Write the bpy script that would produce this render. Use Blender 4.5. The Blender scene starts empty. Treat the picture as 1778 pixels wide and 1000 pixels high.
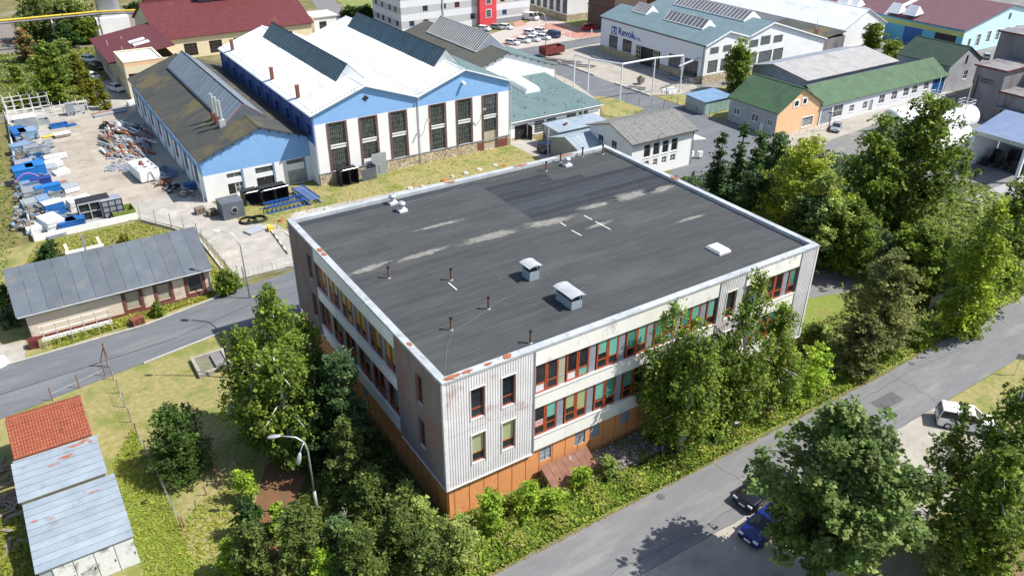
import bpy, math, random
import numpy as np
from mathutils import Vector, Matrix
random.seed(7); rng=np.random.default_rng(7)
scene=bpy.context.scene
# ---------------------------------------------------------------- camera, world, sun, exposure
FPX=1393.21; PITCH=0.521767; ROLL=0.00475; HC=42.79; TH=math.radians(32.977)
def cam_axes():
    cp,sp=math.cos(PITCH),math.sin(PITCH); c,s=math.cos(ROLL),math.sin(ROLL)
    fwd=Vector((0,cp,-sp)); right=Vector((1,0,0)); up=Vector((0,sp,cp))
    r=c*right+s*up; u=-s*right+c*up
    Z=Matrix.Rotation(-TH,3,'Z')
    return Z@r,Z@u,Z@fwd
CR,CU,CF=cam_axes()
cd=bpy.data.cameras.new('camera'); cam=bpy.data.objects.new('camera',cd); scene.collection.objects.link(cam)
m=Matrix((CR,CU,-CF)).transposed().to_4x4(); m.translation=Vector((0,0,HC)); cam.matrix_world=m
cd.sensor_width=36; cd.lens=FPX/1778*36; cd.clip_start=1; cd.clip_end=3000
scene.camera=cam
SUN=Vector((0.806,-0.594,math.tan(math.radians(53)))).normalized()
w=bpy.data.worlds.new('World'); scene.world=w; w.use_nodes=True
nt=w.node_tree; nt.nodes.clear()
sk=nt.nodes.new('ShaderNodeTexSky'); sk.sky_type='NISHITA'; sk.sun_disc=False
sk.sun_elevation=math.radians(53); sk.sun_rotation=math.atan2(SUN.x,SUN.y)
bg=nt.nodes.new('ShaderNodeBackground'); bg.inputs[1].default_value=0.12
wo=nt.nodes.new('ShaderNodeOutputWorld'); nt.links.new(sk.outputs[0],bg.inputs[0]); nt.links.new(bg.outputs[0],wo.inputs[0])
ld=bpy.data.lights.new('sun','SUN'); ld.energy=4.8; ld.angle=math.radians(0.53); ld.color=(1,0.965,0.9)
sun=bpy.data.objects.new('sun',ld); scene.collection.objects.link(sun); sun.rotation_euler=SUN.to_track_quat('Z','Y').to_euler()
vs=scene.view_settings; vs.view_transform='Standard'; vs.look='None'; vs.gamma=1; vs.use_curve_mapping=False; vs.exposure=0.55
# a photograph pixel (1778x1000) -> point of the town at height z
def at(u,v,z=0.0):
    d=CR*((u-889)/FPX)+CU*(-(v-500)/FPX)+CF; t=(z-HC)/d.z
    return Vector((d.x*t,d.y*t,z))
def top_of(x,y,vt):
    lo,hi=0,60
    for _ in range(40):
        mz=(lo+hi)/2; p=Vector((x,y,mz-HC)); v=500-FPX*p.dot(CU)/p.dot(CF)
        if v>vt: lo=mz
        else: hi=mz
    return lo
# ---------------------------------------------------------------- materials
MATS={}
def _n(t,ty,**k):
    n=t.nodes.new(ty)
    for a,b in k.items(): setattr(n,a,b)
    return n
def mat(name,col,col2=None,scale=1.0,rough=.8,metal=0,bump=0,bscale=None,detail=6,stretch=(1,1,1),col3=None,s3=.2,t3=.6,spec=.4,rnd=0,rot=0,lo=.35,hi=.65,world=True):
    """noise mix of col/col2, optional blotches of col3, per-object brightness jitter rnd"""
    if name in MATS: return MATS[name]
    m=bpy.data.materials.new(name); m.use_nodes=True; t=m.node_tree; t.nodes.clear(); L=t.links.new
    out=_n(t,'ShaderNodeOutputMaterial'); b=_n(t,'ShaderNodeBsdfPrincipled'); L(b.outputs[0],out.inputs[0])
    b.inputs['Roughness'].default_value=rough; b.inputs['Metallic'].default_value=metal
    b.inputs['Specular IOR Level'].default_value=spec
    if world:
        g=_n(t,'ShaderNodeNewGeometry'); src=g.outputs['Position']
    else:
        g=_n(t,'ShaderNodeTexCoord'); src=g.outputs['Object']
    mp=_n(t,'ShaderNodeMapping'); mp.inputs['Scale'].default_value=stretch; mp.inputs['Rotation'].default_value=(0,0,rot); L(src,mp.inputs[0])
    last=None
    if col2 is not None:
        nz=_n(t,'ShaderNodeTexNoise'); nz.inputs['Scale'].default_value=scale; nz.inputs['Detail'].default_value=detail; nz.inputs['Roughness'].default_value=.62; L(mp.outputs[0],nz.inputs[0])
        rp=_n(t,'ShaderNodeValToRGB'); rp.color_ramp.elements[0].position=lo; rp.color_ramp.elements[1].position=hi
        rp.color_ramp.elements[0].color=(*col,1); rp.color_ramp.elements[1].color=(*col2,1); L(nz.outputs[0],rp.inputs[0]); last=rp.outputs[0]
    if col3 is not None:
        n3=_n(t,'ShaderNodeTexNoise'); n3.inputs['Scale'].default_value=s3; n3.inputs['Detail'].default_value=8; n3.inputs['Roughness'].default_value=.65; L(mp.outputs[0],n3.inputs[0])
        r3=_n(t,'ShaderNodeMapRange'); r3.inputs[1].default_value=t3-.04; r3.inputs[2].default_value=t3+.06; L(n3.outputs[0],r3.inputs[0])
        mx=_n(t,'ShaderNodeMix',data_type='RGBA'); L(r3.outputs[0],mx.inputs[0])
        if last: L(last,mx.inputs[6])
        else: mx.inputs[6].default_value=(*col,1)
        mx.inputs[7].default_value=(*col3,1); last=mx.outputs[2]
    if rnd:
        oi=_n(t,'ShaderNodeObjectInfo'); mr=_n(t,'ShaderNodeMapRange'); mr.inputs[3].default_value=1-rnd; mr.inputs[4].default_value=1+rnd; L(oi.outputs['Random'],mr.inputs[0])
        hs=_n(t,'ShaderNodeHueSaturation'); L(mr.outputs[0],hs.inputs['Value'])
        if last: L(last,hs.inputs['Color'])
        else: hs.inputs['Color'].default_value=(*col,1)
        last=hs.outputs[0]
    if last: L(last,b.inputs['Base Color'])
    else: b.inputs['Base Color'].default_value=(*col,1)
    if bump:
        nb=_n(t,'ShaderNodeTexNoise'); nb.inputs['Scale'].default_value=bscale or scale*4; nb.inputs['Detail'].default_value=5; L(mp.outputs[0],nb.inputs[0])
        bp=_n(t,'ShaderNodeBump'); bp.inputs['Strength'].default_value=bump; bp.inputs['Distance'].default_value=.05; L(nb.outputs[0],bp.inputs['Height']); L(bp.outputs[0],b.inputs['Normal'])
    MATS[name]=m; return m
def stone_mat(name,c1,c2,c3,scale=2.2):
    if name in MATS: return MATS[name]
    m=mat(name,c1,c2,.8,.9); t=m.node_tree; L=t.links.new
    b=[n for n in t.nodes if n.type=='BSDF_PRINCIPLED'][0]; rp=[n for n in t.nodes if n.type=='VALTORGB'][0]; mp=[n for n in t.nodes if n.type=='MAPPING'][0]
    mp.inputs['Scale'].default_value=(1,1,1.6)
    v=_n(t,'ShaderNodeTexVoronoi'); v.feature='DISTANCE_TO_EDGE'; v.inputs['Scale'].default_value=scale; L(mp.outputs[0],v.inputs[0])
    v2=_n(t,'ShaderNodeTexVoronoi'); v2.inputs['Scale'].default_value=scale; L(mp.outputs[0],v2.inputs[0])
    mx0=_n(t,'ShaderNodeMix',data_type='RGBA'); mx0.blend_type='MIX'; sp=_n(t,'ShaderNodeSeparateColor'); L(v2.outputs['Color'],sp.inputs[0]); 
    L(sp.outputs[0],mx0.inputs[0]); L(rp.outputs[0],mx0.inputs[6]); mx0.inputs[7].default_value=(*c3,1)
    mr=_n(t,'ShaderNodeMapRange'); mr.inputs[1].default_value=.02; mr.inputs[2].default_value=.09; L(v.outputs['Distance'],mr.inputs[0])
    mx=_n(t,'ShaderNodeMix',data_type='RGBA'); L(mr.outputs[0],mx.inputs[0]); mx.inputs[6].default_value=(.12,.1,.08,1); L(mx0.outputs[2],mx.inputs[7]); L(mx.outputs[2],b.inputs['Base Color'])
    return m
def leaf_mat():
    m=bpy.data.materials.new('leaves'); m.use_nodes=True; t=m.node_tree; t.nodes.clear(); L=t.links.new
    out=_n(t,'ShaderNodeOutputMaterial'); at_=_n(t,'ShaderNodeAttribute',attribute_name='Col')
    oi=_n(t,'ShaderNodeObjectInfo'); mr=_n(t,'ShaderNodeMapRange'); mr.inputs[3].default_value=.88; mr.inputs[4].default_value=1.12; L(oi.outputs['Random'],mr.inputs[0])
    hs=_n(t,'ShaderNodeHueSaturation'); L(mr.outputs[0],hs.inputs['Value']); L(at_.outputs[0],hs.inputs['Color'])
    b=_n(t,'ShaderNodeBsdfPrincipled'); b.inputs['Roughness'].default_value=.55; b.inputs['Specular IOR Level'].default_value=.25; L(hs.outputs[0],b.inputs['Base Color'])
    tr=_n(t,'ShaderNodeBsdfTranslucent'); hs2=_n(t,'ShaderNodeHueSaturation'); hs2.inputs['Value'].default_value=1.5; hs2.inputs['Hue'].default_value=.485; L(hs.outputs[0],hs2.inputs['Color']); L(hs2.outputs[0],tr.inputs[0])
    mx=_n(t,'ShaderNodeMixShader'); mx.inputs[0].default_value=.38; L(b.outputs[0],mx.inputs[1]); L(tr.outputs[0],mx.inputs[2]); L(mx.outputs[0],out.inputs[0])
    return m
LEAF=leaf_mat()
# ---------------------------------------------------------------- mesh building
COL=scene.collection
class MB:
    def __init__(s): s.v=[]; s.f=[]
    def quad(s,a,b,c,d):
        i=len(s.v); s.v+= [tuple(a),tuple(b),tuple(c),tuple(d)]; s.f.append((i,i+1,i+2,i+3)); return s
    def tri(s,a,b,c):
        i=len(s.v); s.v+= [tuple(a),tuple(b),tuple(c)]; s.f.append((i,i+1,i+2)); return s
    def box(s,x0,x1,y0,y1,z0,z1):
        if x1<x0:x0,x1=x1,x0
        if y1<y0:y0,y1=y1,y0
        if z1<z0:z0,z1=z1,z0
        i=len(s.v); s.v+=[(x0,y0,z0),(x1,y0,z0),(x1,y1,z0),(x0,y1,z0),(x0,y0,z1),(x1,y0,z1),(x1,y1,z1),(x0,y1,z1)]
        s.f+=[tuple(i+k for k in q) for q in ((0,3,2,1),(4,5,6,7),(0,1,5,4),(1,2,6,5),(2,3,7,6),(3,0,4,7))]; return s
    def hull(s,bot,top):
        """prism between two equal length loops"""
        n=len(bot); i=len(s.v); s.v+=[tuple(p) for p in bot]+[tuple(p) for p in top]
        s.f.append(tuple(i+k for k in range(n))[::-1]); s.f.append(tuple(i+n+k for k in range(n)))
        for k in range(n): s.f.append((i+k,i+(k+1)%n,i+n+(k+1)%n,i+n+k))
        return s
    def tube(s,pts,r,n=6,r1=None,caps=True):
        pts=[Vector(p) for p in pts]; m_=len(pts); i=len(s.v)
        for k,p in enumerate(pts):
            d=(pts[min(k+1,m_-1)]-pts[max(k-1,0)]).normalized()
            a=d.cross(Vector((0,0,1)));  a=Vector((1,0,0)) if a.length<1e-3 else a.normalized(); b=d.cross(a)
            rr=r if r1 is None else r+(r1-r)*k/max(1,m_-1)
            if isinstance(r,(list,tuple)): rr=r[k]
            for j in range(n):
                an=2*math.pi*j/n; q=p+a*(rr*math.cos(an))+b*(rr*math.sin(an)); s.v.append(tuple(q))
        for k in range(m_-1):
            for j in range(n): s.f.append((i+k*n+j,i+k*n+(j+1)%n,i+(k+1)*n+(j+1)%n,i+(k+1)*n+j))
        if caps: s.f.append(tuple(i+j for j in range(n))[::-1]); s.f.append(tuple(i+(m_-1)*n+j for j in range(n)))
        return s
    def rbox(s,c,sx,sy,sz,rz=0,tilt=0):
        """box centred at c (base z) rotated about z, tilted about x"""
        i=len(s.v); R=Matrix.Rotation(rz,3,'Z')@Matrix.Rotation(tilt,3,'X')
        b=MB().box(-sx/2,sx/2,-sy/2,sy/2,0,sz)
        for p in b.v: s.v.append(tuple(R@Vector(p)+Vector(c)))
        s.f+=[tuple(i+k for k in q) for q in b.f]; return s
    def obj(s,name,m,parent=None,loc=None,smooth=False,off=None,bevel=0):
        me=bpy.data.meshes.new(name)
        v=s.v
        if off is not None: v=[(a-off[0],b-off[1],c-off[2]) for a,b,c in v]
        me.from_pydata(v,[],s.f); me.materials.append(m)
        if smooth: me.polygons.foreach_set('use_smooth',[True]*len(me.polygons))
        o=bpy.data.objects.new(name,me); COL.objects.link(o)
        if parent is not None: o.parent=parent
        if loc is not None: o.location=loc
        return o
def tag(o,label=None,cat=None,group=None,kind=None):
    if label: o['label']=label
    if cat: o['category']=cat
    if group: o['group']=group
    if kind: o['kind']=kind
    return o
def thing(name,label,cat,loc=(0,0,0),rz=0,group=None):
    o=bpy.data.objects.new(name,None); COL.objects.link(o); o.location=loc; o.rotation_euler=(0,0,rz); o.empty_display_size=.3
    return tag(o,label,cat,group)
def copy_tree(o,parent=None):
    c=o.copy(); COL.objects.link(c)
    if parent is not None: c.parent=parent
    for ch in KIDS.get(o.name,[x for x in bpy.data.objects if x.parent==o]): copy_tree(ch,c)
    return c
KIDS={}
def dup(o,loc,rz=0,label=None,sc=1,group=None):
    def kids(x): return [y for y in PROTO_OBJS if y.parent==x]
    def rec(x,p):
        c=x.copy(); COL.objects.link(c)
        if p is not None: c.parent=p
        for y in kids(x): rec(y,c)
        return c
    c=rec(o,None); c.location=loc; c.rotation_euler=(0,0,rz); c.scale=(sc,sc,sc)
    if label: c['label']=label
    if group: c['group']=group
    return c
PROTO_OBJS=[]
def poly(name,pts,z,m,kind='structure',parent=None):
    b=MB(); b.v=[(p[0],p[1],z) for p in pts]; b.f=[tuple(range(len(pts)))]
    # make sure it faces up
    a=sum(pts[i][0]*pts[(i+1)%len(pts)][1]-pts[(i+1)%len(pts)][0]*pts[i][1] for i in range(len(pts)))
    if a<0: b.f=[b.f[0][::-1]]
    o=b.obj(name,m,parent)
    if parent is None: o['kind']=kind
    return o
# palette -----------------------------------------------------------------
M={}
M['asphalt']=mat('asphalt',(.15,.15,.155),(.185,.183,.185),1.3,.9,bump=.3,bscale=22,col3=(.215,.21,.205),s3=.3,t3=.55,stretch=(.3,1.3,1),lo=.3,hi=.7)
M['asphalt_n']=mat('asphalt_north',(.115,.122,.134),(.145,.152,.163),1.1,.9,bump=.3,bscale=22,col3=(.165,.168,.175),s3=.25,t3=.56,stretch=(.3,1.2,1),lo=.3,hi=.7)
M['asphalt_old']=mat('asphalt_old',(.16,.158,.155),(.21,.205,.195),.5,.9,bump=.2,bscale=10,col3=(.27,.25,.21),s3=.25,t3=.6)
M['patch']=mat('asphalt_patch',(.085,.085,.092),(.11,.11,.115),2,.9)
M['concrete']=mat('concrete',(.3,.275,.235),(.38,.35,.3),.6,.9,bump=.2,bscale=9,col3=(.26,.235,.2),s3=.3,t3=.58)
M['gravel']=mat('gravel_drive',(.3,.28,.245),(.4,.37,.325),.7,.95,bump=.4,bscale=12,col3=(.46,.43,.38),s3=.2,t3=.6)
M['lawn']=mat('dry_lawn',(.2,.185,.06),(.34,.29,.125),2.2,.95,bump=.9,bscale=14,col3=(.17,.19,.045),s3=.28,t3=.54,lo=.3,hi=.7,detail=10)
M['meadow']=mat('green_meadow',(.12,.18,.026),(.22,.25,.05),2.2,.95,bump=.9,bscale=12,lo=.3,hi=.7,detail=10,col3=(.2,.17,.06),s3=.14,t3=.6)
M['scrub']=mat('scrub_ground',(.11,.105,.03),(.19,.165,.06),.5,.95,bump=.7,bscale=6,col3=(.23,.2,.15),s3=.1,t3=.57)
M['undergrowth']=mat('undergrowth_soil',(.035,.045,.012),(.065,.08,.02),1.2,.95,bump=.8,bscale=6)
M['soil']=mat('brown_soil',(.16,.1,.055),(.24,.16,.09),1,.95,bump=.5,bscale=8)
M['redsoil']=mat('red_leaf_litter',(.19,.085,.04),(.12,.08,.04),1.5,.95,bump=.5,bscale=8)
M['paver_red']=mat('red_paving',(.36,.17,.13),(.42,.23,.18),1,.9)
M['kerb']=mat('kerb_stone',(.4,.38,.35),(.5,.48,.44),1.5,.9)
M['glass']=mat('dark_glass',(.012,.014,.016),(.03,.035,.04),.5,.12,spec=.6)
M['glass2']=mat('grimy_glass',(.04,.05,.048),(.13,.145,.135),.9,.3,spec=.5,stretch=(3,3,3))  # grey-green base lightened to stand in for sky mirrored in the panes
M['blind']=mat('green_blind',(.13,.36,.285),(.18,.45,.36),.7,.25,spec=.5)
M['blind_dark']=mat('shaded_green_blind',(.05,.2,.15),(.07,.27,.2),.7,.3,spec=.5)  # deeper green blind for some of the panes
M['blind_olive']=mat('olive_blind',(.3,.34,.17),(.36,.4,.22),.7,.4,spec=.5)
M['blind_yellow']=mat('ochre_curtain',(.33,.25,.07),(.42,.34,.12),.9,.4,spec=.5)  # yellowish reflections in the west panes, painted as plain colour
M['orange_wood']=mat('orange_red_timber',(.3,.055,.022),(.38,.085,.03),2,.5)
M['orange_wall']=mat('orange_base_cladding',(.68,.28,.105),(.76,.34,.135),1.2,.7,stretch=(3,3,.6),bump=.3,bscale=5,col3=(.6,.22,.08),s3=1.2,t3=.6)
M['white_band']=mat('stained_white_render',(.76,.73,.66),(.82,.8,.74),.9,.85,col3=(.42,.41,.38),s3=.8,t3=.62,stretch=(1,1,.5))
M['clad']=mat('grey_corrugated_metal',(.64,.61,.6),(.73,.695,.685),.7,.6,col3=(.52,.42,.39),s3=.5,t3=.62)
M['clad_rusty']=mat('rust_stained_corrugated_metal',(.22,.17,.16),(.3,.24,.225),.9,.7,col3=(.3,.17,.13),s3=.5,t3=.55,stretch=(1,1,.4))  # rust tinted; base also darkened to deepen the unlit west and north sides
M['panel_grey']=mat('grey_infill_panel',(.22,.24,.28),(.27,.29,.33),.8,.6)
M['panel_tan']=mat('tan_infill_panel',(.36,.33,.25),(.4,.37,.28),.8,.6)
M['sill']=mat('pale_sill',(.6,.58,.55),(.72,.7,.68),1.5,.7)
M['coping']=mat('zinc_coping',(.42,.445,.455),(.54,.56,.565),.8,.5,metal=.25,col3=(.34,.36,.37),s3=1.5,t3=.58,rnd=.07)
M['rust']=mat('rust_patch',(.28,.07,.025),(.34,.13,.06),3,.8)
M['rusty']=mat('rusty_steel',(.16,.06,.03),(.25,.1,.05),3,.8)
M['bitumen']=mat('bitumen_felt',(.046,.05,.052),(.062,.066,.068),.6,.9,bump=.3,bscale=9,stretch=(.3,1.2,1),rnd=.08,col3=(.072,.075,.075),s3=.25,t3=.56,spec=.3)
M['bitumen_dark']=mat('fresh_bitumen_felt',(.026,.03,.036),(.038,.042,.049),.8,.75,bump=.2,bscale=8,rnd=.3,stretch=(.25,1.4,1),spec=.35)
M['dust']=mat('dried_silt',(.15,.148,.135),(.22,.21,.185),1.2,.95,col3=(.08,.088,.09),s3=2.2,t3=.5)
M['white']=mat('white_paint',(.74,.74,.73),(.82,.82,.8),.4,.8,col3=(.68,.67,.64),s3=.5,t3=.64)
M['white_gloss']=mat('white_gloss',(.8,.8,.8),None,rough=.3)
M['blue_wall']=mat('blue_render',(.2,.38,.66),(.23,.42,.7),.5,.85,col3=(.25,.43,.68),s3=.6,t3=.6)
M['blue_dark']=mat('deep_blue_sheet',(.05,.1,.28),(.07,.13,.33),.6,.7)
M['brown_frame']=mat('red_brown_steel',(.13,.06,.05),(.17,.085,.07),2,.7)
M['stone']=stone_mat('rubble_stone',(.6,.5,.33),(.68,.58,.4),(.4,.32,.21))
M['brick']=mat('red_brick',(.15,.045,.038),(.2,.07,.055),5,.9,stretch=(1,1,3))
M['white_roof']=mat('white_roof_coating',(.62,.645,.67),(.68,.7,.72),.3,.75,col3=(.5,.53,.56),s3=.35,t3=.6,stretch=(1,.5,1))
M['roof_dark']=mat('mossy_grey_roof',(.05,.052,.048),(.068,.068,.06),.4,.85,col3=(.115,.095,.045),s3=.16,t3=.55,bump=.15)
M['roof_olive']=mat('olive_grey_roof',(.075,.075,.062),(.09,.09,.076),.4,.85)
M['teal_roof']=mat('grey_green_roof',(.095,.15,.15),(.12,.18,.175),.5,.7,bump=.1)
M['revok_roof']=mat('blue_grey_roof',(.12,.18,.2),(.15,.215,.24),.5,.7)
M['steel_sheet']=mat('blue_grey_sheet',(.095,.112,.132),(.122,.14,.16),.6,.6,metal=.1,rnd=.07,col3=(.2,.165,.12),s3=.3,t3=.64)
M['maroon']=mat('maroon_tile_sheet',(.1,.02,.022),(.125,.03,.031),1,.6,col3=(.17,.08,.03),s3=.15,t3=.68)
M['plum_roof']=mat('plum_roof_sheet',(.125,.06,.07),(.155,.078,.088),1,.6)
M['cream']=mat('cream_render',(.68,.58,.38),(.74,.64,.44),.5,.85,col3=(.6,.52,.36),s3=.7,t3=.64)
M['pinkcream']=mat('peeling_cream_render',(.64,.53,.42),(.7,.59,.47),.6,.9,col3=(.34,.28,.21),s3=.5,t3=.58,bump=.2,bscale=3)
M['apricot']=mat('apricot_render',(.72,.44,.24),(.76,.49,.28),.5,.85)
M['grey_wall']=mat('grey_render',(.33,.34,.36),(.4,.41,.43),.5,.9,col3=(.3,.3,.31),s3=.4,t3=.6)
M['dark_concrete']=mat('weathered_concrete',(.17,.16,.165),(.25,.235,.24),.5,.9,stretch=(1,1,.4),col3=(.13,.115,.12),s3=.3,t3=.57)
M['green_roof']=mat('green_roof',(.05,.1,.05),(.065,.125,.065),.6,.75,col3=(.045,.088,.045),s3=.25,t3=.58)
M['dkgreen_roof']=mat('dark_green_roof',(.03,.055,.04),(.045,.07,.05),.8,.8)
M['light_fibre']=mat('pale_fibre_cement_roof',(.3,.29,.285),(.36,.35,.34),.6,.85,col3=(.26,.25,.24),s3=.35,t3=.6)
M['rough_roof']=mat('rough_felt_shingles',(.11,.108,.1),(.24,.235,.22),6,.95,bump=.5,bscale=8,lo=.4,hi=.6)
M['light_metal']=mat('pale_blue_metal',(.33,.385,.43),(.41,.47,.51),.6,.4,metal=.3,rnd=.06,col3=(.3,.31,.31),s3=.9,t3=.64)
M['grey_metal']=mat('grey_metal',(.28,.31,.32),(.36,.39,.4),1,.5,metal=.3,rnd=.12)
M['galv']=mat('galvanised_steel',(.5,.52,.53),(.62,.64,.65),2,.4,metal=.5)
M['black']=mat('black_steel',(.015,.015,.017),(.03,.03,.032),3,.6)
M['rubber']=mat('black_rubber',(.012,.012,.012),None,rough=.7)
M['blue']=mat('blue_paint',(.012,.085,.27),(.02,.12,.35),1.5,.5,rnd=.15)
M['navy']=mat('navy_paint',(.01,.02,.11),None,rough=.25,spec=.6)
M['steelblue']=mat('pale_blue_paint',(.14,.22,.33),(.2,.29,.4),2,.6,rnd=.15)
M['yellow']=mat('yellow_paint',(.62,.42,.03),(.7,.5,.06),2,.6)
M['orange']=mat('orange_paint',(.33,.1,.03),(.4,.15,.05),2,.7)
M['red']=mat('red_paint',(.5,.03,.03),None,rough=.35,spec=.6)
M['red_wall']=mat('red_facade_panel',(.62,.06,.07),(.66,.08,.09),1,.6)
M['silver']=mat('silver_paint',(.42,.44,.46),None,rough=.25,metal=.5)
M['tyre']=mat('tyre_rubber',(.02,.02,.02),None,rough=.85)
M['bark']=mat('brown_bark',(.09,.07,.05),(.15,.12,.09),4,.95,bump=.5,bscale=10)
M['birchbark']=mat('white_birch_bark',(.55,.53,.48),(.65,.63,.58),2,.85,col3=(.06,.055,.05),s3=3.5,t3=.6,stretch=(1,1,2.5))
M['wood']=mat('weathered_wood',(.2,.16,.12),(.28,.23,.17),3,.9,rnd=.2)
M['tile']=mat('orange_clay_tile',(.25,.07,.038),(.32,.1,.052),2.5,.85,col3=(.17,.055,.035),s3=.8,t3=.6)
M['lblue_wall']=mat('turquoise_wall',(.12,.42,.6),(.15,.46,.64),.6,.8)
M['pale_cyan']=mat('pale_cyan_wall',(.5,.72,.76),(.56,.76,.8),.6,.8)
M['lime']=mat('dull_lime_band',(.45,.5,.18),(.5,.54,.2),.6,.8)
M['tank']=mat('white_tank_paint',(.78,.78,.78),(.84,.84,.84),.5,.4)
M['facade_grey']=mat('pale_grey_facade_band',(.45,.45,.46),(.48,.48,.49),1,.8)
M['facade_light']=mat('off_white_facade_band',(.66,.67,.7),(.7,.71,.73),1,.8)
# ---------------------------------------------------------------- walls, windows, houses
class Wall:
    def __init__(s,p0,p1):
        s.p0=Vector((p0[0],p0[1],0)); d=Vector((p1[0]-p0[0],p1[1]-p0[1],0)); s.L=d.length; s.d=d.normalized(); s.n=Vector((s.d.y,-s.d.x,0))
    def P(s,a,z,o=0): return s.p0+s.d*a+s.n*o+Vector((0,0,z))
    def box(s,mb,s0,s1,z0,z1,o0,o1):
        P=s.P; mb.hull([P(s0,z0,o1),P(s1,z0,o1),P(s1,z0,o0),P(s0,z0,o0)],[P(s0,z1,o1),P(s1,z1,o1),P(s1,z1,o0),P(s0,z1,o0)]); return mb
def wall_part(W,name,m,parent,off,z0,z1,ops,s0=0,s1=None,peak=None,out=0,depth=.2):
    s1=W.L if s1 is None else s1
    S=sorted({s0,s1,*[min(max(q,s0),s1) for o in ops for q in o[:2]]}); Z=sorted({z0,z1,*[min(max(q,z0),z1) for o in ops for q in o[2:4]]})
    mb=MB()
    for j in range(len(Z)-1):
        zc=(Z[j]+Z[j+1])/2; run=None
        for i in range(len(S)-1):
            sc=(S[i]+S[i+1])/2; hole=any(o[0]<sc<o[1] and o[2]<zc<o[3] for o in ops)
            if not hole:
                if run is None: run=S[i]
            if (hole or i==len(S)-2) and run is not None:
                e=S[i] if hole else S[i+1]; mb.quad(W.P(run,Z[j],out),W.P(e,Z[j],out),W.P(e,Z[j+1],out),W.P(run,Z[j+1],out)); run=None
    for o in ops:
        a,b=max(o[0],s0),min(o[1],s1); c,d=max(o[2],z0),min(o[3],z1)
        if a>=b or c>=d: continue
        mb.quad(W.P(a,c,out),W.P(a,d,out),W.P(a,d,-depth),W.P(a,c,-depth)); mb.quad(W.P(b,d,out),W.P(b,c,out),W.P(b,c,-depth),W.P(b,d,-depth))
        if o[3]<=z1: mb.quad(W.P(a,d,out),W.P(b,d,out),W.P(b,d,-depth),W.P(a,d,-depth))
        if o[2]>=z0: mb.quad(W.P(b,c,out),W.P(a,c,out),W.P(a,c,-depth),W.P(b,c,-depth))
    if peak:
        pts=[(s0,z1),(s1,z1)]+[(p[0],p[1]) for p in peak]
        i=len(mb.v); mb.v+=[tuple(W.P(a,z,out)) for a,z in pts]; mb.f.append(tuple(range(i,i+len(pts))))
    return mb.obj(name,m,parent,off=off)
def window(W,s0,s1,z0,z1,parent,off,fm,pm,nx=2,nz=2,fw=.07,bar=.04,sill=None,name='window',dep=.12,label=None,panes=None,low=None,border=None,bm=None):
    mb=MB(); o0,o1=-dep-.03,-dep+.04
    W.box(mb,s0,s0+fw,z0,z1,o0,o1); W.box(mb,s1-fw,s1,z0,z1,o0,o1); W.box(mb,s0+fw,s1-fw,z0,z0+fw,o0,o1); W.box(mb,s0+fw,s1-fw,z1-fw,z1,o0,o1)
    for i in range(1,nx):
        c=s0+(s1-s0)*i/nx; W.box(mb,c-bar/2,c+bar/2,z0+fw,z1-fw,o0+.005,o1-.005)
    zs=[z0+(z1-z0)*i/nz for i in range(1,nz)] if low is None else [z0+low]
    for c in zs: W.box(mb,s0+fw,s1-fw,c-bar/2,c+bar/2,o0+.01,o1-.01)
    fr=mb.obj(name,fm,parent,off=off)
    if label: fr['label']=label
    if low is None: W.box(MB(),0,0,0,0,0,0); q=MB(); W.box(q,s0+fw*.5,s1-fw*.5,z0+fw*.5,z1-fw*.5,-dep-.01,-dep); q.obj('pane',pm,fr,off=off)
    else:
        pl,pu=(panes or (pm,pm))
        q=MB(); W.box(q,s0+fw*.5,s1-fw*.5,z0+fw*.5,z0+low,-dep-.01,-dep); q.obj('pane',pl,fr,off=off)
        q=MB(); W.box(q,s0+fw*.5,s1-fw*.5,z0+low+.002,z1-fw*.5,-dep-.01,-dep); q.obj('pane',pu,fr,off=off)
    if sill:
        q=MB(); W.box(q,s0-.06,s1+.06,z0-.07,z0-.002,-dep+.045,.07); q.obj('sill',sill,fr,off=off)
    if border:
        q=MB(); b=border
        W.box(q,s0-b,s0,z0-b,z1+b,.003,.05); W.box(q,s1,s1+b,z0-b,z1+b,.003,.05); W.box(q,s0,s1,z1,z1+b,.003,.045); W.box(q,s0,s1,z0-b,z0,.003,.055); q.obj('window_surround',bm,fr,off=off)
    return fr
def door(W,s0,s1,z0,z1,parent,off,m,name='door',leaves=1,dep=.1,panels=0,hm=None,label=None,pm=None):
    mb=MB(); w=(s1-s0)/leaves
    for i in range(leaves):
        a=s0+i*w+.01; b=a+w-.02; W.box(mb,a,b,z0,z1,-dep-.05,-dep)
        for k in range(panels):
            zz=z0+(z1-z0)*(k+.12)/panels; W.box(mb,a+.08,b-.08,zz,zz+(z1-z0)*.76/panels,-dep+.002,-dep+.03)
    d=mb.obj(name,m,parent,off=off)
    if label: d['label']=label
    h=MB(); W.box(h,s0+w*.85 if leaves==1 else s0+w-.14,s0+w*.85+.05 if leaves==1 else s0+w-.09,z0+1,z0+1.15,-dep,-dep+.06); h.obj('handle',hm or M['galv'],d,off=off)
    return d
def slab(name,pts,t,m,parent,off,label=None):
    mb=MB(); mb.hull([tuple(p) for p in pts],[(p[0],p[1],p[2]+t) for p in pts]); o=mb.obj(name,m,parent,off=off)
    if label: o['label']=label
    return o
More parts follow.
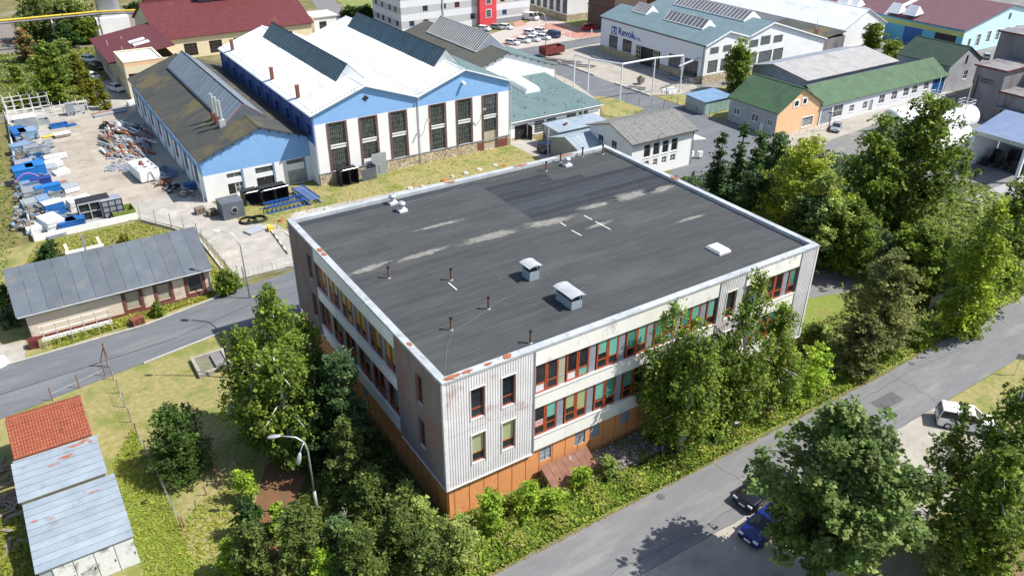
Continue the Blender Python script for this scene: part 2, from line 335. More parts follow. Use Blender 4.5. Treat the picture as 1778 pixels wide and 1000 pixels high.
def roof_gable(parent,off,x0,x1,y0,y1,h,r,axis,m,over=.35,t=.12,m2=None,pieces=0,xr=None,gap=.02,step=.0):
    """two slopes (or sheets) meeting on a ridge"""
    if axis=='y':
        xr=(x0+x1)/2 if xr is None else xr
        for side,(xe,mm) in enumerate(((x0,m),(x1,m2 or m))):
            sl=(r-h)/(xr-xe); xo=xe-over if xe<xr else xe+over; zo=h-abs(sl)*over
            n=max(1,pieces); yy=[y0-over+(y1-y0+2*over)*k/n for k in range(n+1)]
            for k in range(n):
                a,b=yy[k],yy[k+1]-(gap if n>1 else 0); dz=step*(k%2)
                P=[(xo,a,zo+dz),(xo,b,zo+dz),(xr,b,r+dz),(xr,a,r+dz)]
                if xe<xr: P=P[::-1]
                slab('roof_sheet' if n>1 else 'roof',P,t,mm,parent,off)
        rc=MB(); rc.hull([(xr-.2,y0-over-.02,r+t-.02),(xr,y0-over-.02,r+t+.01),(xr+.2,y0-over-.02,r+t-.02),(xr,y0-over-.02,r+t+.06)],[(xr-.2,y1+over+.02,r+t-.02),(xr,y1+over+.02,r+t+.01),(xr+.2,y1+over+.02,r+t-.02),(xr,y1+over+.02,r+t+.06)]); rc.obj('ridge_cap',m,parent,off=off)
    else:
        yr=(y0+y1)/2 if xr is None else xr
        for side,(ye,mm) in enumerate(((y0,m),(y1,m2 or m))):
            sl=(r-h)/abs(yr-ye); yo=ye-over if ye<yr else ye+over; zo=h-sl*over
            n=max(1,pieces); xx=[x0-over+(x1-x0+2*over)*k/n for k in range(n+1)]
            for k in range(n):
                a,b=xx[k],xx[k+1]-(gap if n>1 else 0); dz=step*(k%2)
                P=[(a,yo,zo+dz),(b,yo,zo+dz),(b,yr,r+dz),(a,yr,r+dz)]
                if ye>yr: P=P[::-1]
                slab('roof_sheet' if n>1 else 'roof',P,t,mm,parent,off)
        rc=MB(); rc.hull([(x0-over-.02,yr-.2,r+t-.02),(x0-over-.02,yr,r+t+.01),(x0-over-.02,yr+.2,r+t-.02),(x0-over-.02,yr,r+t+.06)],[(x1+over+.02,yr-.2,r+t-.02),(x1+over+.02,yr,r+t+.01),(x1+over+.02,yr+.2,r+t-.02),(x1+over+.02,yr,r+t+.06)]); rc.obj('ridge_cap',m,parent,off=off)
def sides(x0,x1,y0,y1):
    return dict(S=Wall((x0,y0),(x1,y0)),E=Wall((x1,y0),(x1,y1)),N=Wall((x1,y1),(x0,y1)),W=Wall((x0,y1),(x0,y0)))
def walls(T,off,x0,x1,y0,y1,h,bands,ops={},axis=None,r=None,ridge=None,gm=None,gname='gable_wall'):
    """bands: list of (z0,z1,material,name); ops per side (s0,s1,z0,z1)"""
    SD=sides(x0,x1,y0,y1)
    for k,W in SD.items():
        for bi,(z0,z1,m,nm) in enumerate(bands):
            pk=None; last=bi==len(bands)-1
            if last and axis=='y' and k in 'SN': 
                c=(ridge or (x0+x1)/2)-x0; c=c if k=='S' else W.L-c; pk=[(c,r)]
            if last and axis=='x' and k in 'EW':
                c=(ridge or (y0+y1)/2)-y0; c=c if k=='E' else W.L-c; pk=[(c,r)]
            wall_part(W,nm,m,T,off,z0,z1,ops.get(k,[]),peak=pk)
    return SD
def gutter(T,off,p0,p1,down=None,m=None,r=.07,zb=0.1):
    g=MB(); g.tube([p0,p1],r,6); o=g.obj('gutter',m or M['galv'],T,off=off)
    if down is not None:
        for q in down:
            d=MB(); d.tube([q,(q[0],q[1],zb)],r*.8,6); d.obj('downpipe',m or M['galv'],T,off=off)
def grid_strip(W,s0,s1,n,**k): pass
def skylight(T,off,xr,xl,xh,y0,y1,zr,zl,glass,fm,nb,name='ridge_skylight',endm=None,zh=None):
    """saddle skylight on a ridge running along y: ridge at xr,zr ; feet xl,zl and xh"""
    zh=zl if zh is None else zh
    b=MB(); b.hull([(xl,y0,zl-.5),(xh,y0,zh-.5),(xr,y0,zr-.55)],[(xl,y1,zl-.5),(xh,y1,zh-.5),(xr,y1,zr-.55)]); 
    b.v=[]; b.f=[]
    b.hull([(xl,y0,zl-.4),(xh,y0,zh-.4),(xh,y0,zh),(xr,y0,zr),(xl,y0,zl)],[(xl,y1,zl-.4),(xh,y1,zh-.4),(xh,y1,zh),(xr,y1,zr),(xl,y1,zl)])
    sk=b.obj(name,endm or fm,T,off=off)
    for xa,za,sg in ((xl,zl,-1),(xh,zh,1)):
        nrm=Vector((zr-za,0,abs(xa-xr)))*1.0; nrm=Vector((sg*(zr-za),0,abs(xa-xr))).normalized()
        # panes
        n=nb
        for k in range(n):
            a=y0+.1+(y1-y0-.2)*k/n; c=y0+.1+(y1-y0-.2)*(k+1)/n-.03
            lo=Vector((xa,0,za))*.96+Vector((xr,0,zr))*.04; hi=Vector((xa,0,za))*.04+Vector((xr,0,zr))*.96
            P=[(lo.x,a,lo.z),(lo.x,c,lo.z),(hi.x,c,hi.z),(hi.x,a,hi.z)]
            if sg<0: P=P[::-1]
            P=[Vector(p)+nrm*.02 for p in P]
            q=MB(); q.hull([tuple(p) for p in P],[tuple(p+nrm*.03) for p in P]); q.obj('pane',glass,sk,off=off)
        f=MB()
        for k in range(n+1):
            yy=y0+.1+(y1-y0-.2)*k/n-.015
            f.tube([Vector((xa,yy,za))+nrm*.05,Vector((xr,yy,zr))+nrm*.05],.045,4)
        f.tube([Vector((xa,y0,za))+nrm*.05,Vector((xa,y1,za))+nrm*.05],.07,4); f.tube([(xr,y0,zr+.05),(xr,y1,zr+.05)],.08,4)
        f.obj('glazing_bars',fm,sk,off=off)
    return sk
# ================================================================ GROUND
gm=MB(); N=40
poly('ground',[(-900,-700),(1100,-700),(1100,1300),(-900,1300)],0,M['scrub'])
def P2(l,z=0): return [tuple(at(u,v)[:2]) for u,v in l]
poly('near_lawn',[(-60,31.5),(60,31.5),(60,36),(18,36.9),(18,67),(12,70.2),(4.5,69.2),(-60,66)],.004,M['lawn'])
poly('tall_grass_ground',[(-.5,40),(2.6,40),(2.4,52),(1.9,59.5),(-.5,56)],.008,M['meadow'])
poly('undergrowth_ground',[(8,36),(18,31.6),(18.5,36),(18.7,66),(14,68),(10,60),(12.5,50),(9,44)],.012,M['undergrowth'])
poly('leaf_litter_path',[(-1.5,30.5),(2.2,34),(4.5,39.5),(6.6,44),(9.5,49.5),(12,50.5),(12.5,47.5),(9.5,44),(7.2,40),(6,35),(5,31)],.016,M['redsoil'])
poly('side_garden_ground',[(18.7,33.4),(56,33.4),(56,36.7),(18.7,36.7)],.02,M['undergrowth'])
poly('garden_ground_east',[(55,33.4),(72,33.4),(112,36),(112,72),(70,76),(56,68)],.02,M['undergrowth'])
poly('grass_clearing',[(56,39),(66,38.5),(70,44),(66,48),(56,47)],.024,M['meadow'])
poly('garage_driveway',[(55.2,48),(62,44.5),(67,43.5),(72.5,41.8),(75,44),(71,48),(62,50),(56,53)],.028,M['asphalt_old'])
poly('verge_south',[(-60,31.4),(60,31.4),(120,32.6),(120,34.6),(60,33.8),(-60,33.6)],.03,M['meadow'])
poly('south_road',[(-80,25.9),(60,25.9),(95,26.4),(160,28.5),(160,35.5),(95,32.6),(60,31.4),(-80,31.4)],.034,M['asphalt'])
poly('parking_bay_concrete',[(10,18.2),(58.8,18.8),(61.5,25.9),(10,25.9)],.038,M['concrete'])
poly('verge_southeast',[(58.8,10),(140,10),(140,27.6),(95,26.3),(61.5,25.85),(58.8,18.8)],.04,M['lawn'])
poly('soil_patch',[(47,8),(70,8),(70,16),(58,18.6),(47,17)],.044,M['soil'])
poly('road_patch',[(55.6,28.1),(58.6,28.0),(58.7,29.3),(55.7,29.3)],.038,M['patch'])
for k,(x,w_) in enumerate(((46.1,.06),(52.8,.05),(60.9,.07),(39.3,.05))):
    b=MB(); pts=[(x+random.uniform(-.25,.25)+(-.3 if k%2 else .3)*(y-28.6)/2.7*.8,y) for y in np.linspace(26.0,31.3,9)]
    for i in range(8): b.quad((pts[i][0]-w_/2,pts[i][1],.039),(pts[i][0]+w_/2,pts[i][1],.039),(pts[i+1][0]+w_/2,pts[i+1][1],.039),(pts[i+1][0]-w_/2,pts[i+1][1],.039))
    o=b.obj('tar_seam',M['patch']); o['kind']='structure'
for (x,y) in ((49.5,27.2),(33,30.6),(64,30.9)):
    b=MB(); b.tube([(x,y,.03),(x,y,.045)],.32,16); o=b.obj('manhole_cover',M['patch']); o['kind']='structure'
for (pts) in ([(20,26.6),(26,27.1),(33,26.7),(40,27.2)],[(50,30.4),(56,29.9),(63,30.3),(70,29.8)],[(28,25.95),(38,25.9),(48,25.95),(58,25.9)],[(-20,70.5),(-8,70.9),(2,71.6),(12,73.5)]):
    b=MB()
    for (p,q) in zip(pts[:-1],pts[1:]):
        for t in range(8):
            a=(p[0]+(q[0]-p[0])*t/8,p[1]+(q[1]-p[1])*t/8+.07*math.sin(t*2.3+p[0])); c=(p[0]+(q[0]-p[0])*(t+1)/8,p[1]+(q[1]-p[1])*(t+1)/8+.07*math.sin((t+1)*2.3+p[0])); b.quad((a[0],a[1]-.025,.043),(c[0],c[1]-.025,.043),(c[0],c[1]+.025,.043),(a[0],a[1]+.025,.043))
    o=b.obj('road_crack',M['patch']); o['kind']='structure'
# north road, drive, yard
poly('north_road',[(-80,66.2),(-10,66.4),(4.5,68.9),(12,70.3),(18,69.5),(60,69.0),(98,69),(98,77),(60,77.5),(23.5,78.6),(17,78.2),(13,77.0),(6,75.5),(-10,75.0),(-80,72)],.034,M['asphalt_n'])
poly('cream_house_grass',[(-30,75.4),(-6,75.3),(6,75.7),(13,77.3),(16.3,79.3),(15.8,88),(15,93.5),(11,99),(9.8,101.5),(-1,101.5),(-30,101)],.03,M['lawn'])
poly('cream_house_grit',[(-12,75.4),(-4.6,75.4),(-4.2,79),(-12,80)],.034,M['gravel'])
poly('rail_siding_waste',[(-60,84),(-7,84),(-2.5,104),(-2,160),(0,230),(-60,230)],.026,M['scrub'])
poly('yard_concrete',[(-1,102.3),(10.5,102.3),(13.3,98.2),(15.9,93.6),(16.5,80),(24,79.6),(26,84),(24.5,91),(21,94.5),(19.5,102.6),(19.1,150),(27,163),(22,172),(14,171),(14,160),(.4,161)],.038,M['gravel'])
poly('yard_slab_field',[(3.5,106.5),(11.5,106.5),(19,116),(19.05,152),(13,158),(5,150)],.042,M['concrete'])
for (x,y) in [(5.2+4*i,108+6*j) for i in range(4) for j in range(8)]:
    if x<17 and y<150:
        b=MB(); b.box(x,x+3.94,y,y+5.94,.043,.05+.004*random.random()); o=b.obj('concrete_slab',mat('yard_slab',(.31,.27,.22),(.38,.335,.275),.5,.92,col3=(.27,.235,.19),s3=.3,t3=.56,rnd=.1,bump=.2,bscale=8)); o['kind']='structure'
poly('rear_lawn',[(20,94.8),(23.5,91.5),(24.8,89),(26,84),(60,80),(65,84),(65,94),(65.5,100),(20,102.6)],.03,M['lawn'])
poly('worn_grass',[(26,90),(62,88),(62,91.5),(27,93.5)],.034,M['gravel'])
poly('annex_forecourt',[(65,92),(69,92),(69,101),(64.4,101)],.036,M['gravel'])
poly('rail_bed',[(-60,160),(-2,160),(14,200),(60,230),(60,240),(-60,240)],.032,mat('rail_ballast',(.16,.14,.12),(.23,.2,.17),1.5,.95,bump=.5,bscale=10))
# east streets
poly('works_street',P2([(800,70),(862,80),(937,97),(1030,132),(1068,146),(1132,168),(1190,186),(1255,213),(1330,250),(1330,300),(1230,300),(1160,305),(1196,265),(1207,232),(1121,195),(1030,167),(985,140),(930,105),(860,95)]),.036,M['asphalt_n'])
poly('cross_street',P2([(840,60),(862,83),(937,97),(1000,83),(1050,74),(1060,62),(1000,70)]),.04,M['asphalt_n'])
poly('revok_forecourt',P2([(937,97),(1000,83),(1050,74),(1050,84),(1217,153),(1180,165),(1132,166),(1068,146),(1030,132)]),.044,M['concrete'])
poly('street_far_links',P2([(540,0),(580,0),(600,25),(640,60),(600,60),(560,30)]),.04,M['asphalt'])
poly('parking_paving',P2([(845,62),(915,40),(960,20),(1045,40),(1048,62),(900,86),(870,84)]),.046,mat('grey_paving',(.36,.33,.3),(.42,.38,.35),.7,.9,col3=(.4,.24,.2),s3=.12,t3=.55))
for q in ([(868,76),(890,71),(905,74),(880,81)],[(925,50),(960,40),(990,50),(955,56)],[(970,60),(1010,52),(1048,60),(1000,68)],[(890,40),(905,36),(915,44),(895,48)]):
    poly('red_paving',P2(q),.05,M['paver_red'])
poly('hostel_lawn',P2([(918,8),(985,22),(1040,42),(1000,48),(955,30),(915,12)]),.054,mat('hostel_lawn_grass',(.16,.19,.05),(.22,.24,.08),.5,.95))
poly('hostel_rear_lawn',P2([(585,0),(655,0),(650,30),(610,25)]),.05,MATS['hostel_lawn_grass'])
poly('trestle_lawn',P2([(1028,167),(1065,170),(1118,190),(1085,206),(1048,200),(1040,182)]),.04,M['lawn'])
poly('lawn_blue_shed',P2([(1140,168),(1180,165),(1262,150),(1268,200),(1258,213),(1190,186)]),.04,M['lawn'])
poly('annex_yard',P2([(940,118),(990,140),(1030,168),(1040,180),(1000,170),(955,145)]),.042,M['concrete'])
poly('east_yard',[(98,60),(112,52),(106,40),(115,36),(260,36),(260,140),(120,140),(100,92),(98,80)],.03,M['asphalt_old'])
poly('orange_house_apron',[(100,74),(122,76),(150,79),(150,80.6),(112,80.6),(102,80.6)],.034,M['concrete'])
poly('fill_station_slab',[(104,50),(118,50),(126,57),(126,46),(112,42),(104,45)],.036,mat('pale_slab',(.3,.3,.31),(.37,.37,.37),.4,.9,col3=(.25,.25,.25),s3=.3,t3=.6))
# kerbs as single stones
def kerb(p0,p1,name='kerb_stone',step=1.0,mx=60,w=.14,h=.12):
    p0=Vector((*p0,0)); p1=Vector((*p1,0)); L=(p1-p0).length; n=min(mx,int(L/step)); d=(p1-p0).normalized(); an=math.atan2(d.y,d.x)
    for i in range(n):
        c=p0+d*(i+.5)*L/n; b=MB(); b.box(-L/n/2+.01,L/n/2-.01,-w/2,w/2,0,h+random.uniform(-.008,.008)); o=b.obj(name,M['kerb']); o.location=(c.x,c.y,.034); o.rotation_euler=(0,0,an); o['kind']='structure'
kerb((-14,75.05),(6,75.6)); kerb((6,75.6),(13.2,77.2)); kerb((4.5,68.8),(12,70.2))
kerb((13.2,77.2),(16.6,79.1))
a=at(937,96); b_=at(1032,132); kerb(a[:2],b_[:2],mx=30,w=.4,h=.25); a=at(1068,146); b_=at(1130,168); kerb(a[:2],b_[:2],mx=20,w=.4,h=.25)
# ================================================================ MAIN OFFICE BUILDING
X0,X1,Y0,Y1,H=18.7,54.82,36.92,65.7,12.24
T=thing('office_building','large flat roofed office block with ribbed grey corners and orange red window bands','office building',(X0,Y0,0)); OFF=(X0,Y0,0)
SD=sides(X0,X1,Y0,Y1); LX=X1-X0; LY=Y1-Y0
def sx(x): return x-X0
ZB=[(3.15,4.35),(7.05,8.15),(10.75,12.0)]  # white bands
STR=[(4.35,6.98),(8.15,10.75)]; 
# -- clad blocks: (wall, s0,s1)
SW=SD['S']; WW=SD['W']; EW=SD['E']; NW=SD['N']
clad=[(SW,0,7.1,[(2.0,3.1),(4.45,5.55)]),(SW,24.7,27.6,[(.9,2.0)]),(SW,34.2,LX,[]),
      (WW,0,6.0,[(4.3,5.3)]),(WW,LY-6.9,LY,[(3.1,4.1)]),(EW,0,6.9,[(3,4)]),(EW,LY-6,LY,[(2,3)]),(NW,0,7,[]),(NW,LX-7,LX,[])]
def ribs(W,s0,s1,z0,z1,ops,name,parent,out=.0):
    mb=MB(); n=int(round((s1-s0)/.2)); p=(s1-s0)/n
    prof=[(0,0),(.28,0),(.4,.028),(.72,.028),(.84,0)]
    S=[(s0+(i+a)*p,o) for i in range(n) for a,o in prof]+[(s1,0)]
    for (a,oa),(b,ob) in zip(S[:-1],S[1:]):
        c=(a+b)/2; cuts=[(q[2],q[3]) for q in ops if q[0]-.01<c<q[1]+.01]
        z=z0
        for lo,hi in sorted(cuts):
            lo=max(lo,z0);hi=min(hi,z1)
            if lo>z: mb.quad(W.P(a,z,oa+out),W.P(b,z,ob+out),W.P(b,lo,ob+out),W.P(a,lo,oa+out))
            z=max(z,hi)
        if z<z1: mb.quad(W.P(a,z,oa+out),W.P(b,z,ob+out),W.P(b,z1,ob+out),W.P(a,z1,oa+out))
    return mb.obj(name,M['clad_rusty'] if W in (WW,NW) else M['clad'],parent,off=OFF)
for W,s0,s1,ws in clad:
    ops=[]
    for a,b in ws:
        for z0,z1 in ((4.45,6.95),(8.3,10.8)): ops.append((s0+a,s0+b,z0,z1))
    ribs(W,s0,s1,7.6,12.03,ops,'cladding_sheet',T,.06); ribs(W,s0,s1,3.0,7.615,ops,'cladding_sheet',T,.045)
    for o in ops:
        vis=W in (SW,WW); pm=M['glass'] if o[2]>8 or W is not SW else M['blind_olive']
        low=.75
        window(W,*o,T,OFF,M['orange_wood'],pm,nx=1,low=low,panes=(M['glass'],pm),sill=M['sill'],fw=.09,bar=.08,dep=.1)
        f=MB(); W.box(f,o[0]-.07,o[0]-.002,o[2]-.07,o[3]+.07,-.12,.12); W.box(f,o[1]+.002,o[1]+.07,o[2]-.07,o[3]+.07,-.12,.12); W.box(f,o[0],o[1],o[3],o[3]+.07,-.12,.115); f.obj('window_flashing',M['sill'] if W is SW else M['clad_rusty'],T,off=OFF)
    f=MB(); W.box(f,s0,s1,2.93,3.0,-.05,.13); f.obj('drip_flashing',M['sill'],T,off=OFF)
# corner trims
for W in (SW,WW,EW,NW):
    f=MB(); W.box(f,-.11,.08,2.93,12.03,-.08,.125); f.obj('corner_trim',M['sill'],T,off=OFF)
# inner clad edges trim
for W,s in ((SW,7.1),(SW,24.7),(SW,27.6),(SW,34.2),(WW,6.0),(WW,LY-6.9),(EW,6.9),(EW,LY-6)):
    f=MB(); W.box(f,s-.05,s+.05,3.0,12.0,-.05,.13); f.obj('trim_strip',M['panel_grey'],T,off=OFF)
# -- base wall
bops={'S':[(7.9,8.9,1.6,2.9),(11.1,12.1,1.6,2.9),(12.5,13.5,1.7,2.9),(15.6,16.6,1.7,2.9),(20.5,21.5,1.7,2.9),(28.5,29.5,1.7,2.9),(9.4,10.6,.0,.0)],'W':[(8,9,1.6,2.8),(14,15,1.6,2.8)]}
for k,W in SD.items():
    wall_part(W,'base_wall',M['orange_wall'],T,OFF,0,3.15,bops.get(k,[]),out=-.12,depth=.3)
    for o in bops.get(k,[]):
        if o[3]>0: window(W,*o,T,OFF,M['grey_metal'],mat('glass_block',(.25,.29,.33),(.33,.38,.42),2,.3),nx=2,nz=3,dep=.2,fw=.05)
    # vertical timber joints of base cladding
    b=MB()
    s=.6
    while s<W.L: W.box(b,s,s+.03,0,2.93,-.121,-.1); s+=1.2
    b.obj('base_cover_strips',mat('dark_orange_strip',(.4,.12,.04),None,rough=.8),T,off=OFF)
# -- bands
def bands(W,a,b):
    for z0,z1 in ZB:
        n=max(1,round((b-a)/3.0)); 
        for i in range(n):
            s0=a+(b-a)*i/n; s1=a+(b-a)*(i+1)/n-.015
            f=MB(); W.box(f,s0,s1,z0,z1,-.15,.08); f.obj('parapet_panel' if z1>11 else 'spandrel_panel',M['white_band'],T,off=OFF)
    for z in (4.35,8.15):
        f=MB(); W.box(f,a,b,z,z+.06,-.1,.14); f.obj('window_ledge',M['sill'],T,off=OFF)
rw=random.Random(3)
def striprow(W,a,b,z0,z1,cols):
    s=a+.04; i=0
    while s+.6<b:
        for k in range(2):
            e=min(s+1.0,b-.04)
            if e-s<.4: break
            c=cols[(2*i+k)%len(cols)]
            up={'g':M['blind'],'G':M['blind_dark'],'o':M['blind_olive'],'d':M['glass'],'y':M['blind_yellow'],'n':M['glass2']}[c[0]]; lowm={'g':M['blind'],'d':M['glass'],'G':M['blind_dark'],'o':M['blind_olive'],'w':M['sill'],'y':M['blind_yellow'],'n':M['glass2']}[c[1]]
            bl=c[0] in 'gGoy'
            wd=window(W,s,e,z0+.06,z1,T,OFF,M['orange_wood'],up,nx=1,low=.8,panes=(lowm if c[1] in 'dwn' else M['glass'],M['glass'] if bl else up),fw=.13,bar=.11,dep=.08,name='window')
            if bl:
                zb=z0+.92+(rw.uniform(.1,.7) if rw.random()<.45 else 0); q=MB(); W.box(q,s+.1,e-.1,zb,z1-.1,-.0795,-.074); q.obj('blind',up,wd,off=OFF)  # green and olive plates are blinds, ochre ones are painted reflections
            if c[1] in 'gGoy':
                zb=z0+.12+(rw.uniform(.05,.4) if rw.random()<.5 else 0); q=MB(); W.box(q,s+.1,e-.1,zb,z0+.8,-.0795,-.074); q.obj('blind',lowm,wd,off=OFF)
            s=e+.02
        if s+.6<b:
            f=MB(); W.box(f,s+.02,s+.58,z0+.06,z1,-.16,-.07); pn=f.obj('infill_panel',M['panel_tan'] if i==0 and z0>8 else M['panel_grey'],T,off=OFF)
            f=MB(); W.box(f,s+.02,s+.58,z0+.82,z0+.87,-.068,-.05); f.obj('panel_joint',M['grey_metal'],pn,off=OFF)
            s+=.62+.08
        i+=1
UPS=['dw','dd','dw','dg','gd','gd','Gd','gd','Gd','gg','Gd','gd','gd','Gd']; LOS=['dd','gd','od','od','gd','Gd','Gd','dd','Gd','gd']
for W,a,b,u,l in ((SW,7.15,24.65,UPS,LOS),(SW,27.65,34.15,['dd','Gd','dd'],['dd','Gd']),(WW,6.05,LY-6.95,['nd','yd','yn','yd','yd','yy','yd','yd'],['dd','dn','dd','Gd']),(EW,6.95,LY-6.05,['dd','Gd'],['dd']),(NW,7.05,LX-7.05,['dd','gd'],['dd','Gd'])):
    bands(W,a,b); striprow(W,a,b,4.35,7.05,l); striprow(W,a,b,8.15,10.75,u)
# shadow gap core behind everything (floors and inner walls so that nothing is hollow)
f=MB(); f.box(X0+.35,X1-.35,Y0+.35,Y1-.35,0,11.7); f.obj('inner_core',mat('dark_interior',(.03,.03,.03),None),T,off=OFF)
# card with faded, unreadable red strokes in the lower window
def text(s,size,loc,rot,m,parent=None,off=(0,0,0),ext=.01,name='lettering',bold=False,align='LEFT'):
    c=bpy.data.curves.new(name,'FONT'); c.body=s; c.size=size; c.extrude=ext; c.align_x=align; c.resolution_u=2
    if bold: c.offset=size*.02
    o=bpy.data.objects.new(name+'_tmp',c); COL.objects.link(o); bpy.context.view_layer.update()
    me=bpy.data.meshes.new_from_object(o.evaluated_get(bpy.context.evaluated_depsgraph_get())); bpy.data.objects.remove(o)
    me.materials.clear(); me.materials.append(m); q=bpy.data.objects.new(name,me); COL.objects.link(q)
    if parent is not None: q.parent=parent
    q.location=Vector(loc)-Vector(off); q.rotation_euler=rot; return q
f=MB(); SW.box(f,7.3,8.1,5.2,5.75,-.078,-.07); sg=f.obj('paper_notice',mat('pale_pink_card',(.62,.42,.42),None),T,off=OFF)
b=MB()
for k,(a,c,z0,z1) in enumerate(((7.38,7.42,5.4,5.6),(7.42,7.52,5.5,5.53),(7.56,7.6,5.4,5.6),(7.6,7.7,5.56,5.6),(7.6,7.7,5.47,5.5),(7.75,7.88,5.56,5.6),(7.75,7.88,5.4,5.43),(7.75,7.78,5.43,5.56),(7.93,8.05,5.45,5.49))): SW.box(b,a,c,z0,z1,-.0695,-.066)
tag(b.obj('red_strokes',M['red'],sg,off=OFF),kind='stuff')
# -- roof deck, strips
b=MB(); b.box(X0+.4,X1-.4,Y0+.4,Y1-.4,11.6,11.86); b.obj('roof_deck',M['bitumen'],T,off=OFF)
YV=53.6
def strip(x0,x1,y0,y1,k,m,dz=0):
    b=MB(); z=11.87+.012*(k%2)+dz; 
    b.hull([(x0,y0,z),(x1,y0,z),(x1,y1,z),(x0,y1,z)],[(x0,y0,z+.01),(x1,y0,z+.01),(x1,y1,z+.018),(x0,y1,z+.018)]); b.obj('roofing_strip',m,T,off=OFF)
n=17; ys=np.linspace(Y0+.42,YV,n+1)
for k in range(n):
    xs=[X0+.42,X0+.42+random.uniform(8,28),X1-.42]
    for i in range(2): strip(xs[i],xs[i+1],ys[k],ys[k+1]+.05,k,M['bitumen'],.0 if i else .003)
n=11; ys=np.linspace(YV,Y1-.42,n+1)
for k in range(n):
    m_=M['bitumen']; 
    if k>=10: m_=M['bitumen_dark']
    strip(X0+.42,37.6,ys[k],ys[k+1]+.05,k,m_)
    md=M['bitumen_dark'] if k<9 else M['bitumen']
    if k<9:
        xm=random.uniform(44,52); strip(37.6,xm,ys[k],ys[k+1]+.05,k,M['bitumen_dark']); strip(xm,X1-.42,ys[k],ys[k+1]+.05,k,M['bitumen_dark'] if k<6 else M['bitumen'],.003)
    else: strip(37.6,X1-.42,ys[k],ys[k+1]+.05,k,M['bitumen'])
# lap seams
b=MB()
for k in range(1,17):
    y=Y0+.42+(YV-Y0-.42)*k/17; b.box(X0+.45,X1-.45,y-.02,y+.025,11.89,11.906)
for k in range(1,11):
    y=YV+(Y1-.42-YV)*k/11; b.box(X0+.45,X1-.45,y-.02,y+.025,11.89,11.906)
for i in range(26):
    y=random.uniform(Y0+1,Y1-1); x=random.uniform(X0+2,X1-2); b.box(x-.02,x+.02,y-.5,y+.5,11.89,11.9065)
tag(b.obj('lap_seams',mat('bitumen_seam',(.115,.12,.12),(.05,.054,.056),.9,.9),T,off=OFF),kind='stuff')
# silt in the valley
def silt(cx,cy,rx,ry,sd):
    r=np.random.default_rng(sd); nr,na=5,28; V=[(cx,cy,11.908)]; F=[]; A=[1.0]
    wob=1+.25*np.sin(np.arange(na)*.45+sd)+.15*r.normal(size=na)
    for i in range(1,nr+1):
        for j in range(na):
            a=2*math.pi*j/na; q=i/nr*(1+(wob[j]-1)*i/nr); V.append((cx+rx*q*math.cos(a),cy+ry*q*math.sin(a),11.908)); A.append(max(0,1-i/nr))
    for j in range(na): F.append((0,1+j,1+(j+1)%na))
    for i in range(nr-1):
        for j in range(na): F.append((1+i*na+j,1+(i+1)*na+j,1+(i+1)*na+(j+1)%na,1+i*na+(j+1)%na))
    b=MB(); b.v=V; b.f=F; o=b.obj('silt_stain',SILT,T,off=OFF); ca=o.data.color_attributes.new('Fade','FLOAT_COLOR','POINT'); ca.data.foreach_set('color',[c for a_ in A for c in (a_,a_,a_,1)])
SILT=mat('fading_silt',(.15,.148,.135),(.24,.23,.205),2.5,.95); _t=SILT.node_tree; _b=[n for n in _t.nodes if n.type=='BSDF_PRINCIPLED'][0]; _o=[n for n in _t.nodes if n.type=='OUTPUT_MATERIAL'][0]
_at=_n(_t,'ShaderNodeAttribute',attribute_name='Fade'); _nz=_n(_t,'ShaderNodeTexNoise'); _nz.inputs['Scale'].default_value=1.6; _nz.inputs['Detail'].default_value=8; _nz.inputs['Roughness'].default_value=.7
_g=_n(_t,'ShaderNodeNewGeometry'); _t.links.new(_g.outputs['Position'],_nz.inputs[0]); _m=_n(_t,'ShaderNodeMath',operation='ADD'); _t.links.new(_at.outputs['Fac'],_m.inputs[0]); _t.links.new(_nz.outputs[0],_m.inputs[1])
_r=_n(_t,'ShaderNodeMapRange'); _r.inputs[1].default_value=.62; _r.inputs[2].default_value=1.05; _t.links.new(_m.outputs[0],_r.inputs[0]); _tr=_n(_t,'ShaderNodeBsdfTransparent'); _mx=_n(_t,'ShaderNodeMixShader'); _t.links.new(_r.outputs[0],_mx.inputs[0]); _t.links.new(_tr.outputs[0],_mx.inputs[1]); _t.links.new(_b.outputs[0],_mx.inputs[2]); _t.links.new(_mx.outputs[0],_o.inputs[0])
for i,q in enumerate(((21.3,53.9,3.0,.55),(26.0,53.8,3.2,.6),(32.6,53.6,3.6,.95),(38.3,53.3,3.6,.9),(44.2,53.9,2.8,.6),(48.6,53.9,3.2,.9),(52.4,53.5,2.2,.7),(42,50.4,1.6,.5),(50,47,2,.4),(30,58,3,.4))): silt(*q,i)
def blob(name,cx,cy,rx,ry,z,m,parent,sd):
    r=random.Random(sd); n=22; b=MB(); pts=[]
    for i in range(n):
        a=2*math.pi*i/n; q=1+r.uniform(-.3,.3); pts.append((cx+rx*q*math.cos(a),cy+ry*q*math.sin(a),z))
    b.v=pts; b.f=[tuple(range(n))]; return b.obj(name,m,parent,off=OFF)
